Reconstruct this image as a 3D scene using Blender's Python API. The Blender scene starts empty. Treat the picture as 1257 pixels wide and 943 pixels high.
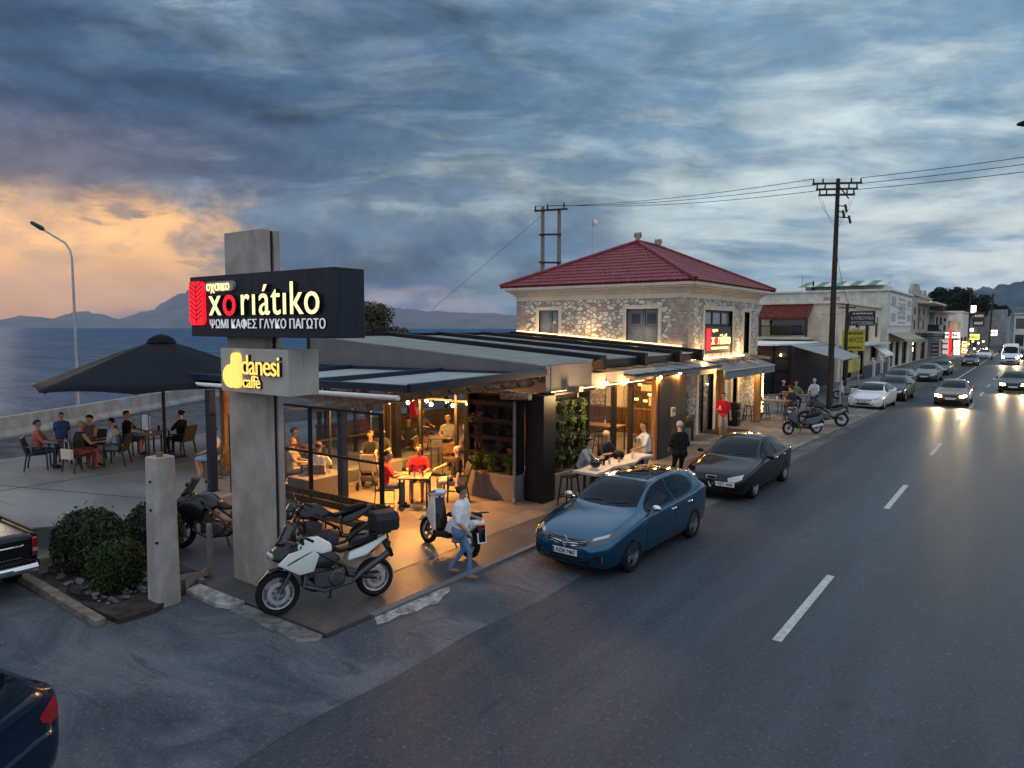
import bpy, bmesh, math, random
from math import sin, cos, pi, radians as R_, atan2, sqrt
from mathutils import Vector, Matrix
from mathutils.bvhtree import BVHTree
random.seed(7)
SC = bpy.context.scene
COL = SC.collection

# ---------------------------------------------------------------- camera
cam = bpy.data.cameras.new('camera'); CAM = bpy.data.objects.new('camera', cam); COL.objects.link(CAM)
cam.sensor_width = 36; cam.lens = 24.95; cam.clip_start = 0.1; cam.clip_end = 60000
CAM.location = (0, 0, 4.4)
CAM.rotation_euler = (R_(90 - 4.497), R_(-0.12), R_(36.33))
SC.camera = CAM

# ---------------------------------------------------------------- sky and light
W = bpy.data.worlds.new('World'); SC.world = W; W.use_nodes = True
nt = W.node_tree; nt.nodes.clear()
def N(t, **kw):
    n = nt.nodes.new(t)
    for k, v in kw.items(): setattr(n, k, v)
    return n
def lk(a, b): nt.links.new(a, b)
def setin(s, v):
    if hasattr(v, 'node'): lk(v, s)
    else: s.default_value = v
def M2(op, a, b=None, c=None, clamp=False):
    n = N('ShaderNodeMath', operation=op, use_clamp=clamp)
    for i, v in enumerate((a, b, c)):
        if v is not None: setin(n.inputs[i], v)
    return n.outputs[0]
def sstep(x, lo, hi):
    n = N('ShaderNodeMapRange', interpolation_type='SMOOTHSTEP')
    setin(n.inputs[0], x); n.inputs[1].default_value = lo; n.inputs[2].default_value = hi
    return n.outputs[0]
def mixc(f, a, b):
    n = N('ShaderNodeMix', data_type='RGBA'); n.clamp_result = False
    setin(n.inputs[0], f)
    for s, v in ((n.inputs[6], a), (n.inputs[7], b)):
        if hasattr(v, 'node'): lk(v, s)
        else: s.default_value = (*v, 1)
    return n.outputs[2]
def noise(vec, scale, det=8, rough=.55, dist=0.0):
    n = N('ShaderNodeTexNoise'); lk(vec, n.inputs['Vector'])
    n.inputs['Scale'].default_value = scale; n.inputs['Detail'].default_value = det
    n.inputs['Roughness'].default_value = rough; n.inputs['Distortion'].default_value = dist
    return n.outputs[0]
def vmul(vec, sc, off=(0, 0, 0), rot=(0, 0, 0)):
    n = N('ShaderNodeMapping'); lk(vec, n.inputs[0])
    n.inputs['Location'].default_value = off; n.inputs['Rotation'].default_value = rot; n.inputs['Scale'].default_value = sc
    return n.outputs[0]
tc = N('ShaderNodeTexCoord'); D = tc.outputs['Generated']
sep = N('ShaderNodeSeparateXYZ'); lk(D, sep.inputs[0])
Dz = sep.outputs[2]
# azimuth measured across the bay (-) to the town (+), elevation as tangent
ax = M2('ADD', M2('MULTIPLY', sep.outputs[0], cos(R_(36.33))), M2('MULTIPLY', sep.outputs[1], sin(R_(36.33))))
fy = M2('ADD', M2('MULTIPLY', sep.outputs[0], -sin(R_(36.33))), M2('MULTIPLY', sep.outputs[1], cos(R_(36.33))))
az = M2('ARCTAN2', ax, fy)
hor = M2('SQRT', M2('MAXIMUM', M2('ADD', M2('MULTIPLY', ax, ax), M2('MULTIPLY', fy, fy)), .0001))
el = M2('DIVIDE', Dz, hor)
comb = N('ShaderNodeCombineXYZ'); lk(az, comb.inputs[0]); lk(el, comb.inputs[1])
AE = comb.outputs[0]
# cloud deck coordinates: direction met with a flat layer
den = M2('ADD', M2('MAXIMUM', Dz, 0), .16)
cl = N('ShaderNodeCombineXYZ'); lk(M2('DIVIDE', ax, den), cl.inputs[0]); lk(M2('DIVIDE', fy, den), cl.inputs[1])
DECK = cl.outputs[0]
n1 = noise(vmul(DECK, (.55, 1.0, 1), (3.1, 1.2, 0)), 1.0, 9, .56, .5)
n2 = noise(vmul(DECK, (1.3, 2.6, 1), (7.7, 4.2, 2), (0, 0, .12)), 1.5, 11, .62, .5)
n3 = noise(vmul(AE, (1, 2.0, 1), (1.3, .4, 5)), 4.5, 11, .60, .25)
n4 = noise(vmul(AE, (1, 4.5, 1), (4.3, .9, 1)), 6.0, 11, .62, .3)
n5 = noise(vmul(AE, (1, 1.7, 1), (2.2, 6.1, 3)), 9.0, 10, .62, .2)
warp = M2('MULTIPLY', M2('SUBTRACT', n3, .5), .55)
azw = M2('ADD', az, warp)
elw = M2('ADD', el, M2('MULTIPLY', M2('SUBTRACT', n3, .5), .26))
fl = M2('ADD', M2('MULTIPLY', n1, .45), M2('ADD', M2('MULTIPLY', n2, .35), M2('MULTIPLY', n5, .20)))
f = sstep(fl, .44, .60)
# upper deck: slate blue over the bay, paler towards the town
dark = mixc(sstep(azw, -.45, .5), (.036, .078, .160), (.150, .265, .385))
lite = mixc(sstep(azw, -.45, .5), (.135, .205, .290), (.480, .580, .620))
col = mixc(f, dark, lite)
hl = M2('MULTIPLY', sstep(n2, .56, .72), sstep(n1, .45, .6))
col = mixc(M2('MULTIPLY', hl, .45), col, (.62, .70, .72))
# pale rift below the deck, widening towards the town
rift = M2('MULTIPLY', sstep(elw, .10, .18), M2('SUBTRACT', 1, sstep(elw, .22, .30)))
rift = M2('MULTIPLY', rift, sstep(azw, -.38, -.12))
col = mixc(M2('MULTIPLY', rift, M2('ADD', .15, M2('MULTIPLY', f, .6))), col, mixc(sstep(az, -.25, .4), (.32, .38, .40), (.56, .65, .66)))
# the bright part low over the town
tb = M2('MULTIPLY', sstep(azw, .25, .65), M2('SUBTRACT', 1, sstep(elw, .08, .30)))
col = mixc(M2('MULTIPLY', tb, M2('ADD', .12, M2('MULTIPLY', sstep(n4, .38, .62), .72))), col, (.78, .82, .79))
# warm dust beside the sunset
wm = M2('MULTIPLY', M2('SUBTRACT', 1, sstep(azw, -.62, -.22)), M2('SUBTRACT', 1, sstep(elw, .19, .29)))
col = mixc(M2('MULTIPLY', wm, .6), col, mixc(f, (.19, .17, .20), (.46, .36, .30)))
# heavy bank over the far shore, dark at its foot and lit along its torn top
bel = M2('ADD', el, M2('MULTIPLY', M2('SUBTRACT', n5, .5), .17))
baz = M2('ADD', az, M2('MULTIPLY', M2('SUBTRACT', n3, .5), .40))
bank = M2('MULTIPLY', sstep(baz, -.50, -.42), M2('SUBTRACT', 1, sstep(baz, .02, .22)))
bank = M2('MULTIPLY', bank, M2('SUBTRACT', 1, sstep(bel, .150, .185)))
bcol = mixc(sstep(bel, .03, .17), (.042, .086, .180), (.120, .180, .255))
bcol = mixc(M2('MULTIPLY', sstep(n5, .48, .66), .55), bcol, (.21, .27, .33))
col = mixc(bank, col, bcol)
low = M2('MULTIPLY', sstep(azw, -.2, .02), M2('SUBTRACT', 1, sstep(elw, .03, .13)))
low = M2('MULTIPLY', low, M2('SUBTRACT', 1, sstep(azw, .3, .55)))
col = mixc(M2('MULTIPLY', low, .65), col, mixc(sstep(n4, .42, .6), (.13, .235, .35), (.27, .38, .45)))
# sunset opening with torn edges and drifting scraps of dark cloud
n8 = noise(vmul(AE, (1, 2.4, 1), (6.3, 2.4, 7)), 2.6, 9, .6, .3)
ws = M2('ADD', M2('MULTIPLY', M2('SUBTRACT', n5, .5), .26), M2('MULTIPLY', M2('SUBTRACT', n8, .5), .75))
so = M2('MULTIPLY', M2('SUBTRACT', 1, sstep(M2('ADD', az, ws), -.54, -.36)), M2('SUBTRACT', 1, sstep(M2('ADD', el, M2('MULTIPLY', ws, .20)), .120, .185)))
scol = mixc(sstep(M2('ADD', el, M2('MULTIPLY', ws, .15)), .0, .10), (.46, .26, .16), (1.0, .55, .23))
scol = mixc(M2('MULTIPLY', sstep(n5, .47, .64), .6), scol, (.50, .33, .25))
col = mixc(so, col, scol)
streak = M2('MULTIPLY', sstep(M2('ADD', M2('MULTIPLY', n4, .6), M2('MULTIPLY', n8, .4)), .505, .555), M2('MULTIPLY', so, M2('MULTIPLY', sstep(el, .05, .075), M2('SUBTRACT', 1, sstep(el, .15, .18)))))
col = mixc(M2('MULTIPLY', streak, .85), col, mixc(sstep(n5, .4, .6), (.115, .135, .19), (.26, .22, .22)))
gp = M2('MULTIPLY', M2('MULTIPLY', sstep(azw, -.5, -.3), M2('SUBTRACT', 1, sstep(azw, -.14, -.02))), M2('SUBTRACT', 1, sstep(elw, .015, .06)))
col = mixc(M2('MULTIPLY', gp, .55), col, (.46, .37, .34))
# cloud relief: undersides darker, upper edges paler
n6 = noise(vmul(AE, (1, 1.7, 1), (2.2, 6.1 - .035, 3)), 9.0, 10, .62, .2); n7 = noise(vmul(AE, (1, 2.0, 1), (1.3, .4 - .05, 5)), 4.5, 11, .60, .25)
rel = M2('ADD', M2('MULTIPLY', M2('SUBTRACT', n6, n5), 1.0), M2('MULTIPLY', M2('SUBTRACT', n7, n3), 2.2))
rel = M2('MULTIPLY', rel, M2('SUBTRACT', 1, M2('MULTIPLY', sstep(az, -.1, .4), .5)))
rel = M2('MULTIPLY', rel, M2('SUBTRACT', 1, M2('MULTIPLY', so, .65)))
relf = N('ShaderNodeVectorMath', operation='SCALE'); lk(col, relf.inputs[0]); lk(M2('MAXIMUM', M2('ADD', 1.04, rel), .5), relf.inputs['Scale'])
col = relf.outputs[0]
# unseen sky overhead and behind, set paler and bluer to brighten the scene
col = mixc(sstep(Dz, .45, .62), col, (.66, .80, .98))
col = mixc(M2('MULTIPLY', M2('SUBTRACT', 1, sstep(fy, -.45, .15)), .9), col, (.72, .83, .96))
sky = N('ShaderNodeTexSky', sky_type='NISHITA'); sky.sun_disc = False
sky.sun_elevation = R_(2.0); sky.sun_rotation = R_(-78)
bg1 = N('ShaderNodeBackground'); lk(col, bg1.inputs[0]); bg1.inputs[1].default_value = 1.0
bg2 = N('ShaderNodeBackground'); lk(sky.outputs[0], bg2.inputs[0]); bg2.inputs[1].default_value = .004
addS = N('ShaderNodeAddShader'); lk(bg1.outputs[0], addS.inputs[0]); lk(bg2.outputs[0], addS.inputs[1])
out = N('ShaderNodeOutputWorld'); lk(addS.outputs[0], out.inputs[0])

sl = bpy.data.lights.new('sun', 'SUN'); sl.energy = .3; sl.angle = R_(14); sl.color = (1, .78, .56)
SUN = bpy.data.objects.new('sun', sl); COL.objects.link(SUN)
SUN.rotation_euler = Vector((cos(R_(8)) * sin(R_(78)), -cos(R_(8)) * cos(R_(78)) , -sin(R_(8)))).to_track_quat('-Z', 'Y').to_euler()

SC.view_settings.view_transform = 'Standard'; SC.view_settings.look = 'None'
SC.view_settings.exposure = 0.12; SC.view_settings.gamma = 1; SC.view_settings.use_curve_mapping = False
SC.render.engine = 'CYCLES'
SC.cycles.use_denoising = True
SC.cycles.max_bounces = 6; SC.cycles.transparent_max_bounces = 16; SC.cycles.transmission_bounces = 6
SC.cycles.sample_clamp_indirect = 6; SC.cycles.caustics_reflective = False; SC.cycles.caustics_refractive = False

# ---------------------------------------------------------------- materials
def mat(name, color, rough=.7, metal=0, var=0, vscale=4, bump=0, bscale=20, alpha=None, emit=None, estr=1, spec=None, var2=None, stretch=None, coat=0, rvar=0):
    m = bpy.data.materials.new(name); m.use_nodes = True
    t = m.node_tree; b = t.nodes['Principled BSDF']
    b.inputs['Base Color'].default_value = (*color, 1)
    b.inputs['Roughness'].default_value = rough; b.inputs['Metallic'].default_value = metal
    if spec is None: spec = .12 if rough > .55 else .3
    b.inputs['Specular IOR Level'].default_value = spec
    if coat: b.inputs['Coat Weight'].default_value = coat; b.inputs['Coat Roughness'].default_value = .04
    if emit: b.inputs['Emission Color'].default_value = (*emit, 1); b.inputs['Emission Strength'].default_value = estr
    if var or bump or rvar:
        c = t.nodes.new('ShaderNodeTexCoord'); src = c.outputs['Object']
        if stretch:
            mp = t.nodes.new('ShaderNodeMapping'); t.links.new(src, mp.inputs[0]); mp.inputs['Scale'].default_value = stretch; src = mp.outputs[0]
    if var or rvar:
        n = t.nodes.new('ShaderNodeTexNoise'); t.links.new(src, n.inputs['Vector'])
        n.inputs['Scale'].default_value = vscale; n.inputs['Detail'].default_value = 7; n.inputs['Roughness'].default_value = .62
    if var:
        r = t.nodes.new('ShaderNodeValToRGB'); t.links.new(n.outputs[0], r.inputs[0])
        r.color_ramp.elements[0].position = .32; r.color_ramp.elements[1].position = .68
        c2 = var2 or color
        r.color_ramp.elements[0].color = (*[max(0, x * (1 - var)) for x in color], 1)
        r.color_ramp.elements[1].color = (*[min(1, x * (1 + (var if not var2 else 0))) for x in c2], 1)
        t.links.new(r.outputs[0], b.inputs['Base Color'])
    if rvar:
        mr = t.nodes.new('ShaderNodeMapRange'); t.links.new(n.outputs[0], mr.inputs[0])
        mr.inputs[1].default_value = .3; mr.inputs[2].default_value = .7
        mr.inputs[3].default_value = rough - rvar; mr.inputs[4].default_value = rough + rvar
        t.links.new(mr.outputs[0], b.inputs['Roughness'])
    if bump:
        n2 = t.nodes.new('ShaderNodeTexNoise'); t.links.new(src, n2.inputs['Vector'])
        n2.inputs['Scale'].default_value = bscale; n2.inputs['Detail'].default_value = 5
        bp = t.nodes.new('ShaderNodeBump'); bp.inputs['Strength'].default_value = bump; bp.inputs['Distance'].default_value = .02
        t.links.new(n2.outputs[0], bp.inputs['Height']); t.links.new(bp.outputs[0], b.inputs['Normal'])
    return m
def emat(name, color, s):
    return mat(name, tuple(min(.8, c) for c in color), .5, emit=color, estr=s)
def glassmat(name, tint, fac, rough=.02):
    """thin pane: mostly see-through with a clear reflection"""
    m = bpy.data.materials.new(name); m.use_nodes = True
    t = m.node_tree; t.nodes.clear()
    o = t.nodes.new('ShaderNodeOutputMaterial'); mx = t.nodes.new('ShaderNodeMixShader')
    tr = t.nodes.new('ShaderNodeBsdfTransparent'); tr.inputs[0].default_value = (*tint, 1)
    gl = t.nodes.new('ShaderNodeBsdfGlossy'); gl.inputs['Roughness'].default_value = rough; gl.inputs[0].default_value = (.9, .9, .9, 1)
    lw = t.nodes.new('ShaderNodeLayerWeight'); lw.inputs[0].default_value = .5
    fr = t.nodes.new('ShaderNodeMath'); fr.operation = 'POWER'; fr.inputs[1].default_value = 4.5; t.links.new(lw.outputs['Facing'], fr.inputs[0])
    ad = t.nodes.new('ShaderNodeMath'); ad.operation = 'ADD'; ad.use_clamp = True; ad.inputs[1].default_value = fac
    t.links.new(fr.outputs[0], ad.inputs[0]); t.links.new(ad.outputs[0], mx.inputs[0])
    t.links.new(tr.outputs[0], mx.inputs[1]); t.links.new(gl.outputs[0], mx.inputs[2]); t.links.new(mx.outputs[0], o.inputs[0])
    return m
class G:
    """small node-graph writer for the bigger surface materials"""
    def __init__(s, name):
        s.m = bpy.data.materials.new(name); s.m.use_nodes = True; s.t = s.m.node_tree
        s.b = s.t.nodes['Principled BSDF']; s.b.inputs['Specular IOR Level'].default_value = .15; s.c = s.t.nodes.new('ShaderNodeTexCoord').outputs['Object']
    def n(s, ty, **kw):
        x = s.t.nodes.new(ty)
        for k, v in kw.items(): setattr(x, k, v)
        return x
    def inp(s, sock, v):
        if hasattr(v, 'node'): s.t.links.new(v, sock)
        elif isinstance(v, tuple) and len(v) == 3 and sock.type == 'RGBA': sock.default_value = (*v, 1)
        else: sock.default_value = v
    def map(s, sc=(1, 1, 1), rot=(0, 0, 0), loc=(0, 0, 0), v=None):
        x = s.n('ShaderNodeMapping'); s.inp(x.inputs[0], v or s.c)
        x.inputs['Scale'].default_value = sc; x.inputs['Rotation'].default_value = rot; x.inputs['Location'].default_value = loc
        return x.outputs[0]
    def noise(s, v, scale, det=6, rough=.6, dist=0):
        x = s.n('ShaderNodeTexNoise'); s.inp(x.inputs['Vector'], v)
        x.inputs['Scale'].default_value = scale; x.inputs['Detail'].default_value = det
        x.inputs['Roughness'].default_value = rough; x.inputs['Distortion'].default_value = dist
        return x.outputs[0]
    def vor(s, v, scale, feature='F1', rand=1):
        x = s.n('ShaderNodeTexVoronoi', feature=feature); s.inp(x.inputs['Vector'], v)
        x.inputs['Scale'].default_value = scale; x.inputs['Randomness'].default_value = rand
        return x
    def rng(s, v, a, b, c=0, d=1):
        x = s.n('ShaderNodeMapRange', interpolation_type='SMOOTHSTEP'); s.inp(x.inputs[0], v)
        for i, k in enumerate((a, b, c, d)): x.inputs[i + 1].default_value = k
        return x.outputs[0]
    def mth(s, op, a, b=0):
        x = s.n('ShaderNodeMath', operation=op); s.inp(x.inputs[0], a); s.inp(x.inputs[1], b); return x.outputs[0]
    def mix(s, f, a, b, bt='MIX'):
        x = s.n('ShaderNodeMix', data_type='RGBA', blend_type=bt); s.inp(x.inputs[0], f); s.inp(x.inputs[6], a); s.inp(x.inputs[7], b)
        return x.outputs[2]
    def bump(s, h, strength=.5, dist=.02):
        x = s.n('ShaderNodeBump'); x.inputs['Strength'].default_value = strength; x.inputs['Distance'].default_value = dist
        s.inp(x.inputs['Height'], h); s.inp(s.b.inputs['Normal'], x.outputs[0])
    def base(s, c): s.inp(s.b.inputs['Base Color'], c)
    def rough(s, c): s.inp(s.b.inputs['Roughness'], c)

# ---------------------------------------------------------------- mesh builder
OFF = {}
class MB:
    def __init__(s): s.v = []; s.f = []
    def add(s, vs, fs):
        b = len(s.v); s.v += [tuple(v) for v in vs]; s.f += [tuple(b + i for i in f) for f in fs]; return s
    def box(s, x0, x1, y0, y1, z0, z1):
        if x0 > x1: x0, x1 = x1, x0
        if y0 > y1: y0, y1 = y1, y0
        if z0 > z1: z0, z1 = z1, z0
        return s.add([(x0,y0,z0),(x1,y0,z0),(x1,y1,z0),(x0,y1,z0),(x0,y0,z1),(x1,y0,z1),(x1,y1,z1),(x0,y1,z1)],
              [(0,3,2,1),(4,5,6,7),(0,1,5,4),(1,2,6,5),(2,3,7,6),(3,0,4,7)])
    def hexa(s, p):   # eight corners: bottom four then top four
        return s.add(p, [(0,3,2,1),(4,5,6,7),(0,1,5,4),(1,2,6,5),(2,3,7,6),(3,0,4,7)])
    def bar(s, a, b, w, h=None, up=(0, 0, 1)):
        h = h or w; a = Vector(a); b = Vector(b); d = (b - a).normalized(); u = Vector(up)
        if abs(d.dot(u)) > .98: u = Vector((1, 0, 0))
        r = d.cross(u).normalized(); u = r.cross(d)
        q = [(-1,-1),(1,-1),(1,1),(-1,1)]
        vs = [a + r*(i*w/2) + u*(j*h/2) for i, j in q] + [b + r*(i*w/2) + u*(j*h/2) for i, j in q]
        return s.add(vs, [(0,3,2,1),(4,5,6,7),(0,1,5,4),(1,2,6,5),(2,3,7,6),(3,0,4,7)])
    def tube(s, pts, r, n=8, cap=True):
        pts = [Vector(p) for p in pts]; m = len(pts)
        rs = r if isinstance(r, (list, tuple)) else [r] * m
        vs = []; pr = None
        for i, p in enumerate(pts):
            d = (pts[min(i+1, m-1)] - pts[max(i-1, 0)]).normalized()
            if pr is None:
                u = Vector((0, 0, 1)) if abs(d.z) < .9 else Vector((1, 0, 0)); pr = d.cross(u).normalized()
            else: pr = (pr - d * pr.dot(d)).normalized()
            q = d.cross(pr)
            vs += [p + (pr * cos(2*pi*k/n) + q * sin(2*pi*k/n)) * rs[i] for k in range(n)]
        fs = [(i*n+k, i*n+(k+1) % n, (i+1)*n+(k+1) % n, (i+1)*n+k) for i in range(m-1) for k in range(n)]
        if cap: fs += [tuple(range(n-1, -1, -1)), tuple((m-1)*n + k for k in range(n))]
        return s.add(vs, fs)
    def lathe(s, prof, c=(0, 0, 0), n=16, axis='z'):
        vs = []
        for r, z in prof:
            for k in range(n):
                a = 2*pi*k/n; p = (r*cos(a), r*sin(a), z)
                if axis == 'x': p = (z, p[0], p[1])
                if axis == 'y': p = (p[0], z, p[1])
                vs.append((c[0]+p[0], c[1]+p[1], c[2]+p[2]))
        m = len(prof)
        fs = [(i*n+k, i*n+(k+1) % n, (i+1)*n+(k+1) % n, (i+1)*n+k) for i in range(m-1) for k in range(n)]
        fs += [tuple(range(n-1, -1, -1)), tuple((m-1)*n + k for k in range(n))]
        return s.add(vs, fs)
    def prism(s, poly, a, b, ax='x'):
        """polygon in the two other axes, extruded from a to b along ax"""
        n = len(poly)
        def P(u, v, t): return {'x': (t, u, v), 'y': (u, t, v), 'z': (u, v, t)}[ax]
        vs = [P(u, v, a) for u, v in poly] + [P(u, v, b) for u, v in poly]
        return s.add(vs, [tuple(range(n-1, -1, -1)), tuple(range(n, 2*n))] + [(i, (i+1) % n, n+(i+1) % n, n+i) for i in range(n)])
    def ball(s, c, rx, ry=None, rz=None, nu=10, nv=7):
        ry = ry or rx; rz = rz or rx
        vs = [(c[0], c[1], c[2]-rz)]
        for j in range(1, nv):
            t = -pi/2 + pi*j/nv
            vs += [(c[0]+rx*cos(t)*cos(2*pi*k/nu), c[1]+ry*cos(t)*sin(2*pi*k/nu), c[2]+rz*sin(t)) for k in range(nu)]
        vs.append((c[0], c[1], c[2]+rz)); e = len(vs)-1
        fs = [(0, 1+(k+1) % nu, 1+k) for k in range(nu)]
        for j in range(nv-2):
            fs += [(1+j*nu+k, 1+j*nu+(k+1) % nu, 1+(j+1)*nu+(k+1) % nu, 1+(j+1)*nu+k) for k in range(nu)]
        fs += [(e, 1+(nv-2)*nu+k, 1+(nv-2)*nu+(k+1) % nu) for k in range(nu)]
        return s.add(vs, fs)
    def xf(s, mtx, start=0):
        s.v[start:] = [tuple(mtx @ Vector(v)) for v in s.v[start:]]; return s
    def build(s, name, m, parent=None, smooth=False, bevel=0, seg=2, world=True, kind=None):
        me = bpy.data.meshes.new(name)
        vs = s.v
        if parent is not None and world:
            o = OFF.get(parent, (0, 0, 0)); vs = [(x-o[0], y-o[1], z-o[2]) for x, y, z in vs]
        me.from_pydata(vs, [], s.f); me.update()
        bm = bmesh.new(); bm.from_mesh(me); bmesh.ops.recalc_face_normals(bm, faces=bm.faces); bm.to_mesh(me); bm.free()
        for mm in (m if isinstance(m, (list, tuple)) else [m]): me.materials.append(mm)
        ob = bpy.data.objects.new(name, me); COL.objects.link(ob)
        if smooth:
            for p in me.polygons: p.use_smooth = True
            if smooth != 'full': me.set_sharp_from_angle(angle=R_(40))
        if bevel:
            bv = ob.modifiers.new('edge', 'BEVEL'); bv.width = bevel; bv.segments = seg; bv.limit_method = 'ANGLE'; bv.angle_limit = R_(35)
            bv.harden_normals = False
        if parent is not None:
            ob.parent = parent; OFF[ob] = OFF.get(parent, (0, 0, 0))
        else: OFF[ob] = (0, 0, 0)
        if kind: ob['kind'] = kind
        return ob
def tag(o, label=None, cat=None, group=None, kind=None):
    if label: o['label'] = label
    if cat: o['category'] = cat
    if group: o['group'] = group
    if kind: o['kind'] = kind
    return o
def thing(name, label, cat, loc=(0, 0, 0), rz=0, group=None):
    o = bpy.data.objects.new(name, None); COL.objects.link(o); o.empty_display_size = .2
    o.location = loc; o.rotation_euler = (0, 0, rz); OFF[o] = tuple(loc) if rz == 0 else (0, 0, 0)
    return tag(o, label, cat, group)
def copy_tree(o, parent=None):
    c = o.copy(); COL.objects.link(c)
    if parent is not None: c.parent = parent
    for ch in list(o.children): copy_tree(ch, c)
    return c
def dup(o, loc, rz, label=None, group=None):
    c = copy_tree(o); c.location = loc; c.rotation_euler = (0, 0, rz)
    if label: c['label'] = label
    if group: c['group'] = group
    return c
def text_mb(txt, size, depth, font_scale_x=1.0, spacing=1.0, bold=0, align='CENTER'):
    """lettering as mesh in the local XZ plane, facing -Y"""
    cu = bpy.data.curves.new('lettering', 'FONT'); cu.body = txt; cu.size = size; cu.extrude = depth/2; cu.offset = bold
    cu.align_x = align; cu.align_y = 'CENTER'; cu.space_character = spacing; cu.resolution_u = 4
    ob = bpy.data.objects.new('lettering', cu); COL.objects.link(ob)
    dg = bpy.context.evaluated_depsgraph_get(); me = bpy.data.meshes.new_from_object(ob.evaluated_get(dg))
    b = MB(); b.add([(v.co.x*font_scale_x, -v.co.z, v.co.y) for v in me.vertices], [tuple(p.vertices) for p in me.polygons])
    bpy.data.objects.remove(ob); bpy.data.curves.remove(cu); bpy.data.meshes.remove(me)
    return b
def face_to(b, pos, rz=0, start=0):
    return b.xf(Matrix.Translation(pos) @ Matrix.Rotation(rz, 4, 'Z'), start)
def plight(name, loc, energy, color=(1, .62, .25), size=.05, parent=None, spot=None, direction=None, blend=.5):
    l = bpy.data.lights.new(name, 'SPOT' if spot else 'POINT'); l.energy = energy; l.color = color; l.shadow_soft_size = size
    o = bpy.data.objects.new(name, l); COL.objects.link(o)
    if spot: l.spot_size = spot; l.spot_blend = blend; o.rotation_euler = Vector(direction).to_track_quat('-Z', 'Y').to_euler()
    if parent is not None:
        off = OFF.get(parent, (0, 0, 0)); o.parent = parent; o.location = Vector(loc) - Vector(off)
    else: o.location = loc
    return o
# ================================================================ materials for the setting
def asphalt():
    g = G('asphalt')
    n = g.noise(g.map((1, .10, 1)), .9, 8, .6, .3); f = g.noise(g.c, 90, 3, .7); pz = g.noise(g.map((.5, .12, 1), loc=(3, 2, 0)), .55, 6, .65, .5)
    c = g.mix(g.rng(n, .35, .68), (.024, .030, .043), (.043, .051, .067))
    c = g.mix(g.rng(pz, .52, .62), c, (.038, .042, .052))
    c = g.mix(g.rng(f, .54, .72, 0, .5), c, (.12, .125, .135))
    tr_ = g.noise(g.map((1.1, .015, 1)), 1.3, 3, .5)
    c = g.mix(g.rng(tr_, .5, .66, 0, .45), c, (.028, .032, .040))
    g.base(c)
    mo = g.noise(g.map((1, .55, 1)), 5.5, 6, .72, .4); sp = g.noise(g.c, 17, 4, .75)
    c = g.mix(g.rng(mo, .52, .68, 0, .7), c, (.022, .025, .032)); c = g.mix(g.rng(sp, .56, .68, 0, .75), c, (.125, .13, .142)); c = g.mix(g.rng(sp, .32, .44, .75, 0), c, (.014, .016, .021))
    oil = g.noise(g.map((1, .35, 1), loc=(5, 2, 0)), 1.9, 5, .6, .6); c = g.mix(g.rng(oil, .62, .70, 0, .6), c, (.020, .022, .028)); g.base(c)
    sx_ = g.n('ShaderNodeSeparateXYZ'); g.inp(sx_.inputs[0], g.c)
    g.rough(g.mth('ADD', g.rng(f, .3, .7, -.05, .05), g.rng(g.mth('ADD', sx_.outputs[0], g.mth('MULTIPLY', mo, .8)), -5.2, -2.6, .74, .45))); g.bump(g.mth('ADD', g.mth('MULTIPLY', f, .5), g.mth('MULTIPLY', n, .6)), .35, .012)
    g.b.inputs['Specular IOR Level'].default_value = .24
    return g.m
def worn_apron():
    g = G('worn_concrete_apron')
    n = g.noise(g.map((.6, 1, 1)), .8, 9, .65, .8); n2 = g.noise(g.map((.35, 1.6, 1), rot=(0, 0, .5)), 1.6, 8, .7, 1.2)
    f = g.noise(g.c, 20, 5, .78); sp = g.noise(g.c, 5.5, 5, .75)
    c = g.mix(g.rng(n, .36, .66), (.050, .058, .074), (.112, .119, .132))
    c = g.mix(g.rng(n2, .55, .66, 0, .7), c, (.038, .043, .056))
    c = g.mix(g.rng(sp, .66, .72, 0, .7), c, (.026, .028, .034))
    c = g.mix(g.rng(f, .55, .68, 0, .7), c, (.22, .22, .225)); c = g.mix(g.rng(f, .30, .43, .7, 0), c, (.030, .033, .040))
    wv = g.n('ShaderNodeVectorMath', operation='ADD'); g.inp(wv.inputs[0], g.map((1, 1.5, 1))); wc = g.n('ShaderNodeCombineXYZ'); w1 = g.noise(g.c, 1.3, 6, .7); w2 = g.noise(g.map((1, 1, 1), loc=(9, 3, 0)), 1.3, 6, .7)
    g.inp(wc.inputs[0], g.mth('MULTIPLY', w1, 2.2)); g.inp(wc.inputs[1], g.mth('MULTIPLY', w2, 2.2)); g.inp(wv.inputs[1], wc.outputs[0])
    cr = g.vor(wv.outputs[0], .34, 'DISTANCE_TO_EDGE'); pr = g.noise(g.c, .5, 3, .5)
    c = g.mix(g.mth('MULTIPLY', g.rng(cr.outputs[0], .0, .008, .8, 0), g.rng(pr, .45, .6)), c, (.03, .031, .036))
    g.base(c); g.rough(.78); g.bump(g.mth('ADD', g.mth('MULTIPLY', f, .5), n2), .6, .03)
    return g.m
def slab_concrete(name, a, b, sc=.35):
    g = G(name)
    n = g.noise(g.map((.5, 1.4, 1), rot=(0, 0, .3)), sc, 8, .6, .6); f = g.noise(g.c, 30, 5, .7)
    n2 = g.noise(g.map((.3, 2.4, 1), rot=(0, 0, .2)), 1.1, 7, .7, .4)
    c = g.mix(g.rng(n, .35, .65), a, b)
    c = g.mix(g.rng(n2, .55, .7, 0, .4), c, tuple(x*.6 for x in a))
    c = g.mix(g.rng(f, .55, .75, 0, .3), c, tuple(x*1.3 for x in b))
    g.base(c); g.rough(.62); g.bump(f, .3, .01)
    return g.m
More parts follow.
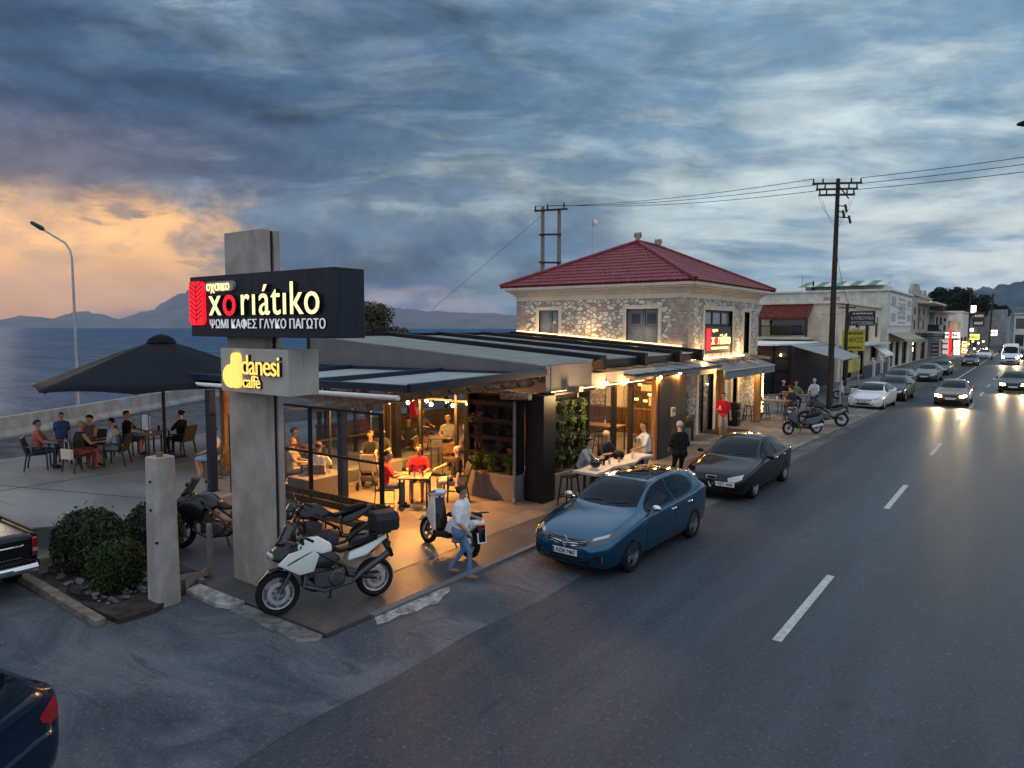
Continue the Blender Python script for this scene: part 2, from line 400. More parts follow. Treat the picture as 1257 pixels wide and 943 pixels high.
def tile_floor():
    g = G('pavement_tiles')
    br = g.n('ShaderNodeTexBrick'); g.inp(br.inputs['Vector'], g.map((1, 1, 1), rot=(0, 0, pi/2)))
    br.inputs['Scale'].default_value = 1; br.inputs['Brick Width'].default_value = 1.2; br.inputs['Row Height'].default_value = .6
    br.inputs['Mortar Size'].default_value = .006; br.inputs['Mortar Smooth'].default_value = .2
    br.inputs['Color1'].default_value = (.115, .10, .088, 1); br.inputs['Color2'].default_value = (.185, .155, .13, 1); br.inputs['Mortar'].default_value = (.06, .055, .05, 1)
    n = g.noise(g.map((2, .5, 1)), 1.5, 7, .65)
    c = g.mix(g.rng(n, .35, .7, 0, .6), br.outputs[0], (.12, .115, .115))
    g.base(c); g.rough(.48); g.bump(g.mth('SUBTRACT', n, g.mth('MULTIPLY', br.outputs[1], 1.5)), .3, .01)
    return g.m
def border_tiles():
    g = G('dark_border_tiles')
    n = g.noise(g.map((1, 1, 1)), 1.2, 7, .65); n2 = g.noise(g.c, 14, 5, .7)
    v = g.n('ShaderNodeTexBrick'); g.inp(v.inputs['Vector'], g.c); v.inputs['Scale'].default_value = 1
    v.inputs['Brick Width'].default_value = .6; v.inputs['Row Height'].default_value = .6; v.offset = 0; v.inputs['Mortar Size'].default_value = .008
    v.inputs['Color1'].default_value = (.062, .058, .062, 1); v.inputs['Color2'].default_value = (.085, .078, .078, 1); v.inputs['Mortar'].default_value = (.04, .04, .04, 1)
    c = g.mix(g.rng(n, .4, .65, 0, .6), v.outputs[0], (.06, .062, .072))
    c = g.mix(g.rng(n2, .6, .75, 0, .4), c, (.11, .105, .10))
    g.base(c); g.rough(.5); g.bump(n2, .2, .008)
    return g.m
def stone_wall():
    g = G('rubble_stone')
    w = g.noise(g.c, 2.2, 4, .6)
    vec = g.n('ShaderNodeVectorMath', operation='ADD'); g.inp(vec.inputs[0], g.map((1, 1, 1.45)))
    cx = g.n('ShaderNodeCombineXYZ'); g.inp(cx.inputs[0], g.mth('MULTIPLY', w, .22)); g.inp(cx.inputs[2], g.mth('MULTIPLY', w, .22)); g.inp(vec.inputs[1], cx.outputs[0])
    a = g.vor(vec.outputs[0], 4.0); e = g.vor(vec.outputs[0], 4.0, 'DISTANCE_TO_EDGE')
    hs = g.n('ShaderNodeSeparateColor'); g.inp(hs.inputs[0], a.outputs['Color'])
    c = g.mix(hs.outputs[0], (.50, .46, .41), (.78, .74, .67)); c = g.mix(g.rng(hs.outputs[1], .84, .88), c, (.44, .32, .25))
    c = g.mix(g.rng(hs.outputs[2], .86, .9), c, (.30, .29, .28))
    fn = g.noise(g.c, 24, 6, .7); c = g.mix(g.rng(fn, .35, .7, 0, .45), c, (.30, .275, .25))
    mort = g.rng(e.outputs[0], .04, .11, 0, 1)
    c = g.mix(mort, (.27, .235, .195), c)
    g.base(c); g.rough(.88); g.bump(g.mth('ADD', g.mth('MULTIPLY', mort, 1.0), g.mth('MULTIPLY', fn, .35)), .8, .045)
    return g.m
def streaky(name, a, b, streak=.5, rust=None):
    g = G(name)
    n = g.noise(g.map((1.5, 1.5, .8)), 1.3, 8, .65, .3); f = g.noise(g.c, 26, 5, .7); p = g.noise(g.c, .9, 5, .6)
    c = g.mix(g.rng(n, .38, .66), a, b); c = g.mix(g.rng(p, .4, .7, 0, streak), c, tuple(x*.72 for x in a))
    c = g.mix(g.rng(f, .58, .76, 0, .3), c, tuple(x*.55 for x in a))
    if rust:
        rn = g.noise(g.map((4, 4, .9)), 1.1, 8, .75, .2); c = g.mix(g.rng(rn, .62, .76, 0, .6), c, rust)
    g.base(c); g.rough(.8); g.bump(f, .25, .008)
    return g.m
def wood(name, a, b, ax=1, rough=.6):
    g = G(name); s = [7, 7, 7]; s[ax] = .5
    n = g.noise(g.map(tuple(s)), 1.8, 7, .65, .6); n2 = g.noise(g.map(tuple(x*4 for x in s)), 2, 5, .7)
    c = g.mix(g.rng(n, .35, .68), a, b); c = g.mix(g.rng(n2, .5, .7, 0, .4), c, tuple(x*.5 for x in a))
    g.base(c); g.rough(rough); g.bump(n2, .3, .006)
    return g.m
def leafmat(name, a, b, c3=None):
    g = G(name)
    n = g.noise(g.c, 3.0, 4, .7); n2 = g.noise(g.c, 17, 3, .7)
    c = g.mix(g.rng(n, .38, .64), a, b); c = g.mix(g.rng(n2, .52, .7, 0, .8), c, c3 or tuple(min(1, x*1.9) for x in b))
    g.base(c); g.rough(.6); return g.m
M = {}
M['asphalt'] = asphalt(); M['apron'] = worn_apron(); M['tiles'] = tile_floor(); M['border'] = border_tiles()
M['slab'] = slab_concrete('terrace_concrete', (.115, .12, .125), (.185, .188, .19))
M['gravel'] = mat('gravel_track', (.06, .065, .072), .9, var=.45, vscale=2.2, bump=.8, bscale=14, var2=(.11, .112, .118))
M['land'] = mat('dry_land', (.10, .10, .085), .9, var=.4, vscale=.4)
M['stone'] = stone_wall(); M['quoin'] = mat('corner_stone', (.42, .29, .22), .85, var=.35, vscale=2.5, bump=.7, bscale=7, var2=(.44, .37, .31))
M['cream'] = mat('cream_render', (.56, .49, .40), .8, var=.1, vscale=3, bump=.1)
M['pylon'] = streaky('weathered_pylon', (.29, .25, .22), (.42, .37, .33), .35, (.21, .13, .09))
M['post'] = streaky('old_concrete_post', (.28, .245, .22), (.45, .40, .365), .4, (.25, .15, .11))
M['barrier'] = streaky('barrier_concrete', (.24, .245, .24), (.36, .36, .35), .5)
M['greyrender'] = mat('grey_render', (.135, .125, .13), .8, var=.14, vscale=1.2, bump=.15)
M['tilered'] = mat('roof_tile_red', (.16, .010, .016), .5, var=.35, vscale=3, var2=(.235, .022, .028), bump=.2, bscale=30)
M['black'] = mat('black_metal', (.006, .007, .009), .45, var=.25, vscale=6, spec=.25)
M['navy'] = mat('navy_metal', (.012, .020, .045), .38)
M['charcoal'] = mat('charcoal_board', (.022, .021, .024), .6, var=.3, vscale=3, stretch=(6, 6, .6))
M['signblack'] = mat('sign_black', (.012, .016, .028), .5, var=.35, vscale=1.6, stretch=(9, 9, .7))
M['darkwood'] = wood('dark_stained_wood', (.045, .026, .016), (.085, .05, .03), 2)
M['wood'] = wood('brown_wood', (.16, .085, .04), (.29, .17, .085), 2)
M['woody'] = wood('brown_wood_rail', (.055, .030, .018), (.11, .062, .034), 1)
M['log'] = wood('weathered_log', (.14, .115, .10), (.30, .25, .21), 1, .8)
M['slabwood'] = wood('pale_plank', (.42, .33, .25), (.62, .52, .42), 1, .5)
M['whiteroof'] = mat('pale_roof_sheet', (.30, .32, .30), .55, var=.14, vscale=1.5)
M['greyawn'] = mat('grey_awning', (.15, .17, .185), .8, var=.12, vscale=2)
M['white'] = mat('white_paint', (.72, .72, .70), .6, var=.06, vscale=3)
M['glass'] = glassmat('clear_glass', (.90, .93, .95), .03)
M['smoke'] = glassmat('smoked_glass', (.35, .37, .38), .06)
M['bluegrey'] = mat('bluegrey_shutter', (.085, .115, .165), .5, var=.15, vscale=5)
M['darkglass'] = mat('dark_window', (.012, .016, .022), .06, spec=.7)
M['steel'] = mat('galvanised_steel', (.36, .37, .39), .42, .7, var=.15, vscale=8)
M['rubber'] = mat('rubber', (.012, .012, .013), .75)
M['bulb'] = emat('warm_bulb', (1, .62, .22), 55)
M['strip'] = emat('warm_strip', (1, .58, .20), 16)
M['letter'] = emat('lit_letter', (1.0, .80, .36), 1.15)
M['letterside'] = mat('letter_return', (.012, .012, .016), .4)
M['redlit'] = emat('red_lit_panel', (1.0, .012, .025), 1.0)
M['greenleaf'] = leafmat('green_leaf', (.035, .06, .014), (.075, .11, .025), (.14, .15, .05))
M['darkleaf'] = leafmat('dark_leaf', (.014, .022, .012), (.032, .044, .018), (.10, .07, .045))
M['shrubleaf'] = leafmat('shrub_leaf', (.014, .024, .008), (.035, .055, .014), (.075, .085, .03))
M['dryleaf'] = leafmat('reddish_leaf', (.05, .035, .028), (.085, .055, .04))
M['soil'] = mat('dry_soil', (.045, .034, .028), .95, var=.5, vscale=5, bump=1, bscale=25)
M['terracotta'] = mat('terracotta', (.22, .09, .05), .8, var=.2)

# ================================================================ ground, road, water, hills
def sheet(name, poly, z, m, kind='structure'):
    b = MB(); b.add([(x, y, z) for x, y in poly], [tuple(range(len(poly)))])
    return b.build(name, m, kind=kind)
sheet('ground', [(-33, -300), (3500, -300), (3500, 7000), (-150, 7000), (-110, 600), (-70, 150), (-46, 40), (-30.5, 9)], -.03, M['land'])
sheet('road', [(-6.7, -80), (9, -80), (9, 700), (-6.7, 700)], 0, M['asphalt'])
sheet('apron', [(-40, -30), *[(-6.3 + .05*sin(k*1.7) + .04*sin(k*.63+1), -30 + k*.8) for k in range(100)], (-7.9, 50), (-7.9, 6.3), (-14.6, 6.3), (-14.6, 4), (-40, 4)], .003, M['apron'])
def seawater():
    m = bpy.data.materials.new('sea_water'); m.use_nodes = True; g = G.__new__(G); g.m = m; g.t = m.node_tree; g.t.nodes.clear(); g.c = g.n('ShaderNodeTexCoord').outputs['Object']
    n = g.noise(g.map((.5, 1.5, 1), rot=(0, 0, -.63)), .32, 7, .68, .4); n2 = g.noise(g.map((.03, .16, 1), rot=(0, 0, -.63)), 1, 7, .68)
    bp = g.n('ShaderNodeBump'); bp.inputs['Strength'].default_value = 1; bp.inputs['Distance'].default_value = 1.5; g.inp(bp.inputs['Height'], n)
    d = g.n('ShaderNodeBsdfDiffuse'); g.inp(d.inputs[0], g.mix(g.rng(n2, .38, .64), (.006, .040, .095), (.016, .092, .20)))  # light and dark ripple bands painted into the diffuse blue
    gl = g.n('ShaderNodeBsdfGlossy'); gl.inputs['Roughness'].default_value = .22; gl.inputs[0].default_value = (.8, .85, .9, 1)
    g.inp(d.inputs['Normal'], bp.outputs[0]); g.inp(gl.inputs['Normal'], bp.outputs[0])
    mx = g.n('ShaderNodeMixShader'); mx.inputs[0].default_value = .11; g.inp(mx.inputs[1], d.outputs[0]); g.inp(mx.inputs[2], gl.outputs[0])
    o = g.n('ShaderNodeOutputMaterial'); g.inp(o.inputs[0], mx.outputs[0]); return m
b = MB(); b.add([(-11800, -3000, -1.3), (-24, -3000, -1.3), (-24, 11800, -1.3), (-11800, 11800, -1.3)], [(0, 1, 2, 3)])
b.build('sea', seawater(), kind='structure')

# raised terrace slab by the shore and the gravel track beyond it
b = MB(); b.prism([(-25.05, -6), (-15.0, 6.8), (-15.35, 9.0), (-15.4, 26), (-25.3, 26)], -.2, .4, 'z')
b.build('terrace', M['slab'], kind='structure', bevel=.02)
b = MB(); b.prism([(-31, -10), (-25.08, -10), (-25.08, 26.02), (-19.6, 26.02), (-19.6, 60), (-58, 60), (-46, 40), (-38.6, 22.3), (-30.4, 9.5)], -1.6, .36, 'z')
b.build('gravel_track', M['gravel'], kind='structure')
b = MB()
for p, q in (((-25.0, 5.2), (-15.4, 8.55)), ((-25.2, 15.0), (-15.5, 15.2)), ((-20.2, .6), (-20.4, 26))): b.bar((*p, .402), (*q, .402), .025, .006)
b.build('terrace_joint', mat('dark_joint', (.05, .05, .05), .9), kind='structure')

# restaurant pavement: dark border with paler tiles inside, flush kerb along the road
b = MB(); b.prism([(-14.9, 6.35), (-7.95, 6.35), (-7.95, 25.5), (-14.9, 25.5)], -.1, .045, 'z'); b.build('pavement', M['border'], kind='structure')
sheet('tiled_pavement', [(-15.1, 8.45), (-9.05, 8.45), (-9.05, 25.49), (-19.4, 25.49), (-19.4, 9.6), (-15.1, 9.6)], .052, M['tiles'])
b = MB(); b.box(-8.02, -7.88, 7.2, 25.5, -.1, .050); b.build('kerb', M['greyrender'], kind='structure', bevel=.01)
def paverm():
    g = G('worn_stone_paving'); v = g.vor(g.c, 3.2); e = g.vor(g.c, 3.2, 'DISTANCE_TO_EDGE')
    hs = g.n('ShaderNodeSeparateColor'); g.inp(hs.inputs[0], v.outputs['Color'])
    c = g.mix(hs.outputs[0], (.13, .115, .10), (.27, .24, .21)); n = g.noise(g.c, .6, 6, .6)
    c = g.mix(g.rng(e.outputs[0], .0, .06, .8, 0), c, (.06, .055, .05)); c = g.mix(g.rng(n, .4, .62, 0, .6), c, (.10, .098, .10))
    g.base(c); g.rough(.75); g.bump(e.outputs[0], .5, .02); return g.m
M['paver'] = paverm()
b = MB(); b.prism([(-14.5, 25.52), (-6.9, 25.52), (-6.5, 42), (-8.5, 43.5), (-9.2, 90), (-14.5, 90)], -.1, .055, 'z'); b.build('stone_pavement', M['paver'], kind='structure')
b = MB(); b.prism([(-13.9, 43.6), (-9.4, 43.6), (-9.4, 300), (-13.9, 300)], -.1, .14, 'z'); b.build('far_pavement', M['slab'], kind='structure', bevel=.02)
# worn white kerb at the corner
def jag(pts, z0, z1, name, m):
    b = MB(); b.prism(pts, z0, z1, 'z'); return b.build(name, m, kind='structure', bevel=.02)
jag([(-11.25, 6.33), (-11.15, 6.02), (-10.2, 6.0), (-9.95, 6.1), (-9.9, 6.33)], -.1, .075, 'white_kerb', mat('worn_white_kerb', (.27, .26, .245), .85, var=.5, vscale=5, bump=.8, bscale=14, var2=(.42, .41, .38)))
jag([(-9.88, 6.33), (-9.9, 6.05), (-8.1, 5.98), (-7.9, 6.2), (-8.0, 6.33)], -.1, .028, 'grey_kerb', mat('worn_grey_kerb', (.10, .10, .105), .85, var=.5, vscale=5, bump=.8, bscale=14, var2=(.20, .20, .195)))
jag([(-7.87, 7.2), (-7.66, 7.05), (-7.60, 7.25), (-7.64, 7.5), (-7.52, 7.7), (-7.56, 8.0), (-7.48, 8.2), (-7.60, 8.45), (-7.70, 8.75), (-7.86, 8.85)], .0, .022, 'white_patch', mat('spilt_white_plaster', (.13, .135, .14), .85, var=.6, vscale=5, bump=.9, bscale=14, var2=(.46, .46, .45)))
# asphalt seam strip, crack and lane marks
M['mark'] = mat('worn_road_paint', (.46, .46, .44), .7, var=.35, vscale=7, var2=(.55, .55, .52))
b = MB()
for k in range(-4, 30):
    y0 = 11.35 - 1.3 + 9.2*k
    b.add([(-2.80, y0, .004), (-2.67, y0, .004), (-2.67, y0+3.3, .004), (-2.80, y0+3.3, .004)], [(0, 1, 2, 3)])
b.build('lane_marking', M['mark'], kind='structure')
b = MB(); b.add([(-5.45, 56, .004), (-5.33, 56, .004), (-5.33, 300, .004), (-5.45, 300, .004)], [(0, 1, 2, 3)]); b.build('edge_marking', M['mark'], kind='structure')

def ridge(name, prof, depth, m, base=-1.3):
    """a long hill with real depth: profile points along it, each given as (x, y, height)"""
    b = MB(); n = len(prof); rg = random.Random(name); rows = 9; vs = []
    for j in range(rows):
        t = j/(rows-1)
        for (x, y, h) in prof:
            d = Vector((x, y, 0)).normalized()
            hh = h * (sin(pi*min(1, t*1.0)) ** .8) * (1 + (.12*(rg.random()-.5) if 0 < j < rows-1 else 0))
            vs.append((x + d.x*depth*(t-.5), y + d.y*depth*(t-.5), base + hh))
    b.add(vs, [(j*n+i, j*n+i+1, (j+1)*n+i+1, (j+1)*n+i) for j in range(rows-1) for i in range(n-1)])
    return b.build(name, m, smooth='full', kind='structure')
def hillprof(pts, dist, sub=5, jit=.03, seed=1):
    """pts: (bearing measured from the road direction in degrees, height in metres)"""
    rg = random.Random(seed); o = []
    for (a0, h0), (a1, h1) in zip(pts, pts[1:]):
        for k in range(sub):
            t = k/sub; a = R_(a0 + (a1-a0)*t); h = (h0 + (h1-h0)*t) * (1 + jit*(rg.random()-.5)*2)
            o.append((-dist*sin(a), dist*cos(a), h))
    a = R_(pts[-1][0]); o.append((-dist*sin(a), dist*cos(a), pts[-1][1])); return o
def bear(px): return 36.33 - math.degrees(atan2(px-628.5, 868))
M['hillfar'] = mat('far_hill_hazed_scrub', (.13, .125, .14), .95, var=.25, vscale=.004)  # scrub base paled so the colour carries part of the haze
M['hillnear'] = mat('near_hill_hazed_scrub', (.07, .095, .12), .95, var=.35, vscale=.01)  # blue of the distance haze mixed into the scrub colour
D1 = 9000
def hh(px, rise): return (bear(px), rise/871*D1)
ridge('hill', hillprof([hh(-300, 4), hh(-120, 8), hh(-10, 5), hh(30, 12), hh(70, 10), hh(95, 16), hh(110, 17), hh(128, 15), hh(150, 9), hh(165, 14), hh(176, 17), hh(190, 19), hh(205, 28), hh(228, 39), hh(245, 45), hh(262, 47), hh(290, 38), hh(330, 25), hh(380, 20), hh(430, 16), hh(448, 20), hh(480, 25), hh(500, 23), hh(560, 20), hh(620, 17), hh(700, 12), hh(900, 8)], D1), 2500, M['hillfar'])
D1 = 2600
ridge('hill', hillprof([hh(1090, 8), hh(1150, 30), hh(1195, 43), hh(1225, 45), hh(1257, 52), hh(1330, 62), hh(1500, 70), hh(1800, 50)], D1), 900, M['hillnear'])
M['rock'] = mat('sea_rock', (.05, .045, .042), .9, var=.3, bump=1, bscale=8)

# ================================================================ shore: barrier, lamp, umbrella
t = thing('sea_barrier', 'long pale concrete barrier along the gravel track beside the water', 'barrier', (-30, 9.5, .36))
seg = []
P0 = Vector((-26.6, 4.0, .36)); P1 = Vector((-43.9, 32.0, .36)); dirv = (P1-P0).normalized(); nv = Vector((dirv.y, -dirv.x, 0)); Lb = (P1-P0).length
nseg = int(Lb/4)
for k in range(nseg):
    b = MB(); a = P0 + dirv*(k*Lb/nseg + .015); c = P0 + dirv*((k+1)*Lb/nseg - .015)
    prof = [(-.24, 0), (.24, 0), (.24, .10), (.13, .30), (.09, .78), (-.09, .78), (-.13, .30), (-.24, .10)]
    vs = [a + nv*u + Vector((0, 0, z)) for u, z in prof] + [c + nv*u + Vector((0, 0, z)) for u, z in prof]; n = 8
    b.add(vs, [tuple(range(n)), tuple(range(2*n-1, n-1, -1))] + [(i, (i+1) % n, n+(i+1) % n, n+i) for i in range(n)])
    b.build('barrier_segment', M['barrier'], t, bevel=.015)
def rock(name, c, r, seed, label):
    rg = random.Random(seed); b = MB(); b.ball((0, 0, 0), 1, nu=12, nv=9)
    b.v = [tuple(Vector(v) * (.75 + .5*rg.random())) for v in b.v]; b.v = [(x*r*1.5, y*r, z*r*.7) for x, y, z in b.v]
    o = b.build(name, M['rock']); o.location = c; tag(o, label, 'rock'); return o
rock('shore_rock', (-36.3, 11.8, -.9), 1.0, 3, 'dark rock breaking the water behind the concrete sea barrier')
t = thing('street_lamp', 'tall slender grey lamp with a bent arm standing at the sea barrier', 'street lamp', (-32.7, 13.3, .36))
b = MB(); b.tube([(-32.7, 13.3, .36), (-32.7, 13.3, 1.6)], [.085, .08], 12); b.tube([(-32.7, 13.3, 1.6), (-32.7, 13.3, 7.3)], [.065, .045], 12); b.build('pole', M['steel'], t, True)
b = MB(); q = Vector((-cos(R_(36.33)), -sin(R_(36.33)), 0)); p = Vector((-32.7, 13.3, 0))
b.tube([p + Vector((0, 0, 7.28)), p + q*.06 + Vector((0, 0, 7.62)), p + q*.25 + Vector((0, 0, 7.92)), p + q*.75 + Vector((0, 0, 8.22)), p + q*1.15 + Vector((0, 0, 8.48))], .04, 10); b.build('arm', M['steel'], t, True)
b = MB(); b.tube([p + q*1.1 + Vector((0, 0, 8.45)), p + q*1.2 + Vector((0, 0, 8.52)), p + q*1.6 + Vector((0, 0, 8.75)), p + q*1.66 + Vector((0, 0, 8.79))], [.05, .10, .08, .03], 10); b.build('lamp_head', M['navy'], t, True)
t = thing('parasol', 'large black parasol open over the tables on the pale slab', 'parasol', (-21.5, 11.15, .4))
b = MB(); b.tube([(-21.5, 11.15, .4), (-21.5, 11.15, 4.2)], .05, 12); b.build('pole', M['black'], t, True)
b = MB(); b.box(-21.95, -21.05, 10.7, 11.6, .4, .47); b.build('base_plate', M['black'], t, bevel=.02)
M['parasol'] = mat('parasol_cloth', (.006, .007, .012), .75, var=.2, vscale=2)
b = MB(); cx, cy = -21.5, 11.15; rim = []
nr = 8
for k in range(nr):
    a = pi/8*0 + 2*pi*k/nr + .12; rim.append((3.55*cos(a), 3.55*sin(a)))
rows = 7; sub = 6; vs = []
for j in range(rows+1):
    tt = j/rows
    for k in range(nr):
        x0, y0 = rim[k]; x1, y1 = rim[(k+1) % nr]
        for s_ in range(sub):
            u = s_/sub; x = x0+(x1-x0)*u; y = y0+(y1-y0)*u
            sag = .10*sin(pi*u)*tt; lift = .16*sin(pi*u)*(tt**3)
            vs.append((cx + x*(.06+.94*tt), cy + y*(.06+.94*tt), 3.98 - 1.30*tt**1.12 - sag + lift))
nn = nr*sub
b.add(vs, [(j*nn+i, j*nn+(i+1) % nn, (j+1)*nn+(i+1) % nn, (j+1)*nn+i) for j in range(rows) for i in range(nn)])
o = b.build('canopy', M['parasol'], t, 'full'); sm = o.modifiers.new('thick', 'SOLIDIFY'); sm.thickness = .012
b = MB(); b.lathe([(.42, -.10), (.36, .02), (.2, .12), (.03, .17)], (cx, cy, 4.03), 16); b.build('top_cap', M['parasol'], t, True)
for k in range(nr):
    b = MB(); b.tube([(cx+.05*rim[k][0], cy+.05*rim[k][1], 3.9), (cx+.55*rim[k][0], cy+.55*rim[k][1], 3.9-1.3*.5), (cx+.97*rim[k][0], cy+.97*rim[k][1], 3.9-1.27)], .014, 6); b.build('rib', M['black'], t)

# ================================================================ sign pylon
t = thing('sign_pylon', 'tall rust-stained concrete pylon carrying two sign boxes by the motorcycles', 'pylon', (-10.5, 7.05, 0))
b = MB(); b.box(-11.07, -10.0, 6.87, 7.02, 0, 5.98); b.build('front_slab', M['pylon'], t, bevel=.012)
b = MB(); b.box(-11.05, -10.045, 7.022, 7.085, 0, 5.96); b.build('core', M['charcoal'], t)
b = MB(); b.box(-11.07, -10.0, 7.087, 7.2, 0, 5.97); b.build('rear_slab', M['pylon'], t, bevel=.012)
t = thing('shop_sign', 'wide black lit sign with cream xoriatiko letters and a red loaf', 'sign', (-9.8, 6.85, 4.25))
b = MB(); b.box(-11.70, -7.95, 6.60, 6.865, 4.25, 5.255); b.box(-11.70, -11.075, 6.865, 7.16, 4.25, 5.255); b.box(-9.995, -7.95, 6.865, 7.16, 4.25, 5.255); b.build('box', M['signblack'], t, bevel=.01)
def letters(txt, x, z, y, size, depth, mf, ms, par, sx=1, sp=1, bold=0, rz=0, align='CENTER', name='lettering'):
    bb = text_mb(txt, size, .012, sx, sp, bold, align); face_to(bb, (x, y-depth-.007, z), rz); o = bb.build(name, mf, par)
    if ms is not None:
        bb = text_mb(txt, size, depth, sx, sp, bold+.004, align); face_to(bb, (x, y-depth/2-.001, z), rz); o2 = bb.build('letter_return', ms, par)
    return o
FY = 6.60
letters('x', -11.02, 4.81, FY, .70, .06, M['letter'], M['letterside'], t, 1.0, 1, -.001, align='LEFT')
letters('o', -10.63, 4.81, FY, .70, .06, M['redlit'], M['letterside'], t, 1.0, 1, .004, align='LEFT')
letters('rı', -10.15, 4.81, FY, .70, .06, M['letter'], M['letterside'], t, .95, 1.12, -.001, align='LEFT')
letters('átı', -9.65, 4.81, FY, .70, .06, M['letter'], M['letterside'], t, .98, 1.08, -.001, align='LEFT')
letters('ko', -8.90, 4.81, FY, .70, .06, M['letter'], M['letterside'], t, .98, 1.05, -.001, align='LEFT')
letters('ΨΩΜΙ ΚΑΦΕΣ ΓΛΥΚΟ ΠΑΓΩΤΟ', -9.60, 4.45, FY, .20, .02, mat('white_letter', (.7, .7, .7), .5, emit=(.8, .8, .85), estr=.35), M['letterside'], t, 1.0, 1.02, .0)
b = MB(); 
for k in range(2):
    pass
zz = [(5.0, .0)]
pill = [(-11.13 + .08*cos(a)*-1 if False else 0, 0) for a in ()]
def rrect(x0, x1, z0, z1, r, n=6):
    o = []
    for cx_, cz_, a0 in ((x1-r, z0+r, -pi/2), (x1-r, z1-r, 0), (x0+r, z1-r, pi/2), (x0+r, z0+r, pi)):
        o += [(cx_ + r*cos(a0 + pi/2*k/n), cz_ + r*sin(a0 + pi/2*k/n)) for k in range(n+1)]
    return o
b = MB(); b.prism(rrect(-11.17, -10.33, 4.985, 5.15, .08), FY-.05, FY-.001, 'y'); b.build('pill_plate', mat('grey_plate', (.25, .26, .28), .5), t)
letters('οχαικο', -10.75, 5.065, FY-.05, .21, .012, M['letter'], None, t, 1.0, 1.0, 0)
b = MB(); b.prism(rrect(-11.66, -11.22, 4.44, 5.17, .10), FY-.05, FY-.001, 'y'); o = b.build('red_loaf', M['redlit'], t)
b = MB()
for k in range(8):
    z = 4.52 + k*.078
    for s_ in (-1, 1): b.bar((-11.44, FY-.053, z), (-11.44 + s_*.19, FY-.053, z+.10), .014, .006, (0, 1, 0))
b.bar((-11.44, FY-.053, 4.46), (-11.44, FY-.053, 5.15), .008, .006, (0, 1, 0)); b.build('chevron', mat('dark_red_line', (.12, .0, .01), .5), o)
t = thing('coffee_sign', 'grey concrete-look sign box with glowing yellow danesi caffè letters', 'sign', (-9.9, 6.85, 3.37))
b = MB(); b.box(-10.80, -9.01, 6.58, 6.865, 3.36, 4.065); b.box(-9.995, -9.01, 6.865, 7.15, 3.36, 4.065); b.build('box', M['greyrender'] if False else mat('sign_render', (.44, .395, .345), .8, var=.12, vscale=2), t, bevel=.008)
M['yellow'] = emat('yellow_letter', (1.0, .62, .14), 1.0)
YF = 6.58
letters('danesi', -10.15, 3.80, YF, .45, .05, M['yellow'], M['letterside'], t, .98, .92, .0, align='LEFT')
letters('caffè', -10.13, 3.54, YF, .28, .04, M['yellow'], M['letterside'], t, .98, .95, .0, align='LEFT')
b = MB(); b.prism(rrect(-10.44, -10.20, 3.43, 4.0, .09), YF-.05, YF-.001, 'y'); b.build('logo_bar', M['yellow'], t)
b = MB(); b.prism([(-10.455, 3.43)] + [(-10.455 - .22*sin(pi*k/12), 3.61 - .19*cos(pi*k/12)+.01) for k in range(13)], YF-.05, YF-.001, 'y'); b.build('logo_disc', M['yellow'], t)

# concrete post, steel post, planting bed
t = thing('concrete_post', 'short weathered square concrete post beside the round bushes', 'post', (-11.0, 5.6, 0))
b = MB(); w = .185
oct_ = [(-w+.05, -w), (w-.05, -w), (w, -w+.05), (w, w-.05), (w-.05, w), (-w+.05, w), (-w, w-.05), (-w, -w+.05)]
vs = [(-11.03+x*1.06, 5.62+y*1.06, -.1) for x, y in oct_] + [(-11.05+x*.94, 5.64+y*.94, 2.37) for x, y in oct_]
b.add(vs, [tuple(range(7, -1, -1)), tuple(range(8, 16))] + [(i, (i+1) % 8, 8+(i+1) % 8, 8+i) for i in range(8)])
b.build('shaft', M['post'], t, bevel=.012)
b = MB(); b.lathe([(.05, 0), (.05, .07), (.03, .08)], (-11.02, 5.62, 2.365), 10); b.build('top_stub', M['terracotta'], t, True)
for z, x in ((2.0, -11.0), (1.55, -11.0), (1.05, -10.87)):
    b = MB(); b.lathe([(.018, -.01), (.018, .012)], (x, 5.455, z), 8, 'y') if False else b.tube([(x, 5.47, z), (x, 5.43, z)], .018, 8); b.build('bolt', M['black'], t)
b = MB(); b.box(-11.55, -11.45, 6.66, 6.72, 0, .97); b.box(-11.53, -11.47, 6.6, 6.78, 0, .012); o = b.build('steel_post', mat('painted_steel_post', (.20, .20, .20), .6, var=.3, vscale=9, var2=(.24, .19, .15)), bevel=.004); tag(o, 'knee-high grey flat steel post beside the sign pylon foot', 'post')
b = MB(); b.prism([(-14.7, 5.0), (-14.2, 4.75), (-11.9, 4.72), (-10.75, 4.78), (-10.72, 5.3), (-11.45, 6.6), (-14.95, 6.74)], -.1, .09, 'z'); b.build('planting_bed', M['soil'], kind='structure')
rg = random.Random(11); b = MB()
for k in range(150):
    x = rg.uniform(-14.2, -11.2); y = rg.uniform(4.9, 6.5); s_ = rg.uniform(.02, .075)
    m_ = Matrix.Translation((x, y, .09 + s_*.3)) @ Matrix.Rotation(rg.uniform(0, 6), 4, (rg.random(), rg.random(), rg.random()+.1))
    st = len(b.v); b.box(-s_, s_, -s_*.7, s_*.7, -s_*.4, s_*.4); b.xf(m_, st)
b.build('slate_chips', mat('slate_chip', (.12, .12, .13), .8, var=.4, vscale=4), kind='stuff')
b = MB(); b.bar((-14.5, 4.68, .06), (-12.6, 4.64, .06), .16, .14); b.bar((-12.58, 4.64, .06), (-10.9, 4.6, .05), .16, .12); o = b.build('bed_kerb', mat('brown_kerb', (.17, .12, .09), .85, var=.35, vscale=5, var2=(.24, .2, .17)), bevel=.02, kind='structure')
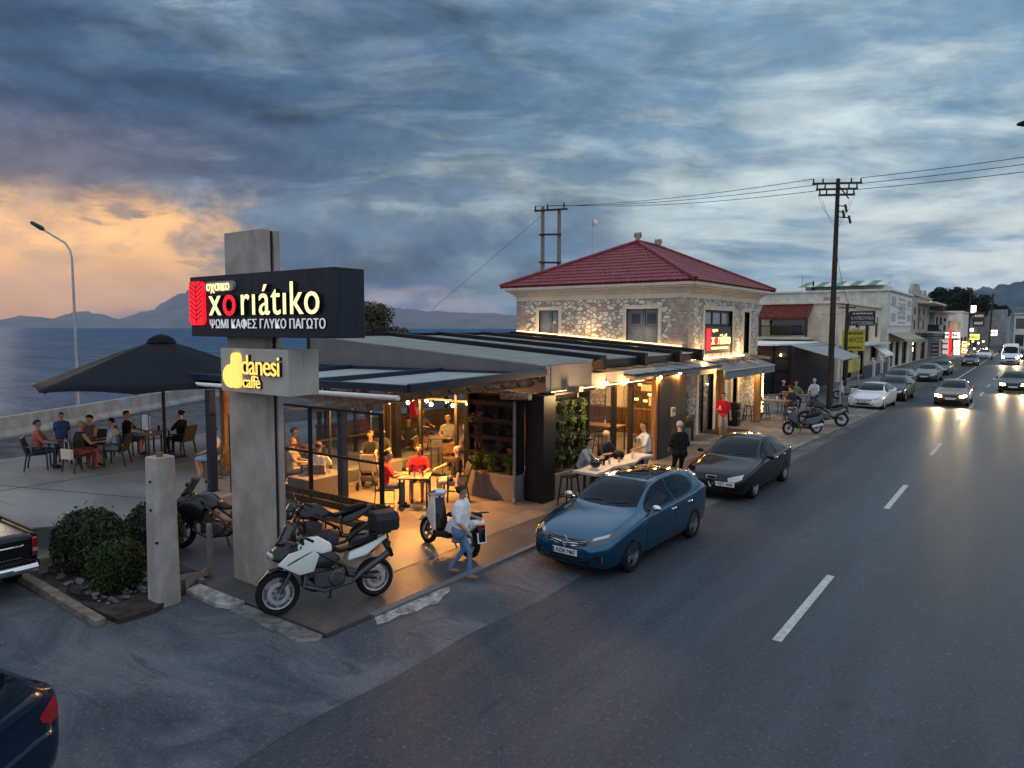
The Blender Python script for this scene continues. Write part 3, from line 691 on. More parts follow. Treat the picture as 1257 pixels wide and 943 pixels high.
b = MB(); b.bar((-11.15, 5.9, .30), (-11.45, 6.62, .12), .03, .08); b.bar((-11.5, 6.62, .1), (-11.15, 6.05, .1), .02, .2); o = b.build('bed_edging', M['steel']); tag(o, 'low metal edging strip of the planting bed behind the concrete post', 'edging')
b = MB(); pts = [(-12.6 + .5*cos(k*.5)*(1-.02*k) + k*.03, 5.05 + .28*sin(k*.5), .12 + .01*(k % 3)) for k in range(26)]; b.tube(pts, .014, 6); o = b.build('garden_hose', M['rubber'], smooth=True); tag(o, 'coiled black hose lying in the bed in front of the bushes', 'hose')

def leaves(b, c, r, n, size, rg, shell=.55, flat=0, long=1.7):
    """many small leaf quads through an ellipsoid, denser towards its uneven surface"""
    bumps = [(Vector((rg.gauss(0, 1), rg.gauss(0, 1), rg.gauss(0, 1))).normalized(), rg.uniform(-.22, .22)) for _ in range(9)]
    for k in range(n):
        d = Vector((rg.gauss(0, 1), rg.gauss(0, 1), rg.gauss(0, 1))).normalized()
        f = 1 + sum(a * max(0, d.dot(u))**3 for u, a in bumps)
        q = (shell + (1-shell)*rg.random()**.6) * f
        p = Vector((c[0] + d.x*r[0]*q, c[1] + d.y*r[1]*q, c[2] + d.z*r[2]*q))
        nrm = (d + Vector((rg.gauss(0, .6), rg.gauss(0, .6), rg.gauss(0, .6)))).normalized()
        a = nrm.cross(Vector((rg.gauss(0, 1), rg.gauss(0, 1), rg.gauss(0, 1)))).normalized(); bb = nrm.cross(a)
        s_ = size*rg.uniform(.6, 1.3)
        b.add([p - a*s_*long*.5, p + bb*s_*.4 + nrm*s_*.12, p + a*s_*long*.5, p - bb*s_*.4 + nrm*s_*.12], [(0, 1, 2, 3)])
    return b
def bush(label, c, r, n, size, m, seed, group='round bushes in the bed'):
    rg = random.Random(seed); t = thing('bush', label, 'bush', (c[0], c[1], .08), group=group)
    b = MB()
    for k in range(9):
        a = rg.uniform(0, 6.3); b.tube([(c[0], c[1], .05), (c[0]+.25*r[0]*cos(a), c[1]+.25*r[1]*sin(a), c[2]*.6), (c[0]+.7*r[0]*cos(a), c[1]+.7*r[1]*sin(a), c[2]+.3*r[2])], [.03, .02, .008], 5)
    b.build('stem', M['darkwood'], t)
    b = MB(); leaves(b, c, r, n, size, rg, .60); leaves(b, c, tuple(x*1.05 for x in r), n//30, size*1.1, rg, .85); b.build('foliage', m, t)
    return t
bush('wide dark rounded bush beside the pickup tail', (-13.55, 5.6, .60), (.72, .62, .56), 6500, .048, M['darkleaf'], 1)
bush('bright green rounded bush touching the concrete post', (-12.05, 5.32, .52), (.50, .48, .48), 5500, .042, M['shrubleaf'], 2)
bush('dark bush half hidden behind the concrete post', (-13.2, 6.55, .62), (.58, .50, .54), 4500, .046, M['darkleaf'], 3)
# ================================================================ the stone house
HX0, HX1, HY0, HY1 = -19.3, -11.0, 26.6, 35.4
def wall_grid(b, axis, c0, c1, u0, u1, z0, z1, holes):
    """wall of thickness c0..c1 with rectangular openings (u0,u1,z0,z1)"""
    us = sorted({u0, u1, *[h[0] for h in holes], *[h[1] for h in holes]}); zs = sorted({z0, z1, *[h[2] for h in holes], *[h[3] for h in holes]})
    for a, c in zip(us, us[1:]):
        for p, q in zip(zs, zs[1:]):
            um, zm = (a+c)/2, (p+q)/2
            if any(h[0] < um < h[1] and h[2] < zm < h[3] for h in holes): continue
            if axis == 'y': b.box(a, c, c0, c1, p, q)
            else: b.box(c0, c1, a, c, p, q)
H = thing('stone_house', 'rubble stone house with a dark red tiled hip roof and cream cornice', 'house', (-15, 31, 0))
holesL = [(-18.05, -17.0, 4.0, 5.2), (-13.68, -12.25, 3.75, 5.2), (-14.0, -11.7, 0.0, 2.55)]
holesR = [(28.35, 31.7, 3.35, 5.18), (33.25, 34.05, 3.25, 5.18), (27.85, 29.5, .06, 2.5), (31.85, 32.5, .06, 2.4)]
b = MB(); wall_grid(b, 'y', HY0, HY0+.4, HX0, HX1, 0, 5.62, holesL); wall_grid(b, 'x', HX1-.4, HX1, HY0+.4, HY1, 0, 5.62, holesR)
b.box(HX0, HX0+.4, HY0+.4, HY1, 0, 5.62); b.box(HX0+.4, HX1-.4, HY1-.4, HY1, 0, 5.62)
b.build('wall', M['stone'], H)
rg = random.Random(5)
b = MB(); z = 0
while z < 5.55:
    h = rg.uniform(.26, .36); h = min(h, 5.60-z); lx = rg.uniform(.45, .85); ly = rg.uniform(.4, .75)
    b.box(HX1-lx, HX1+.012, HY0-.012, HY0+ly, z+.012, z+h-.012); z += h
b.build('quoin', M['quoin'], H, bevel=.02)
b = MB(); z = 3.3
while z < 5.55:
    h = rg.uniform(.26, .36); h = min(h, 5.60-z); b.box(HX0-.012, HX0+rg.uniform(.35, .6), HY0-.012, HY0+.3, z+.012, z+h-.012); z += h
b.build('quoin', M['quoin'], H, bevel=.02)
b = MB(); e = .03
for (o, z0, z1) in ((.03, 5.62, 5.86), (.12, 5.86, 5.95), (.22, 5.95, 6.03), (.34, 6.03, 6.10), (.42, 6.10, 6.22)):
    b.box(HX0-o, HX1+o, HY0-o, HY1+o, z0, z1)
b.build('cornice', M['cream'], H, bevel=.012)
# tiled hip roof
EX0, EX1, EY0, EY1, EZ = HX0-.62, HX1+.45, HY0-.45, HY1+1.1, 6.27
RA = Vector((-15.25, 30.7, 8.42)); RB = Vector((-15.25, 32.6, 8.42))
def tile_slope(b, a, c, t1, t0):
    """slope between eave a->c and ridge points t0 (above a) -> t1 (above c), with pantile relief"""
    a, c, t0, t1 = map(Vector, (a, c, t0, t1)); e = (c-a).normalized(); L = (c-a).length
    n = (c-a).cross(t0-a).normalized(); n = n if n.z > 0 else -n
    sl = (t0-a) - e*(t0-a).dot(e); S = sl.length; sl.normalize()
    NU = int(L/.055); rows = int(S/.36); vs = []; NV = rows*3
    for j in range(NV+1):
        v = (j//3 + (0, .05, .97)[j % 3]) / rows if j < NV else 1.0
        l0 = a + (t0-a)*v; l1 = c + (t1-c)*v
        for i in range(NU+1):
            p = l0 + (l1-l0)*(i/NU); u = (p-a).dot(e)
            hgt = .030*abs(sin(pi*u/.225)) + (.035*(1 - (v*rows) % 1) if j % 3 else (0.0 if j else .0))
            vs.append(p + n*hgt)
    W_ = NU+1
    b.add(vs, [(j*W_+i, j*W_+i+1, (j+1)*W_+i+1, (j+1)*W_+i) for j in range(NV) for i in range(NU)])
A_, B_, C_, D_ = (EX0, EY0, EZ), (EX1, EY0, EZ), (EX1, EY1, EZ), (EX0, EY1, EZ)
b = MB(); tile_slope(b, A_, B_, RA, RA); tile_slope(b, B_, C_, RB, RA); tile_slope(b, C_, D_, RB, RB); tile_slope(b, D_, A_, RA, RB)
b.box(EX0+.05, EX1-.05, EY0+.05, EY1-.05, 6.225, 6.265)
roof = b.build('roof', M['tilered'], H)
b = MB()
for p, q in ((A_, RA), (B_, RA), (C_, RB), (D_, RB), (RA, RB)):
    p, q = Vector(p), Vector(q); L = (q-p).length; k = int(L/.36)
    for i in range(k):
        u = p + (q-p)*(i/k); v = p + (q-p)*((i+1.06)/k)
        b.tube([u + Vector((0, 0, .03)), v + Vector((0, 0, .055))], [.115, .095], 8)
b.build('hip_tile', M['tilered'], roof, True)
for p in (RA, RB + Vector((0, .35, -.08)) ):
    b = MB(); x, y, z = p; b.prism([(-.06, .0), (.06, .0), (.07, .12), (.17, .22), (.19, .36), (.13, .47), (.04, .40), (0, .46), (-.04, .40), (-.13, .47), (-.19, .36), (-.17, .22), (-.07, .12)], -.05, .05, 'y')
    b.xf(Matrix.Translation((x, y, z+.02))); b.build('ridge_ornament', mat('ornament_clay', (.30, .13, .12), .8, var=.5, vscale=9, var2=(.5, .42, .4)), roof, bevel=.01)
# windows of the upper floor
def shutter_window(x0, x1, z0, z1, y, rows):
    f = MB()
    for u0, u1, p, q in ((x0-.15, x0, z0-.1, z1+.15), (x1, x1+.15, z0-.1, z1+.15), (x0, x1, z1, z1+.15), (x0, x1, z0-.1, z0)): f.box(u0, u1, y-.035, y+.25, p, q)
    w = f.build('window', M['cream'], H, bevel=.008)
    s = MB(); xm = (x0+x1)/2
    for a, c in ((x0, xm-.012), (xm+.012, x1)):
        s.box(a, a+.07, y+.10, y+.15, z0, z1); s.box(c-.07, c, y+.10, y+.15, z0, z1)
        for zz_ in (z0, z0+(z1-z0)*.45, z1-.07): s.box(a+.07, c-.07, y+.10, y+.15, zz_, zz_+.07)
        s.box(a+.07, c-.07, y+.125, y+.14, z0+.07, z0+(z1-z0)*.45)
    s.build('shutter', M['bluegrey'], w, bevel=.006)
    g_ = MB(); g_.box(x0+.05, x1-.05, y+.16, y+.17, z0, z1); g_.build('pane', mat('dull_pane', (.10, .13, .17), .12), w)
    if rows:
        d = MB(); d.box(x0+.18, xm-.16, y+.118, y+.124, z1-.6, z1-.2); d.box(xm+.16, x1-.18, y+.118, y+.124, z1-.6, z1-.2); d.build('sticker', mat('dark_sticker', (.03, .035, .05), .5), w)
shutter_window(-18.05, -17.0, 4.0, 5.2, HY0, 0); shutter_window(-13.68, -12.25, 3.75, 5.2, HY0, 1)
f = MB(); x = HX1
for a, c, p, q in ((28.17, 28.35, 3.2, 5.36), (31.7, 31.88, 3.2, 5.36), (28.35, 31.7, 5.18, 5.36)): f.box(x-.25, x+.035, a, c, p, q)
w = f.build('window', M['cream'], H, bevel=.008)
f = MB()
for a, c, p, q in ((28.35, 31.7, 5.08, 5.18), (28.35, 31.7, 4.52, 4.6), (28.35, 28.45, 3.35, 5.08), (31.6, 31.7, 3.35, 5.08), (29.45, 29.53, 4.6, 5.08), (30.52, 30.6, 4.6, 5.08)): f.box(x-.16, x-.09, a, c, p, q)
f.build('frame', M['black'], w, bevel=.005)
f = MB(); f.box(x-.14, x-.13, 28.45, 31.6, 4.6, 5.08); f.build('pane', mat('sky_pane', (.16, .19, .20), .08), w)
f = MB()
for a, c, p, q in ((33.07, 33.25, 3.1, 5.36), (34.05, 34.23, 3.1, 5.36), (33.25, 34.05, 5.18, 5.36)): f.box(x-.25, x+.035, a, c, p, q)
w = f.build('window', M['cream'], H, bevel=.008); f = MB(); f.box(x-.15, x-.12, 33.25, 34.05, 3.3, 5.18); f.build('pane', M['darkglass'], w)
# lit panel in the road window (sign hung in the opening)
t = thing('window_sign', 'small black lit xoriatiko panel in the upper window above the awning', 'sign', (HX1, 30, 3.4))
b = MB(); b.box(x-.10, x-.02, 28.46, 31.59, 3.36, 4.5); b.build('panel', M['signblack'], t)
def rletters(txt, y, z, size, depth, mf, par, sx=1, X=HX1, align='LEFT', bold=0):
    bb = text_mb(txt, size, depth, sx, 1.0, bold, align); face_to(bb, (X+depth/2, y, z), pi/2); return bb.build('lettering', mf, par)
rletters('x', 29.22, 3.93, .66, .03, M['letter'], t, 1.05, HX1-.02, bold=.006); rletters('o', 29.58, 3.93, .66, .03, M['redlit'], t, 1.05, HX1-.02, bold=.012)
rletters('riátiko', 29.95, 3.93, .66, .03, M['letter'], t, .92, HX1-.02, bold=.006)
rletters('οχαικο', 29.3, 4.33, .2, .02, M['letter'], t, 1, HX1-.02); rletters('ΨΩΜΙ ΚΑΦΕΣ ΓΛΥΚΟ ΠΑΓΩΤΟ', 29.2, 3.56, .14, .02, M['letter'], t, 1, HX1-.02)
b = MB(); b.box(HX1-.02, HX1+.01, 28.62, 29.10, 3.5, 4.40); b.build('red_loaf', M['redlit'], t)
# ground floor of the road front
b = MB()
for a, c in ((27.6, 27.85), (29.5, 29.75)): b.box(HX1-.25, HX1+.03, a, c, .056, 2.72)
b.box(HX1-.25, HX1+.03, 27.85, 29.5, 2.5, 2.72)
dw = b.build('door_surround', M['cream'], H, bevel=.01)
b = MB(); b.box(HX1-.16, HX1-.12, 27.9, 28.62, .1, 2.45); b.box(HX1-.13, HX1-.09, 28.64, 29.46, .1, 2.45); b.build('glass_door', M['glass'], dw)
b = MB()
for a in (27.86, 28.6, 29.4): b.box(HX1-.17, HX1-.08, a, a+.06, .07, 2.5)
b.build('door_frame', M['black'], dw)
b = MB(); b.box(HX1-.3, HX1+.05, 31.60, 31.85, .056, 2.6); b.box(HX1-.3, HX1+.05, 32.5, 32.75, .056, 2.6); b.box(HX1-.3, HX1+.05, 31.85, 32.5, 2.4, 2.6); ds = b.build('door_surround', M['cream'], H, bevel=.01)
b = MB(); b.box(HX1-.2, HX1-.14, 31.86, 32.49, .06, 2.4); b.build('door', mat('dark_door', (.03, .045, .075), .4), ds)
b = MB(); b.box(HX1+.004, HX1+.14, 30.0, 30.9, .056, 2.75); b.build('pilaster', M['cream'], H, bevel=.01)
b = MB(); b.box(HX1-3, HX1-2.9, 27.0, 31.6, 0, 2.9); b.build('inner_wall', M['cream'], H)
b = MB(); b.box(HX0+.4, HX1-.4, HY0+.4, HY1-.4, 2.92, 3.0); b.build('upper_floor', M['cream'], H)
plight('shop_lamp', (-12.2, 28.8, 2.5), 60, (1, .78, .5), .15, H); plight('shop_lamp', (-12.2, 27.4, 2.3), 30, (1, .72, .4), .15, H)
# drinks fridge standing inside the door
t = thing('drinks_fridge', 'glass-fronted drinks fridge full of coloured bottles behind the house door', 'fridge', (-11.9, 28.1, .06))
b = MB(); b.box(-12.35, -11.72, 27.75, 28.6, .06, 2.1); b.build('cabinet', M['white'], t)
cols = [(.1, .4, .1), (.6, .5, .1), (.5, .08, .06), (.2, .35, .5), (.5, .5, .5)]
for k in range(5):
    b = MB()
    for j in range(6): b.tube([(-11.66, 27.83+.135*j, .25+.35*k), (-11.66, 27.83+.135*j, .42+.35*k), (-11.66, 27.83+.135*j, .50+.35*k)], [.045, .045, .018], 8)
    b.build('bottle_row', mat('bottle', cols[k], .25), t)
b = MB(); b.box(-11.72, -11.60, 27.76, 28.59, 1.98, 2.08); b.build('light_bar', emat('fridge_light', (.8, .9, 1), 6), t)

# ================================================================ restaurant terrace roofs
def zroof(x): return 3.42 + (-10.0 - x)*.072
T = thing('terrace_roof', 'low pale sheet roof with dark beams and grey fascia beside the stone house', 'roof', (-15, 20, 3))
b = MB(); b.hexa([(-19.3, 15.2, zroof(-19.3)-.06), (-10.4, 15.2, zroof(-10.4)-.06), (-10.9, 26.58, zroof(-10.9)-.06), (-19.3, 26.58, zroof(-19.3)-.06),
                 (-19.3, 15.2, zroof(-19.3)), (-10.4, 15.2, zroof(-10.4)), (-10.9, 26.58, zroof(-10.9)), (-19.3, 26.58, zroof(-19.3))])
for k in range(56):
    y = 15.3 + k*.2; b.hexa([(-19.2, y, zroof(-19.2)+.002), (-10.5, y, zroof(-10.5)+.002), (-10.5, y+.05, zroof(-10.5)+.002), (-19.2, y+.05, zroof(-19.2)+.002), (-19.2, y, zroof(-19.2)+.03), (-10.5, y, zroof(-10.5)+.03), (-10.5, y+.05, zroof(-10.5)+.03), (-19.2, y+.05, zroof(-19.2)+.03)])
b.build('roof_sheet', M['whiteroof'], T)
b = MB(); b.box(-19.5, -19.3, 15.0, 26.6, 3.0, zroof(-19.3)+.12); b.build('far_edge', M['black'], T)
for y in (18.4, 21.2, 24.0, 26.1):
    b = MB(); b.hexa([(-19.3, y, zroof(-19.3)+.03), (-10.2, y, zroof(-10.2)-.25), (-10.2, y+.22, zroof(-10.2)-.25), (-19.3, y+.22, zroof(-19.3)+.03), (-19.3, y, zroof(-19.3)+.17), (-10.2, y, zroof(-10.2)+.17), (-10.2, y+.22, zroof(-10.2)+.17), (-19.3, y+.22, zroof(-19.3)+.17)])
    b.build('beam', M['black'], T, bevel=.01)
b = MB(); b.hexa([(-19.3, 14.98, 2.95), (-9.95, 14.98, 2.72), (-9.95, 15.2, 2.72), (-19.3, 15.2, 2.95), (-19.3, 14.98, zroof(-19.3)+.04), (-9.95, 14.98, zroof(-9.95)+.02), (-9.95, 15.2, zroof(-9.95)+.02), (-19.3, 15.2, zroof(-19.3)+.04)])
b.build('fascia', M['greyrender'], T, bevel=.01)
b = MB(); b.box(-10.12, -9.93, 15.2, 17.28, 2.765, zroof(-10)+.03); b.build('fascia', M['greyrender'], T, bevel=.01)
b = MB(); b.box(-10.6, -10.4, 18.6, 26.5, 3.22, 3.44); b.build('gutter_beam', M['black'], T, bevel=.01)
b = MB(); b.box(-19.2, -10.4, 26.50, 26.585, zroof(-10.5)+.0, zroof(-10.5)+.001) if False else b.hexa([(-19.2, 26.45, zroof(-19.2)+.19), (-11.2, 26.45, zroof(-11.2)+.19), (-11.2, 26.52, zroof(-11.2)+.19), (-19.2, 26.52, zroof(-19.2)+.19), (-19.2, 26.45, zroof(-19.2)+.22), (-11.2, 26.45, zroof(-11.2)+.22), (-11.2, 26.52, zroof(-11.2)+.22), (-19.2, 26.52, zroof(-19.2)+.22)])
b.build('light_strip', emat('roof_strip', (1, .58, .22), 6), T)
for y in (28.6, 32.4):
    pass
for x in (-17.8, -15.4, -13.0): plight('roof_wash', (x, 26.15, zroof(x)+.6), 16, (1, .62, .28), .15, T)
t = thing('wall_uplight', 'warm glowing strip lighting the stone under the upper road window', 'light', (-10.9, 30, 3.1))
b = MB(); b.box(-10.92, -10.86, 26.8, 33.0, 3.16, 3.19); plight('wash', (-10.62, 27.6, 3.45), 34, (1, .62, .28), .12, t); plight('wash', (-10.62, 32.6, 3.45), 30, (1, .62, .28), .12, t); b.build('strip', emat('wash_strip', (1, .58, .22), 18), t)

# front awning over the glazed terrace
T2 = thing('terrace_awning', 'dark blue framed flat awning with pale fabric over the glazed terrace', 'awning', (-15, 12, 3))
b = MB(); b.hexa([(-21.1, 10.9, 2.93), (-10.35, 10.5, 3.08), (-10.0, 15.0, 3.2), (-21.0, 15.0, 3.05), (-21.1, 10.9, 2.96), (-10.35, 10.5, 3.11), (-10.0, 15.0, 3.23), (-21.0, 15.0, 3.08)]); b.build('fabric', M['whiteroof'], T2)
for nm, p, q, w, h in (('front_beam', (-21.2, 10.85, 3.0), (-10.30, 10.45, 3.15), .12, .16), ('side_beam', (-10.28, 10.42, 3.17), (-9.95, 14.96, 3.28), .13, .17), ('rear_beam', (-21, 14.88, 3.12), (-10.05, 14.88, 3.2), .08, .16), ('middle_beam', (-13.9, 10.7, 3.12), (-13.4, 14.9, 3.22), .1, .14), ('middle_beam', (-17.4, 10.8, 3.08), (-17.2, 14.9, 3.18), .1, .14)):
    b = MB(); b.bar(p, q, w, h); b.build(nm, M['navy'], T2, bevel=.01)
b = MB(); b.tube([(-21.1, 10.7, 2.80), (-10.5, 10.33, 2.96)], .055, 10); b.build('fabric_roll', M['white'], T2, True)
for k in range(7):
    b = MB(); y = 10.9+k*.62; b.tube([(-10.2+.05*k*.3, y, 3.05), (-10.2+.05*k*.3, y+.1, 2.98)], .03, 6); b.build('clip', M['navy'], T2)
for x, y, l in ((-13.35, 11.25, 'black square awning post standing behind the glass windscreen'), (-16.1, 9.5, 'black square awning post at the edge of the raised slab')):
    b = MB(); z0 = .05 if x > -15 else .4; b.box(x-.09, x+.09, y-.09, y+.09, z0, 2.9); b.box(x-.14, x+.14, y-.14, y+.14, z0, z0+.015); o = b.build('awning_post', M['navy'] , bevel=.006); tag(o, l, 'post')
# logs of the old pergola
for p, q, l, m_, r in (((-12.0, 10.75, 2.76), (-10.35, 14.9, 3.0), 'rough round timber beam under the awning edge towards the plant shelf', 'log', .12), ((-16.4, 10.9, 2.95), (-11.95, 10.9, 2.66), 'flat grey timber beam crossing behind the coffee sign', 'log', .14), ((-13.6, 10.55, 2.55), (-12.55, 10.9, 2.62), 'short stub of round log poking out behind the glass windscreen', 'log', .13)):
    b = MB()
    if 'flat' in l: b.bar(p, q, .16, .24)
    else: b.tube([p, (Vector(p)+Vector(q))/2 + Vector((0, 0, .03)), q], [r, r*.95, r*.9], 10)
    o = b.build('timber_beam', M['log'], smooth='flat' not in l); tag(o, l, 'beam')
b = MB(); b.tube([(-10.6, 14.0, 2.72), (-9.75, 14.0, 2.75)], .09, 10); o = b.build('beam_end', M['log'], smooth=True); tag(o, 'short pale log end sticking out above the plant shelf', 'beam')
b = MB(); b.bar((-9.95, 15.9, 2.82), (-9.45, 15.9, 2.82), .2, .13); b.bar((-9.56, 15.9, 2.80), (-9.56, 15.9, 2.60), .03, .03); o = b.build('beam_end', M['log']); tag(o, 'short square timber end on the grey wall above the green planter', 'beam')

# glass windscreen
T3 = thing('glass_windscreen', 'tall framed glass windscreen in front of the tables beside the pylon', 'glass screen', (-12.3, 10, .05))
xs = (-14.6, -12.95, -10.66)
for x in xs:
    b = MB(); b.box(x-.035, x+.035, 9.965, 10.035, .052, 2.66); b.build('post', M['black'], T3)
for z in (.58, 1.62, 2.64):
    for a, c in zip(xs, xs[1:]):
        b = MB(); b.box(a+.036, c-.036, 9.975, 10.025, z-.025, z+.025); b.build('rail', M['black'], T3)
for a, c in zip(xs, xs[1:]):
    b = MB(); b.box(a+.036, c-.036, 9.994, 10.0, .61, 1.595); b.box(a+.036, c-.036, 9.994, 10.0, 1.645, 2.615); b.build('pane', M['glass'], T3)
T3b = thing('glass_windscreen', 'side glass windscreen running back from the raised slab post', 'glass screen', (-15.6, 10.5, .4))
for y in (9.7, 11.2, 12.7, 14.2):
    b = MB(); b.box(-15.62, -15.56, y-.03, y+.03, .4, 2.3); b.build('post', M['black'], T3b)
b = MB(); b.box(-15.61, -15.57, 9.73, 14.17, 2.25, 2.3); b.box(-15.61, -15.57, 9.73, 14.17, 1.3, 1.34); b.build('rail', M['black'], T3b)
b = MB(); b.box(-15.595, -15.587, 9.73, 14.17, .45, 2.25); b.build('pane', M['glass'], T3b)

# dark bench along the windscreen
T4 = thing('slatted_bench', 'long dark slatted bench along the glass windscreen behind the black motorcycle', 'bench', (-11.9, 9.5, .05))
for k in range(4):
    b = MB(); b.box(-14.3, -10.05, 9.28+k*.1, 9.36+k*.1, .45, .48); b.build('seat_slat', M['darkwood'], T4, bevel=.005)
for k in range(2):
    b = MB(); b.box(-14.3, -10.05, 9.70+k*.02, 9.735+k*.02, .56+k*.16, .70+k*.16); b.build('back_slat', M['darkwood'], T4, bevel=.005)
for x in (-14.1, -12.9, -11.6, -10.2):
    b = MB(); b.tube([(x, 9.3, .05), (x, 9.3, .44), (x, 9.66, .44), (x, 9.76, .88)], .02, 6); b.tube([(x, 9.66, .44), (x, 9.75, .05)], .02, 6); b.build('leg', M['black'], T4)
b = MB(); b.tube([(-10.08, 9.28, .46), (-10.02, 9.26, .68), (-10.02, 9.5, .72), (-10.06, 9.74, .72)], .025, 8); b.build('armrest', M['black'], T4, True)

# ---------------------------------------------------------------- plant walls
def plant_wall(name, label, o, ax, L, lights):
    """black shelf frame on a grey planter box; o = base corner, ax = direction of its length"""
    t = thing(name, label, 'plant shelf', o); a = Vector(ax).normalized(); n = Vector((a.y, -a.x, 0)); o = Vector(o)   # n points out to the viewer
    def bx(b, u0, u1, d0, d1, z0, z1):
        vs = [o + a*u + n*d + Vector((0, 0, z)) for z in (z0, z1) for u, d in ((u0, d0), (u1, d0), (u1, d1), (u0, d1))]; b.hexa(vs)
    b = MB(); bx(b, 0, L, -.45, 0, 0, .66); b2 = b.build('planter_box', M['greyrender'], t, bevel=.012)
    b = MB(); bx(b, .04, L-.04, -.41, -.04, .661, .675); b.build('soil', M['soil'], b2)
    b = MB(); bx(b, 0, L, -.42, -.38, .68, 2.66); b.build('back_panel', M['charcoal'], t)
    for u in (0, L-.07):
        b = MB(); bx(b, u, u+.07, -.378, -.05, .68, 2.66); b.build('upright', M['black'], t)
    for z in (1.08, 1.52, 1.96, 2.40):
        b = MB(); bx(b, .07, L-.07, -.375, -.10, z, z+.03); bx(b, .07, L-.07, -.10, -.08, z-.02, z+.10); b.build('shelf', M['black'], t)
    b = MB(); bx(b, -.1, L+.1, -.44, .02, 2.67, 2.72); b.build('top_board', M['black'], t)
    return t, o, a, n
PW1, o1, a1, n1_ = plant_wall('plant_shelf', 'black shelf of potted plants on a grey planter beside the scooter', (-11.85, 14.1, .05), (1, 0, 0), 1.58, 0)
PW2, o2, a2, n2_ = plant_wall('plant_shelf', 'black shelf overflowing with bright green plants facing the road bar', (-9.62, 14.95, .05), (0, 1, 0), 1.8, 0)
rg = random.Random(21); nplant = 0
POT = ('small potted plant with thin stems', 'leafy potted plant', 'dry reddish potted plant')
def pot_plant(p, size, m_, seed, label, pot=True, droop=0, n=120, group='pots on the black plant shelf', hang=None):
    rg = random.Random(seed); t = thing('potted_plant', label, 'plant', tuple(p), group=group)
    if pot:
        b = MB(); b.lathe([(.07, 0), (.10, .17), (.11, .17), (.11, .20), (.095, .20)], tuple(p), 12); b.build('pot', M['black'] if seed % 3 else M['terracotta'], t, True)
    b = MB(); c = (p[0], p[1], p[2] + .2 + size*.5)
    leaves(b, c, (size*.8, size*.8, size*.7), n, .045, rg, .2)
    for k in range(droop):
        a = rg.uniform(0, 6.3); q = Vector((p[0], p[1], p[2]+.22)); l = size*rg.uniform(1.2, 2.2)
        for s_ in range(int(l/.035)):
            q = q + Vector((cos(a)*.012*(1 if s_ < 6 else .2), sin(a)*.012*(1 if s_ < 6 else .2), .015 if s_ < 3 else -.035)); leaves(b, tuple(q), (.03, .03, .02), 2, .045, rg, .3)
    b.build('foliage', m_, t); return t
k = 0
for z, row in ((1.11, (.95, 1.3)), (1.55, (.9, 1.28)), (1.99, (.3, .85, 1.28))):
    for u in row:
        k += 1; p = o1 + a1*u - n1_*.22 + Vector((0, 0, z))
        pot_plant(p, .17, M['dryleaf'] if k % 2 else M['darkleaf'], 100+k, ('small potted plant with sparse stems on the %s shelf towards the %s post' % (('lower', 'middle', 'top')[int((z-1.1)/.43)], ('wooden', 'wooden', 'black')[min(2, int(u/.5))])) , n=70)
for u, z, sz, d, l in ((.32, 1.62, .34, 26, 'large trailing plant with reddish dry leaves hanging over the shelves'), (.25, .68, .25, 8, 'small green trailing plant at the inner end of the grey planter'), (.75, .68, .28, 10, 'bushy green plant in the middle of the grey planter'), (1.32, .70, .30, 18, 'green ivy spilling over the outer end of the grey planter')):
    k += 1; pot_plant(o1 + a1*u - n1_*.12 + Vector((0, 0, z)), sz, M['dryleaf'] if 'reddish' in l else M['greenleaf'], 130+k, l, False, d, 260)
rows_ = ('bottom', 'second', 'third', 'top')
for j, z in enumerate((.72, 1.2, 1.62, 2.06)):
    for i, u in enumerate((.35, .9, 1.45)):
        k += 1; pot_plant(o2 + a2*u - n2_*.10 + Vector((0, 0, z)), .21, M['greenleaf'], 160+k, 'lush green trailing plant in the %s row of the road-side shelf, %s' % (rows_[j], ('at the black column', 'in the middle', 'by the wooden post')[i]), False, 6, 190, 'green plants on the road-side shelf')
# columns of the corner
for x0, x1, y0, y1, m_, l in ((-10.2, -9.63, 14.42, 14.93, 'black', 'wide black boxed column at the terrace corner between two plant shelves'), (-10.9, -10.72, 17.5, 17.7, 'wood', 'brown timber post beside the green plant shelf at the bar')):
    b = MB(); b.box(x0, x1, y0, y1, .05, 2.74); o = b.build('column', M[m_], bevel=.01); tag(o, l, 'column')
b = MB(); b.tube([(-10.24, 14.03, 2.6), (-10.24, 14.03, .2), (-10.16, 13.93, .09)], .04, 10); o = b.build('drainpipe', M['greyrender'], smooth=True); tag(o, 'grey drainpipe between the planter box and the black column', 'drainpipe')

# ---------------------------------------------------------------- road-side glazed bar
T5 = thing('bar_glazing', 'dark framed glass front of the road-side bar under string bulbs', 'glass front', (-9.95, 19, .05))
for y in (16.9, 18.65, 19.75):
    b = MB(); b.box(-10.03, -9.90, y-.07, y+.07, .06, 2.8); b.build('post', M['black'] if y != 16.9 else M['wood'], T5)
b = MB(); b.box(-10.0, -9.94, 16.98, 18.57, .1, 2.72); b.build('pane', M['glass'], T5)
b = MB(); b.box(-10.05, -9.86, 14.95, 20.6, 2.70, 2.76); b.build('top_rail', M['black'], T5)
b = MB(); b.box(-9.858, -9.84, 15.1, 20.4, 2.765, 2.785); b.build('light_strip', emat('rail_strip', (1, .66, .3), 4), T5)
b = MB(); b.box(-10.07, -9.86, 21.6, 22.6, .06, 2.82); b.build('door_leaf', mat('brown_panel', (.030, .020, .015), .5, var=.2), T5, bevel=.01)
b = MB(); b.box(-10.05, -9.88, 22.62, 23.9, .06, 2.82); b.build('door_leaf', mat('rust_panel', (.075, .040, .022), .55, var=.3, vscale=1.5, stretch=(5, 5, .6)), T5, bevel=.01)
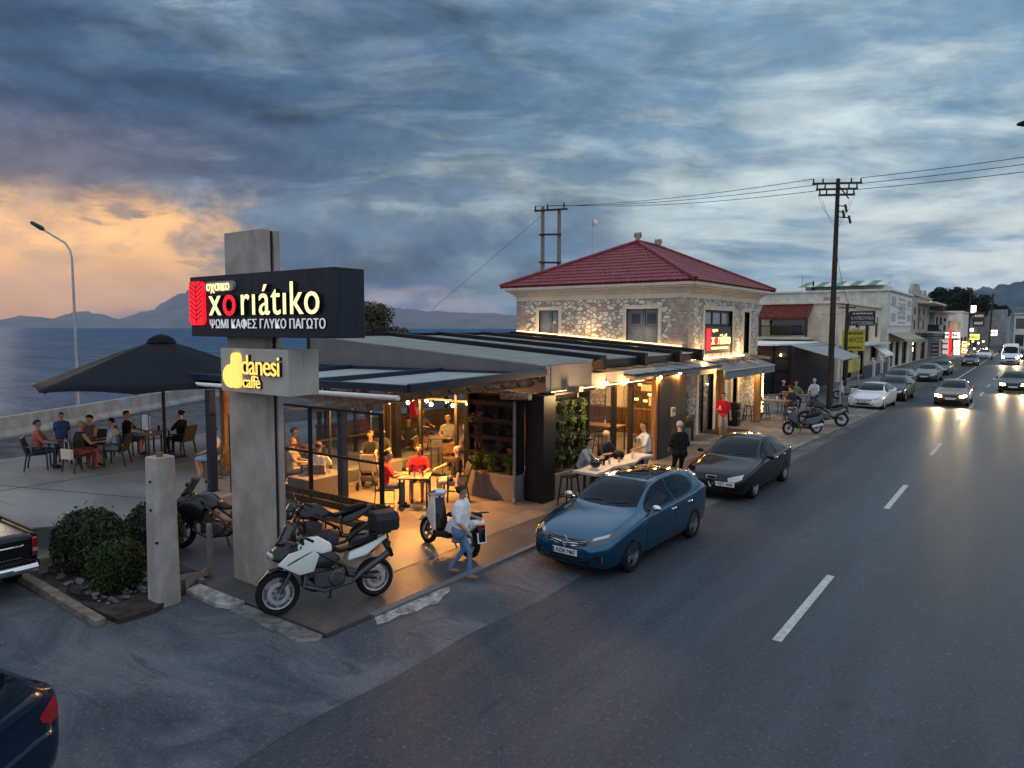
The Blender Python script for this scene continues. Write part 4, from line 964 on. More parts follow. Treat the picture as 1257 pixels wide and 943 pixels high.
b = MB(); b.box(-10.06, -9.9, 21.42, 21.58, .06, 2.82); b.build('post', M['wood'], T5)
b = MB(); b.box(-9.86, -9.80, 22.5, 22.8, 1.42, 1.72); o = b.build('notice_box', mat('cream_box', (.55, .48, .36), .6), bevel=.01); tag(o, 'small cream box fixed on the dark sliding door of the bar', 'wall box')
b = MB(); b.box(-9.798, -9.79, 22.6, 22.7, 1.55, 1.66); b.build('screen', M['black'], o)
# inside of the bar: cream lintel, stone back wall wears wainscot, menu window
b = MB(); b.box(-10.10, -9.98, 17.3, 21.5, 2.765, 3.12); b.box(-10.5, -10.38, 21.5, 26.4, 2.62, 3.04); b.box(-13.45, -10.52, 26.30, 26.42, 2.62, 3.04) ; b.box(-11.6, -10.52, 18.6, 18.7, 2.5, 3.04); o = b.build('lit_lintel', M['cream']); tag(o, 'warm lit cream lintel panel above the bar opening', 'wall panel')
T6 = thing('bar_back_wall', 'timber clad bar wall with wainscot below a menu board', 'wall', (-13, 26.4, .05))
b = MB()
for kk in range(30):
    x = -17.0 + kk*.2; b.box(x+.006, x+.194, 26.5, 26.58, .06, 1.08)
b.build('wainscot', wood('wainscot_wood', (.06, .03, .014), (.14, .075, .034), 2), T6)
b = MB(); b.box(-17, -11.0, 26.47, 26.59, 1.08, 1.14); b.build('dado_rail', M['wood'], T6)
b = MB(); b.box(-14.5, -13.75, 26.45, 26.59, 1.14, 2.9); b.build('cream_panel', M['cream'], T6)
f = MB()
for a, c, p, q in ((-13.5, -13.36, 1.14, 2.3), (-11.9, -11.76, 1.14, 2.3), (-13.36, -11.9, 2.2, 2.3)): f.box(a, c, 26.42, 26.58, p, q)
f.build('frame', M['wood'], T6)
b = MB(); b.box(-13.36, -11.9, 26.50, 26.56, 1.14, 2.2); mb_ = b.build('menu_board', mat('menu_black', (.02, .018, .018), .5, var=.5, vscale=6, var2=(.10, .06, .03)), T6)
b = MB(); b.box(-12.55, -12.15, 26.485, 26.497, 1.25, 1.75); b.box(-12.9, -12.3, 26.485, 26.497, 1.85, 2.12); b.build('poster', mat('menu_paper', (.55, .42, .28), .6, var=.4, vscale=9), mb_)
b = MB()
for q in ((-12.95, 2.1), (-12.5, 1.72), (-13.1, 1.5), (-12.1, 1.8), (-12.7, 1.45)): b.box(q[0]-.09, q[0]+.09, 26.47, 26.482, q[1]-.05, q[1]+.05)
b.build('lit_card', emat('lit_card', (1, .62, .25), 1.6), mb_)
plight('bar_lamp', (-12.3, 24.3, 2.5), 380, (1, .55, .18), .12, T6); plight('bar_lamp', (-12.0, 20.5, 2.6), 320, (1, .55, .18), .12, T6)
# canopy in front of the bar door, with bulbs
T7 = thing('bar_canopy', 'dark steel and glass canopy above the bar door with a fabric valance', 'canopy', (-10.5, 22.5, 2.8))
cA, cB, cC, cD = Vector((-9.75, 19.45, 2.98)), Vector((-9.75, 27.0, 2.98)), Vector((-10.95, 26.9, 3.16)), Vector((-10.95, 18.7, 3.12))
for p, q in ((cA, cB), (cD, cC), (cA, cD), (cB, cC)):
    b = MB(); b.bar(p, q, .07, .06); b.build('frame_bar', M['black'], T7)
for i in range(1, 6):
    b = MB(); u = i/6; b.bar(cA+(cB-cA)*u, cD+(cC-cD)*u, .05, .05); b.build('frame_bar', M['black'], T7)
b = MB(); b.hexa([cA, cB, cC, cD] + [v + Vector((0, 0, .012)) for v in (cA, cB, cC, cD)]); b.build('glass_panel', mat('milky_sheet', (.30, .32, .32), .35), T7)
b = MB(); b.box(-9.73, -9.715, 19.5, 26.9, 2.89, 2.97); b.build('valance', M['greyawn'], T7)
bulbs_out = [(-9.82, 17.9, 2.84), (-9.82, 19.2, 2.84), (-9.82, 21.6, 2.80), (-9.84, 23.2, 2.86)]
bulbs_in = [(-15.1, 14.5, 2.24), (-14.3, 14.45, 2.28), (-13.45, 14.5, 2.28), (-12.65, 14.5, 2.30)]
wh = ('nearest the grey wall', 'second from the grey wall', 'above the sliding door', 'farthest along the canopy', 'behind the wooden post', 'beside the wooden post', 'above the man in dark red', 'next to the plant shelf')
for i, p in enumerate(bulbs_out + bulbs_in):
    t = thing('hanging_bulb', 'glowing warm bulb on a short cord %s' % wh[i], 'bulb', p, group='warm hanging bulbs')
    b = MB(); b.ball(p, .048, nu=12, nv=8); b.build('bulb', M['bulb'], t, True)
    b = MB(); b.tube([(p[0], p[1], p[2]+.045), (p[0], p[1], p[2]+.11)], .02, 8); b.tube([(p[0], p[1], p[2]+.11), (p[0], p[1], p[2]+(.2 if i < 4 else .42))], .006, 5); b.build('cord', M['black'], t)
    plight('bulb_light', (p[0], p[1], p[2]-.10), 55 if i < 4 else 350, (1, .41, .085), .06, t)
# extra warm lamps added to brighten the dining room, shaped as small bulbs
for i, p in enumerate(((-14.6, 12.3, 2.6), (-12.3, 12.6, 2.6), (-13.0, 18.0, 2.6), (-16.5, 18.5, 2.5))):
    t = thing('added_bulb', 'small added bulb brightening the dining terrace %s' % ('over the pushchair', 'over the trio', 'over the rear tables', 'by the sea-side wall')[i], 'bulb', p, group='added bulbs of the dining terrace')
    b = MB(); b.ball((p[0], p[1], p[2]+.05), .04); b.build('bulb', M['bulb'], t, True)
    b = MB(); b.tube([(p[0], p[1], p[2]+.09), (p[0], p[1], p[2]+.3)], .012, 6); b.build('cord', M['black'], t)
    plight('bulb_light', (p[0], p[1], p[2]-.06), (1050, 1000, 800, 500)[i], (1, .40, .085), .08, t, R_(128), (0, 0, -1), .7)

T11 = thing('inner_glazing', 'black framed glass partition behind the trio table inside the dining terrace', 'glass partition', (-15.5, 15.3, .05))
gx = (-18.9, -17.5, -16.0, -14.6, -13.2, -11.95)
for x in gx: b = MB(); b.box(x-.045, x+.045, 15.24, 15.33, .06, 2.9); b.build('post', M['black'], T11)
for x, c in zip(gx, gx[1:]):
    for z0, z1 in ((2.30, 2.36), (.06, .14)): b = MB(); b.box(x+.046, c-.046, 15.25, 15.32, z0, z1); b.build('rail', M['black'], T11)
    b = MB(); b.box(x+.046, c-.046, 15.28, 15.288, .141, 2.299); b.build('pane', M['glass'], T11)
# dining terrace interior: timber posts, sea-side wall, rear rail
for x, y, w_, m_, l in ((-16.3, 15.6, .24, 'wood', 'thick brown timber post lit orange in the dining terrace'), (-15.75, 15.4, .22, 'black', 'black post beside the thick brown timber post'), (-13.9, 16.6, .16, 'black', 'thin black post behind the man in dark red'), (-13.4, 19.4, .4, 'wood', 'broad brown pillar behind the seated grey-vested woman'), (-18.9, 15.3, .16, 'black', 'black post at the sea side of the dining terrace'), (-18.4, 11.3, .2, 'wood', 'lit timber post behind the coffee sign box'), (-17.7, 11.2, .18, 'black', 'black post next to the lit timber post')):
    b = MB(); b.box(x-w_/2, x+w_/2, y-w_/2, y+w_/2, .05, 2.95); o = b.build('timber_post', M[m_], bevel=.01); tag(o, l, 'post')
T8 = thing('sea_side_wall', 'low brown boarded wall with glazing along the sea side of the dining terrace', 'wall', (-19.4, 20, .05))
b = MB(); b.box(-19.5, -19.35, 15.3, 26.4, .05, 1.05); b.build('board_panel', M['woody'], T8)
b = MB(); b.box(-19.55, -19.3, 15.3, 26.4, 1.05, 1.12); b.build('sill', M['woody'], T8)
for kk in range(6):
    b = MB(); y = 15.4+kk*2.15; b.box(-19.48, -19.38, y-.06, y+.06, 1.12, 3.0); b.build('post', M['black'], T8)
b = MB(); b.box(-19.44, -19.43, 15.4, 26.3, 1.12, 2.95); b.build('pane', M['glass'], T8)
b = MB(); b.box(-16.2, -15.4, 14.9, 15.05, .05, .9) if False else b.box(-15.2, -14.35, 11.0, 12.3, .05, .62); o = b.build('stone_block', M['greyrender'], bevel=.02); tag(o, 'low grey rendered block behind the windscreen glass near the pylon', 'block')
for x, y, l in ((-17.6, 18.0, 'red wavy panel on the sea-side glazing behind the wooden post'), (-16.0, 19.5, 'second red wavy panel on the sea-side glazing nearer the bulbs'), (-12.35, 16.8, 'tall red twisted panel beside the seated bald man')):
    b = MB(); zc = 1.75 if x < -15 else .9
    pts = [(.16*sin(kk*1.4)*.4 + .17, zc-.5+kk*.125) for kk in range(9)]; poly = pts + [(p[0]-.34, p[1]) for p in reversed(pts)]
    b.prism([(u+x, z) for u, z in poly], y, y+.04, 'y'); o = b.build('wavy_ornament', mat('red_panel', (.45, .012, .03), .5)); tag(o, l, 'ornament')

# ---------------------------------------------------------------- road-front awning of the house and timber posts
T9 = thing('house_awning', 'grey fabric awning with valance along the road front of the house', 'awning', (-10.3, 30.5, 2.7))
def awn(par, y0, y1, xi, zi, xo, zo, val, m_):
    b = MB(); n = 14; vs = []
    for j in range(n+1):
        y = y0+(y1-y0)*j/n; w_ = .012*(j % 2)
        vs += [(xi, y, zi), (xo, y, zo-w_), (xo+.005, y, zo-.03), (xo+.02, y, zo-val-w_)]
    b.add(vs, [(j*4+i, j*4+i+1, (j+1)*4+i+1, (j+1)*4+i) for j in range(n) for i in range(3)])
    o = b.build('fabric', m_, par); sm = o.modifiers.new('thick', 'SOLIDIFY'); sm.thickness = .01; return o
awn(T9, 27.4, 34.0, -10.6, 3.02, -9.75, 2.74, .34, M['greyawn'])
b = MB(); b.tube([(-9.74, 27.4, 2.72), (-9.74, 34.0, 2.72)], .03, 8); b.build('front_bar', M['steel'], T9)
b = MB(); b.box(-11.0, -10.55, 27.0, 34.4, 3.0, 3.08); b.build('deck', mat('roof_felt', (.2, .18, .16), .8, var=.3), T9)
for y in (27.3, 29.7, 32.0, 34.2):
    b = MB(); b.bar((-11.0, y, 3.12), (-10.0, y, 3.02), .14, .12); b.build('rafter', M['log'], T9)
for x, y, l, m_ in ((-10.25, 33.2, 'orange lit timber post supporting the house awning by the high table', 'wood'), (-10.35, 28.6, 'tan timber post beside the glass shop door', 'wood')):
    b = MB(); b.box(x-.14, x+.14, y-.14, y+.14, .056, 2.7); o = b.build('awning_post', M[m_], bevel=.012); tag(o, l, 'post')
t = thing('light_column', 'column wrapped in warm string lights at the end of the house', 'light column', (-10.9, 35.2, .05))
b = MB(); b.box(-11.0, -10.75, 35.42, 35.7, .05, 2.75); b.build('shaft', M['darkwood'], t)
b = MB()
for kk in range(26):
    for j in range(3): b.ball((-10.99+.11*j, 35.41, .3+kk*.093), .016, nu=6, nv=4); b.ball((-10.742, 35.45+.1*j, .3+kk*.093), .016, nu=6, nv=4)
b.build('light_string', emat('string_light', (1, .6, .2), 22), t)
plight('awning_lamp', (-10.2, 29.5, 2.55), 110, (1, .6, .24), .1, T9); plight('awning_lamp', (-10.3, 32.6, 2.5), 90, (1, .58, .2), .1, T9); plight('plant_glow', (-8.9, 16.0, 2.6), 150, (1, .62, .25), .15, T5); plight('column_glow', (-10.5, 35.0, 1.6), 30, (1, .6, .2), .2, t)  # the plant glow is an added light brightening the shelf greenery
b = MB(); b.box(-11.2, -9.7, 28.3, 30.4, .056, .068); o = b.build('door_mat', mat('mat_brown', (.03, .024, .022), .9)); tag(o, 'large dark doormat in front of the glass shop door', 'doormat')
# ================================================================ vehicles
def lerp_tab(tab, y):
    """smooth interpolation of the station table"""
    n = len(tab)
    if y <= tab[0][0]: return tab[0][1:]
    if y >= tab[-1][0]: return tab[-1][1:]
    for i in range(n-1):
        if tab[i][0] <= y <= tab[i+1][0]: break
    y0, y1 = tab[i][0], tab[i+1][0]; t = (y-y0)/(y1-y0); o = []
    for c in range(1, len(tab[0])):
        p0, p1 = tab[i][c], tab[i+1][c]
        m0 = (p1 - tab[i-1][c])/(y1 - tab[i-1][0])*(y1-y0) if i > 0 else (p1-p0)
        m1 = (tab[i+2][c] - p0)/(tab[i+2][0] - y0)*(y1-y0) if i < n-2 else (p1-p0)
        d = p1-p0
        if d == 0: m0 = m1 = 0
        else:
            m0 = max(0, min(m0/d, 2.2))*d; m1 = max(0, min(m1/d, 2.2))*d
        o.append((2*t**3-3*t*t+1)*p0 + (t**3-2*t*t+t)*m0 + (-2*t**3+3*t*t)*p1 + (t**3-t*t)*m1)
    return o
# y, top z, top half width, crown, belt z, belt half width, sill z
CARS = {
 'hatch': dict(L=4.36, wheels=(-1.31, 1.36), r=.325, tab=[(-2.18,.60,.42,.03,.52,.55,.30),(-2.13,.68,.56,.04,.58,.70,.22),(-2.02,.75,.66,.05,.64,.80,.19),(-1.8,.84,.70,.05,.72,.86,.18),(-1.4,.94,.72,.05,.82,.895,.17),(-1.0,1.01,.72,.05,.89,.905,.17),(-.85,1.06,.69,.05,.91,.905,.17),(-.5,1.25,.63,.06,.93,.905,.17),(-.15,1.39,.59,.06,.945,.905,.17),(.3,1.45,.57,.055,.96,.905,.17),(.8,1.45,.56,.055,.98,.905,.17),(1.3,1.425,.54,.055,1.0,.90,.18),(1.6,1.40,.53,.06,1.03,.89,.19),(1.82,1.355,.55,.06,1.04,.88,.20),(2.01,1.20,.61,.06,1.02,.86,.22),(2.12,1.02,.66,.05,.92,.82,.26),(2.18,.72,.62,.04,.66,.72,.34)],
   ws=((.555,1.375),(.66,1.045)), side=[((-.62,1.06),(-.33,1.22),(-.02,1.345),(.33,1.385),(.42,1.385)), ((-.72,.975),(-.33,.985),(-.02,.99),(.33,1.0),(.42,1.0))], side2=[((.48,1.385),(.8,1.378),(1.1,1.345),(1.35,1.285),(1.5,1.20)),((.48,1.005),(.8,1.015),(1.1,1.03),(1.35,1.08),(1.5,1.15))], rw=((.47,1.30),(.58,1.08))),
 'sedan': dict(L=4.45, wheels=(-1.32, 1.30), r=.315, tab=[(-2.22,.58,.40,.03,.50,.54,.30),(-2.17,.66,.55,.04,.56,.69,.22),(-2.05,.72,.65,.05,.62,.78,.19),(-1.8,.80,.69,.05,.70,.84,.18),(-1.4,.88,.71,.05,.78,.87,.17),(-.95,.95,.71,.05,.85,.875,.17),(-.8,1.0,.68,.05,.87,.875,.17),(-.45,1.20,.62,.06,.89,.875,.17),(-.05,1.36,.57,.06,.90,.875,.17),(.35,1.42,.55,.055,.91,.875,.17),(.8,1.41,.54,.055,.93,.875,.17),(1.15,1.35,.53,.06,.95,.87,.18),(1.5,1.18,.57,.06,.965,.865,.18),(1.75,1.03,.64,.05,.96,.85,.19),(2.0,.98,.65,.05,.93,.82,.22),(2.17,.93,.62,.05,.84,.76,.26),(2.22,.72,.58,.04,.64,.70,.34)],
   ws=((.535,1.335),(.645,.985)), side=[((-.56,1.01),(-.3,1.17),(.02,1.305),(.35,1.35),(.42,1.35)), ((-.66,.925),(-.3,.935),(.02,.94),(.35,.95),(.42,.95))], side2=[((.48,1.35),(.75,1.34),(1.0,1.28),(1.2,1.17),(1.32,1.06)),((.48,.955),(.75,.965),(1.0,.975),(1.2,.985),(1.32,1.0))], rw=((.47,1.28),(.57,1.05))),
 'coupe': dict(L=4.25, wheels=(-1.29, 1.29), r=.325, tab=[(-2.12,.56,.44,.03,.48,.56,.28),(-2.07,.63,.58,.04,.54,.72,.21),(-1.95,.70,.68,.05,.62,.82,.18),(-1.7,.79,.73,.05,.70,.88,.17),(-1.3,.88,.75,.05,.78,.90,.16),(-.9,.94,.74,.05,.84,.905,.16),(-.75,.99,.71,.05,.86,.905,.16),(-.4,1.19,.64,.06,.89,.905,.16),(.0,1.33,.59,.06,.905,.905,.16),(.4,1.38,.57,.055,.92,.905,.16),(.9,1.37,.55,.055,.94,.905,.16),(1.35,1.31,.54,.055,.97,.905,.17),(1.6,1.22,.55,.06,.98,.90,.18),(1.85,1.05,.62,.06,.96,.87,.21),(2.03,.90,.66,.05,.84,.81,.26),(2.12,.70,.62,.04,.64,.72,.34)],
   ws=((.555,1.305),(.67,.98)), side=[((-.52,1.0),(-.25,1.15),(.05,1.28),(.4,1.32),(.62,1.32)), ((-.62,.92),(-.25,.935),(.05,.945),(.4,.96),(.62,.97))], side2=[((.68,1.32),(.9,1.31),(1.1,1.28),(1.3,1.21),(1.42,1.12)),((.68,.975),(.9,.985),(1.1,1.0),(1.3,1.03),(1.42,1.08))], rw=((.47,1.24),(.58,1.05))),
}
def car_shell(spec, NS=72):
    tab = spec['tab']; y0, y1 = tab[0][0], tab[-1][0]; ys = []
    for i in range(NS+1):
        t = i/NS; ys.append(y0 + (y1-y0)*(t + .045*-sin(2*pi*t)))
    rings = []
    for y in ys:
        zt, wt, cr, zb, wb, zs = lerp_tab(tab, y)
        zm = zb - .16; k = min(zm, zs+.34)
        key = [(0, zt), (wt*.45, zt-cr*.12), (wt*.82, zt-cr*.5), (wt, zt-cr), (wt+(wb-wt)*.34, zt-cr-(zt-cr-zb)*.42), (wb-.035, zb+.012), (wb-.004, zb-.035), (wb, max(k, zb-.14)), (wb-.012, (k+zs)/2+.05), (wb-.035, zs+.09), (wb-.10, zs), (wb*.5, zs-.02), (0, zs-.02)]
        # each key segment is refined once, with a light rounding
        pts = []
        for i in range(len(key)-1):
            a, b_ = key[i], key[i+1]; pts.append(a); pts.append(((a[0]+b_[0])/2 + (.010 if i in (3, 4) else 0), (a[1]+b_[1])/2 + (.006 if i in (1, 2) else 0)))
        pts.append(key[-1]); rings.append([(x, y, z) for x, z in pts])
    n = len(rings[0]); vs = []; full = []
    for r in rings:
        ring = r + [(-x, y, z) for x, y, z in reversed(r[1:-1])]; full.append(len(ring)); vs += ring
    m = full[0]
    b = MB(); fs = [(i*m+k, i*m+(k+1) % m, (i+1)*m+(k+1) % m, (i+1)*m+k) for i in range(NS) for k in range(m)]
    # rounded caps: pull a shrunk copy of the end rings slightly outwards
    for end, s_ in ((0, -1), (NS, 1)):
        base = end*m; ring = vs[base:base+m]; cz = sum(p[2] for p in ring)/m; prev = base
        for f_, dy in ((.93, .018), (.80, .03)):
            idx = len(vs); vs += [(x*f_, y+s_*dy, cz+(z-cz)*f_) for x, y, z in ring]
            fs += [(prev+k, prev+(k+1) % m, idx+(k+1) % m, idx+k) for k in range(m)]; prev = idx
        fs.append(tuple(prev+k for k in range(m)))
    b.add(vs, fs); return b
def cut_arches(ob, ys, r, w, black):
    ob.data.materials.append(black)
    c = MB()
    for y in ys:
        for s_ in (-1, 1): c.lathe([(r, s_*(w-.30)), (r, s_*(w+.2))], (0, y, .33), 28, 'x')
    co = c.build('cutter', ob.data.materials[0]); co.data.materials.append(black)
    for p in co.data.polygons: p.material_index = 1
    md = ob.modifiers.new('cut', 'BOOLEAN'); md.operation = 'DIFFERENCE'; md.object = co; md.solver = 'EXACT'
    dg = bpy.context.evaluated_depsgraph_get(); me = bpy.data.meshes.new_from_object(ob.evaluated_get(dg))
    ob.modifiers.clear(); old = ob.data; ob.data = me; me.name = 'body'; bpy.data.objects.remove(co)
    for p in me.polygons: p.use_smooth = True
    me.set_sharp_from_angle(angle=R_(38))
def bvh_of(b): return BVHTree.FromPolygons([Vector(v) for v in b.v], [list(f) for f in b.f])
def patch(bvh, tops, bots, axis, sgn=1, rows=5, off=.005, mirror=False, sub=3, ox=0):
    """a panel laid on the shell: upper and lower outlines given in the plane across the ray axis"""
    b = MB()
    def fine(l):
        o = []
        for p, q in zip(l, l[1:]): o += [(p[0]+(q[0]-p[0])*k/sub, p[1]+(q[1]-p[1])*k/sub) for k in range(sub)]
        return o + [l[-1]]
    t, d = fine(tops), fine(bots); n = len(t)
    for ms in ((1, -1) if mirror else (1,)):
        idx = {}
        for j in range(rows+1):
            for i in range(n):
                a = t[i][0] + (d[i][0]-t[i][0])*j/rows; c = t[i][1] + (d[i][1]-t[i][1])*j/rows
                if axis == 'x': o, r = Vector((sgn*ms*4, a, c)), Vector((-sgn*ms, 0, 0))
                elif axis == 'y': o, r = Vector((a*ms, sgn*6, c)), Vector((0, -sgn, 0))
                else: o, r = Vector((a*ms, c, 5)), Vector((0, 0, -1))
                loc, nr, _, _ = bvh.ray_cast(o, r)
                if loc is None: continue
                if nr.dot(r) > 0: nr = -nr
                idx[i, j] = len(b.v); b.v.append(tuple(loc + nr*off))
        for j in range(rows):
            for i in range(n-1):
                q = [idx.get(k) for k in ((i, j), (i+1, j), (i+1, j+1), (i, j+1))]
                if None not in q: b.f.append(tuple(q))
    return b
WHEEL = {}
def wheel(par, x, y, r, rim_m, spokes=5, lod=0):
    key = (round(r, 3), rim_m.name, spokes, lod)
    s_ = 1 if x > 0 else -1
    e = bpy.data.objects.new('wheel', None)
    if key not in WHEEL:
        n = 28 if not lod else 14
        b = MB(); w = .105
        b.lathe([(r*.66, -w), (r*.92, -w), (r, -w*.72), (r, w*.72), (r*.92, w), (r*.68, w), (r*.64, w*.7), (r*.64, -w*.7)], (0, 0, 0), n, 'x'); b.f = [f for f in b.f if len(f) == 4]
        b.f += [(7*n+k, 7*n+(k+1) % n, (k+1) % n, k) for k in range(n)]
        q = MB(); q.lathe([(r*.67, -.02), (r*.68, w*.9), (r*.62, w*.92), (r*.60, w*.35)], (0, 0, 0), n, 'x'); q.f = [f for f in q.f if len(f) == 4]
        q.lathe([(r*.15, w*.3), (r*.15, w*.75), (r*.06, w*.8)], (0, 0, 0), 12, 'x')
        for k in range(spokes):
            a = 2*pi*k/spokes
            for da in (-.09, .09) if spokes == 5 else (0,):
                p = Vector((w*.72, cos(a)*r*.10, sin(a)*r*.10)); p2 = Vector((w*.80, cos(a+da)*r*.64, sin(a+da)*r*.64)); q.bar(p, p2, .045 if spokes == 5 else .05, .02, (1, 0, 0))
        d = MB(); d.lathe([(r*.64, -.03), (r*.05, -.03), (r*.05, -.02), (r*.64, -.02)], (0, 0, 0), n, 'x'); d.lathe([(r*.45, .0), (r*.45, .02), (r*.1, .02)], (0, 0, 0), n, 'x')
        WHEEL[key] = (b.build('tyre', M['rubber'], None, True), q.build('rim', rim_m, None, True), d.build('brake_disc', M['black'], None, True))
        src = WHEEL[key]
    else: src = [o.copy() for o in WHEEL[key]]; [COL.objects.link(o) for o in src]
    # the wheel part is the tyre; rim and disc hang under it
    tyre, rim, disc = src
    tyre.name = 'wheel'
    bpy.data.objects.remove(e)
    tyre.parent = par; tyre.location = (x, y, r); tyre.rotation_euler = (0, 0, 0 if s_ > 0 else pi)
    rim.parent = tyre; disc.parent = tyre
    return tyre
M['chrome'] = mat('chrome', (.65, .66, .68), .15, 1); M['rim'] = mat('alloy', (.34, .35, .37), .3, .9); M['rimdark'] = mat('dark_alloy', (.12, .125, .135), .3, .9); M['rimwhite'] = mat('bright_alloy', (.55, .56, .58), .3, .8)
M['carglass'] = mat('car_glass', (.004, .008, .016), .03, spec=.14)
M['lens'] = mat('headlamp_lens', (.34, .37, .40), .08, .35, spec=.9); M['lensdark'] = mat('headlamp_dark', (.05, .055, .065), .06, .3, spec=.9); M['redlens'] = mat('tail_lens', (.28, .006, .01), .12, spec=.8)
M['plate'] = mat('plate_white', (.62, .63, .62), .45); M['trim'] = mat('black_trim', (.010, .010, .012), .45); M['ink'] = mat('plate_ink', (.015, .015, .02), .5); M['plateblue'] = mat('plate_blue', (.02, .06, .35), .45)
M['beam'] = emat('headlight_on', (1, .66, .28), 130)
def paint(name, c, rough=.22, metal=.35): return mat(name, c, rough, metal, coat=.8 if max(c) > .05 else .35, spec=.4 if max(c) > .05 else .12)
def ptext(par, txt, x, y, z, size, m_, rz=0, sx=1):
    bb = text_mb(txt, size, .004, sx, 1.0, .002); face_to(bb, (x, y, z), rz); return bb.build('lettering', m_, par)
def car(kind, label, loc, rz, pm, name='parked_car', group=None, rim=None, lit=0, detail=0, head=None, sx=1, spokes=5, platex=0, plate_text=None, grille=None, cat='car', sz=1):
    S = CARS[kind]; t = thing(name, label, cat, (0, 0, 0), 0, group); t.location = loc; t.rotation_euler = (0, 0, rz); t.scale = (sx, sx, sz)
    sh = car_shell(S, 72 if detail else 44); bv = bvh_of(sh)
    body = sh.build('body', pm, t, 'full'); cut_arches(body, S['wheels'], S['r']+.055, .905, M['trim'])
    W_ = .905
    for y in S['wheels']:
        for s_ in (-1, 1): wheel(t, s_*(W_-.115 if kind != 'sedan' else W_-.145), y, S['r'], rim or M['rim'], spokes, 0 if detail else 1)
    (xa, za), (xb, zb) = S['ws']
    patch(bv, [(-xa, za), (-xa*.5, za+.02), (0, za+.026), (xa*.5, za+.02), (xa, za)], [(-xb, zb), (-xb*.5, zb-.015), (0, zb-.02), (xb*.5, zb-.015), (xb, zb)], 'y', -1, 8).build('windscreen', M['carglass'], t, 'full')
    (xa, za), (xb, zb) = S['rw']
    patch(bv, [(-xa, za), (0, za+.02), (xa, za)], [(-xb, zb), (0, zb-.01), (xb, zb)], 'y', 1, 6).build('rear_window', M['carglass'], t, 'full')
    for s_ in (1, -1):
        for q in ('side', 'side2'):
            # black surround then the pane, both laid on the shell
            T_, B_ = S[q]; patch(bv, [(a, c+.022) for a, c in T_], [(a, c-.022) for a, c in B_], 'x', s_, 4, .004).build('window_trim', M['trim'], t, 'full')
            patch(bv, T_, B_, 'x', s_, 4, .009).build('side_window', M['carglass'], t, 'full')
    nose = S['tab'][0][0]; zt = S['tab'][1][1]
    hl = M['beam'] if lit else M['lens']
    for s_ in (1, -1):
        hx = head or ([(.46, zt-.03), (.60, zt-.01), (.76, zt+.02)], [(.44, zt-.12), (.60, zt-.13), (.76, zt-.10)])
        if lit:
            patch(bv, [(s_*a, c) for a, c in hx[0]], [(s_*a, c) for a, c in hx[1]], 'y', -1, 4, .006).build('headlight', M['beam'], t, 'full')
        else:
            h_ = patch(bv, [(s_*a, c) for a, c in hx[0]], [(s_*a, c) for a, c in hx[1]], 'y', -1, 4, .006).build('headlight', M['lensdark' if detail == 2 else 'lens'], t, 'full')
            if detail:
                i0, i1 = hx[0][0], hx[0][-1]
                k = [(s_*(i0[0]+(i1[0]-i0[0])*u), hx[0][0][1]+(hx[0][-1][1]-hx[0][0][1])*u - .045) for u in (.25, .5, .75)]
                patch(bv, [(a, c+.022) for a, c in k], [(a, c-.022) for a, c in k], 'y', -1, 2, .012).build('lamp_lens', M['lens'], h_, 'full')
        rl = patch(bv, [(s_*.50, .86), (s_*.62, .90), (s_*.77, .94)], [(s_*.52, .80), (s_*.62, .74), (s_*.77, .74)], 'y', 1, 4, .006).build('taillight', M['redlens'], t, 'full')
    # bumper intake, grille, plate
    patch(bv, [(-.52, .36), (0, .37), (.52, .36)], [(-.46, .255), (0, .25), (.46, .255)], 'y', -1, 3, .004).build('lower_intake', M['trim'], t, 'full')
    if grille != 'shield':
        gz = zt-.055 if kind != 'coupe' else zt-.09
        g_ = patch(bv, [(-.44, gz+.045), (0, gz+.03), (.44, gz+.045)], [(-.40, gz-.05), (0, gz-.10), (.40, gz-.05)], 'y', -1, 4, .005).build('grille', M['trim'], t, 'full')
        if detail:
            for k in range(3):
                q = gz+.012-k*.035; w_ = .40-.05*k
                patch(bv, [(-w_, q+.02-.0*k), (0, q-.012), (w_, q+.02)], [(-w_, q+.01), (0, q-.024), (w_, q+.01)], 'y', -1, 1, .010).build('grille_bar', M['chrome'], g_, 'full')
    pz = .44 if grille != 'shield' else .47
    loc_, nr, _, _ = bv.ray_cast(Vector((platex, -6, pz)), Vector((0, 1, 0)))
    py = loc_.y - .012
    b = MB(); b.box(platex-.26, platex+.26, py-.012, py+.006, pz-.055, pz+.055); pl = b.build('number_plate', M['plate'], t, bevel=.004)
    if detail:
        b = MB(); b.box(platex-.258, platex-.215, py-.0135, py-.0125, pz-.052, pz+.052); b.build('plate_band', M['plateblue'], pl)
        ptext(pl, plate_text or 'ΙΚΖ 1420', platex+.02, py-.016, pz, .10, M['ink'], 0, .92)
    # mirrors, handles, seams
    my = S['side'][1][0][0]+.12; mz = S['side'][1][0][1]+.06
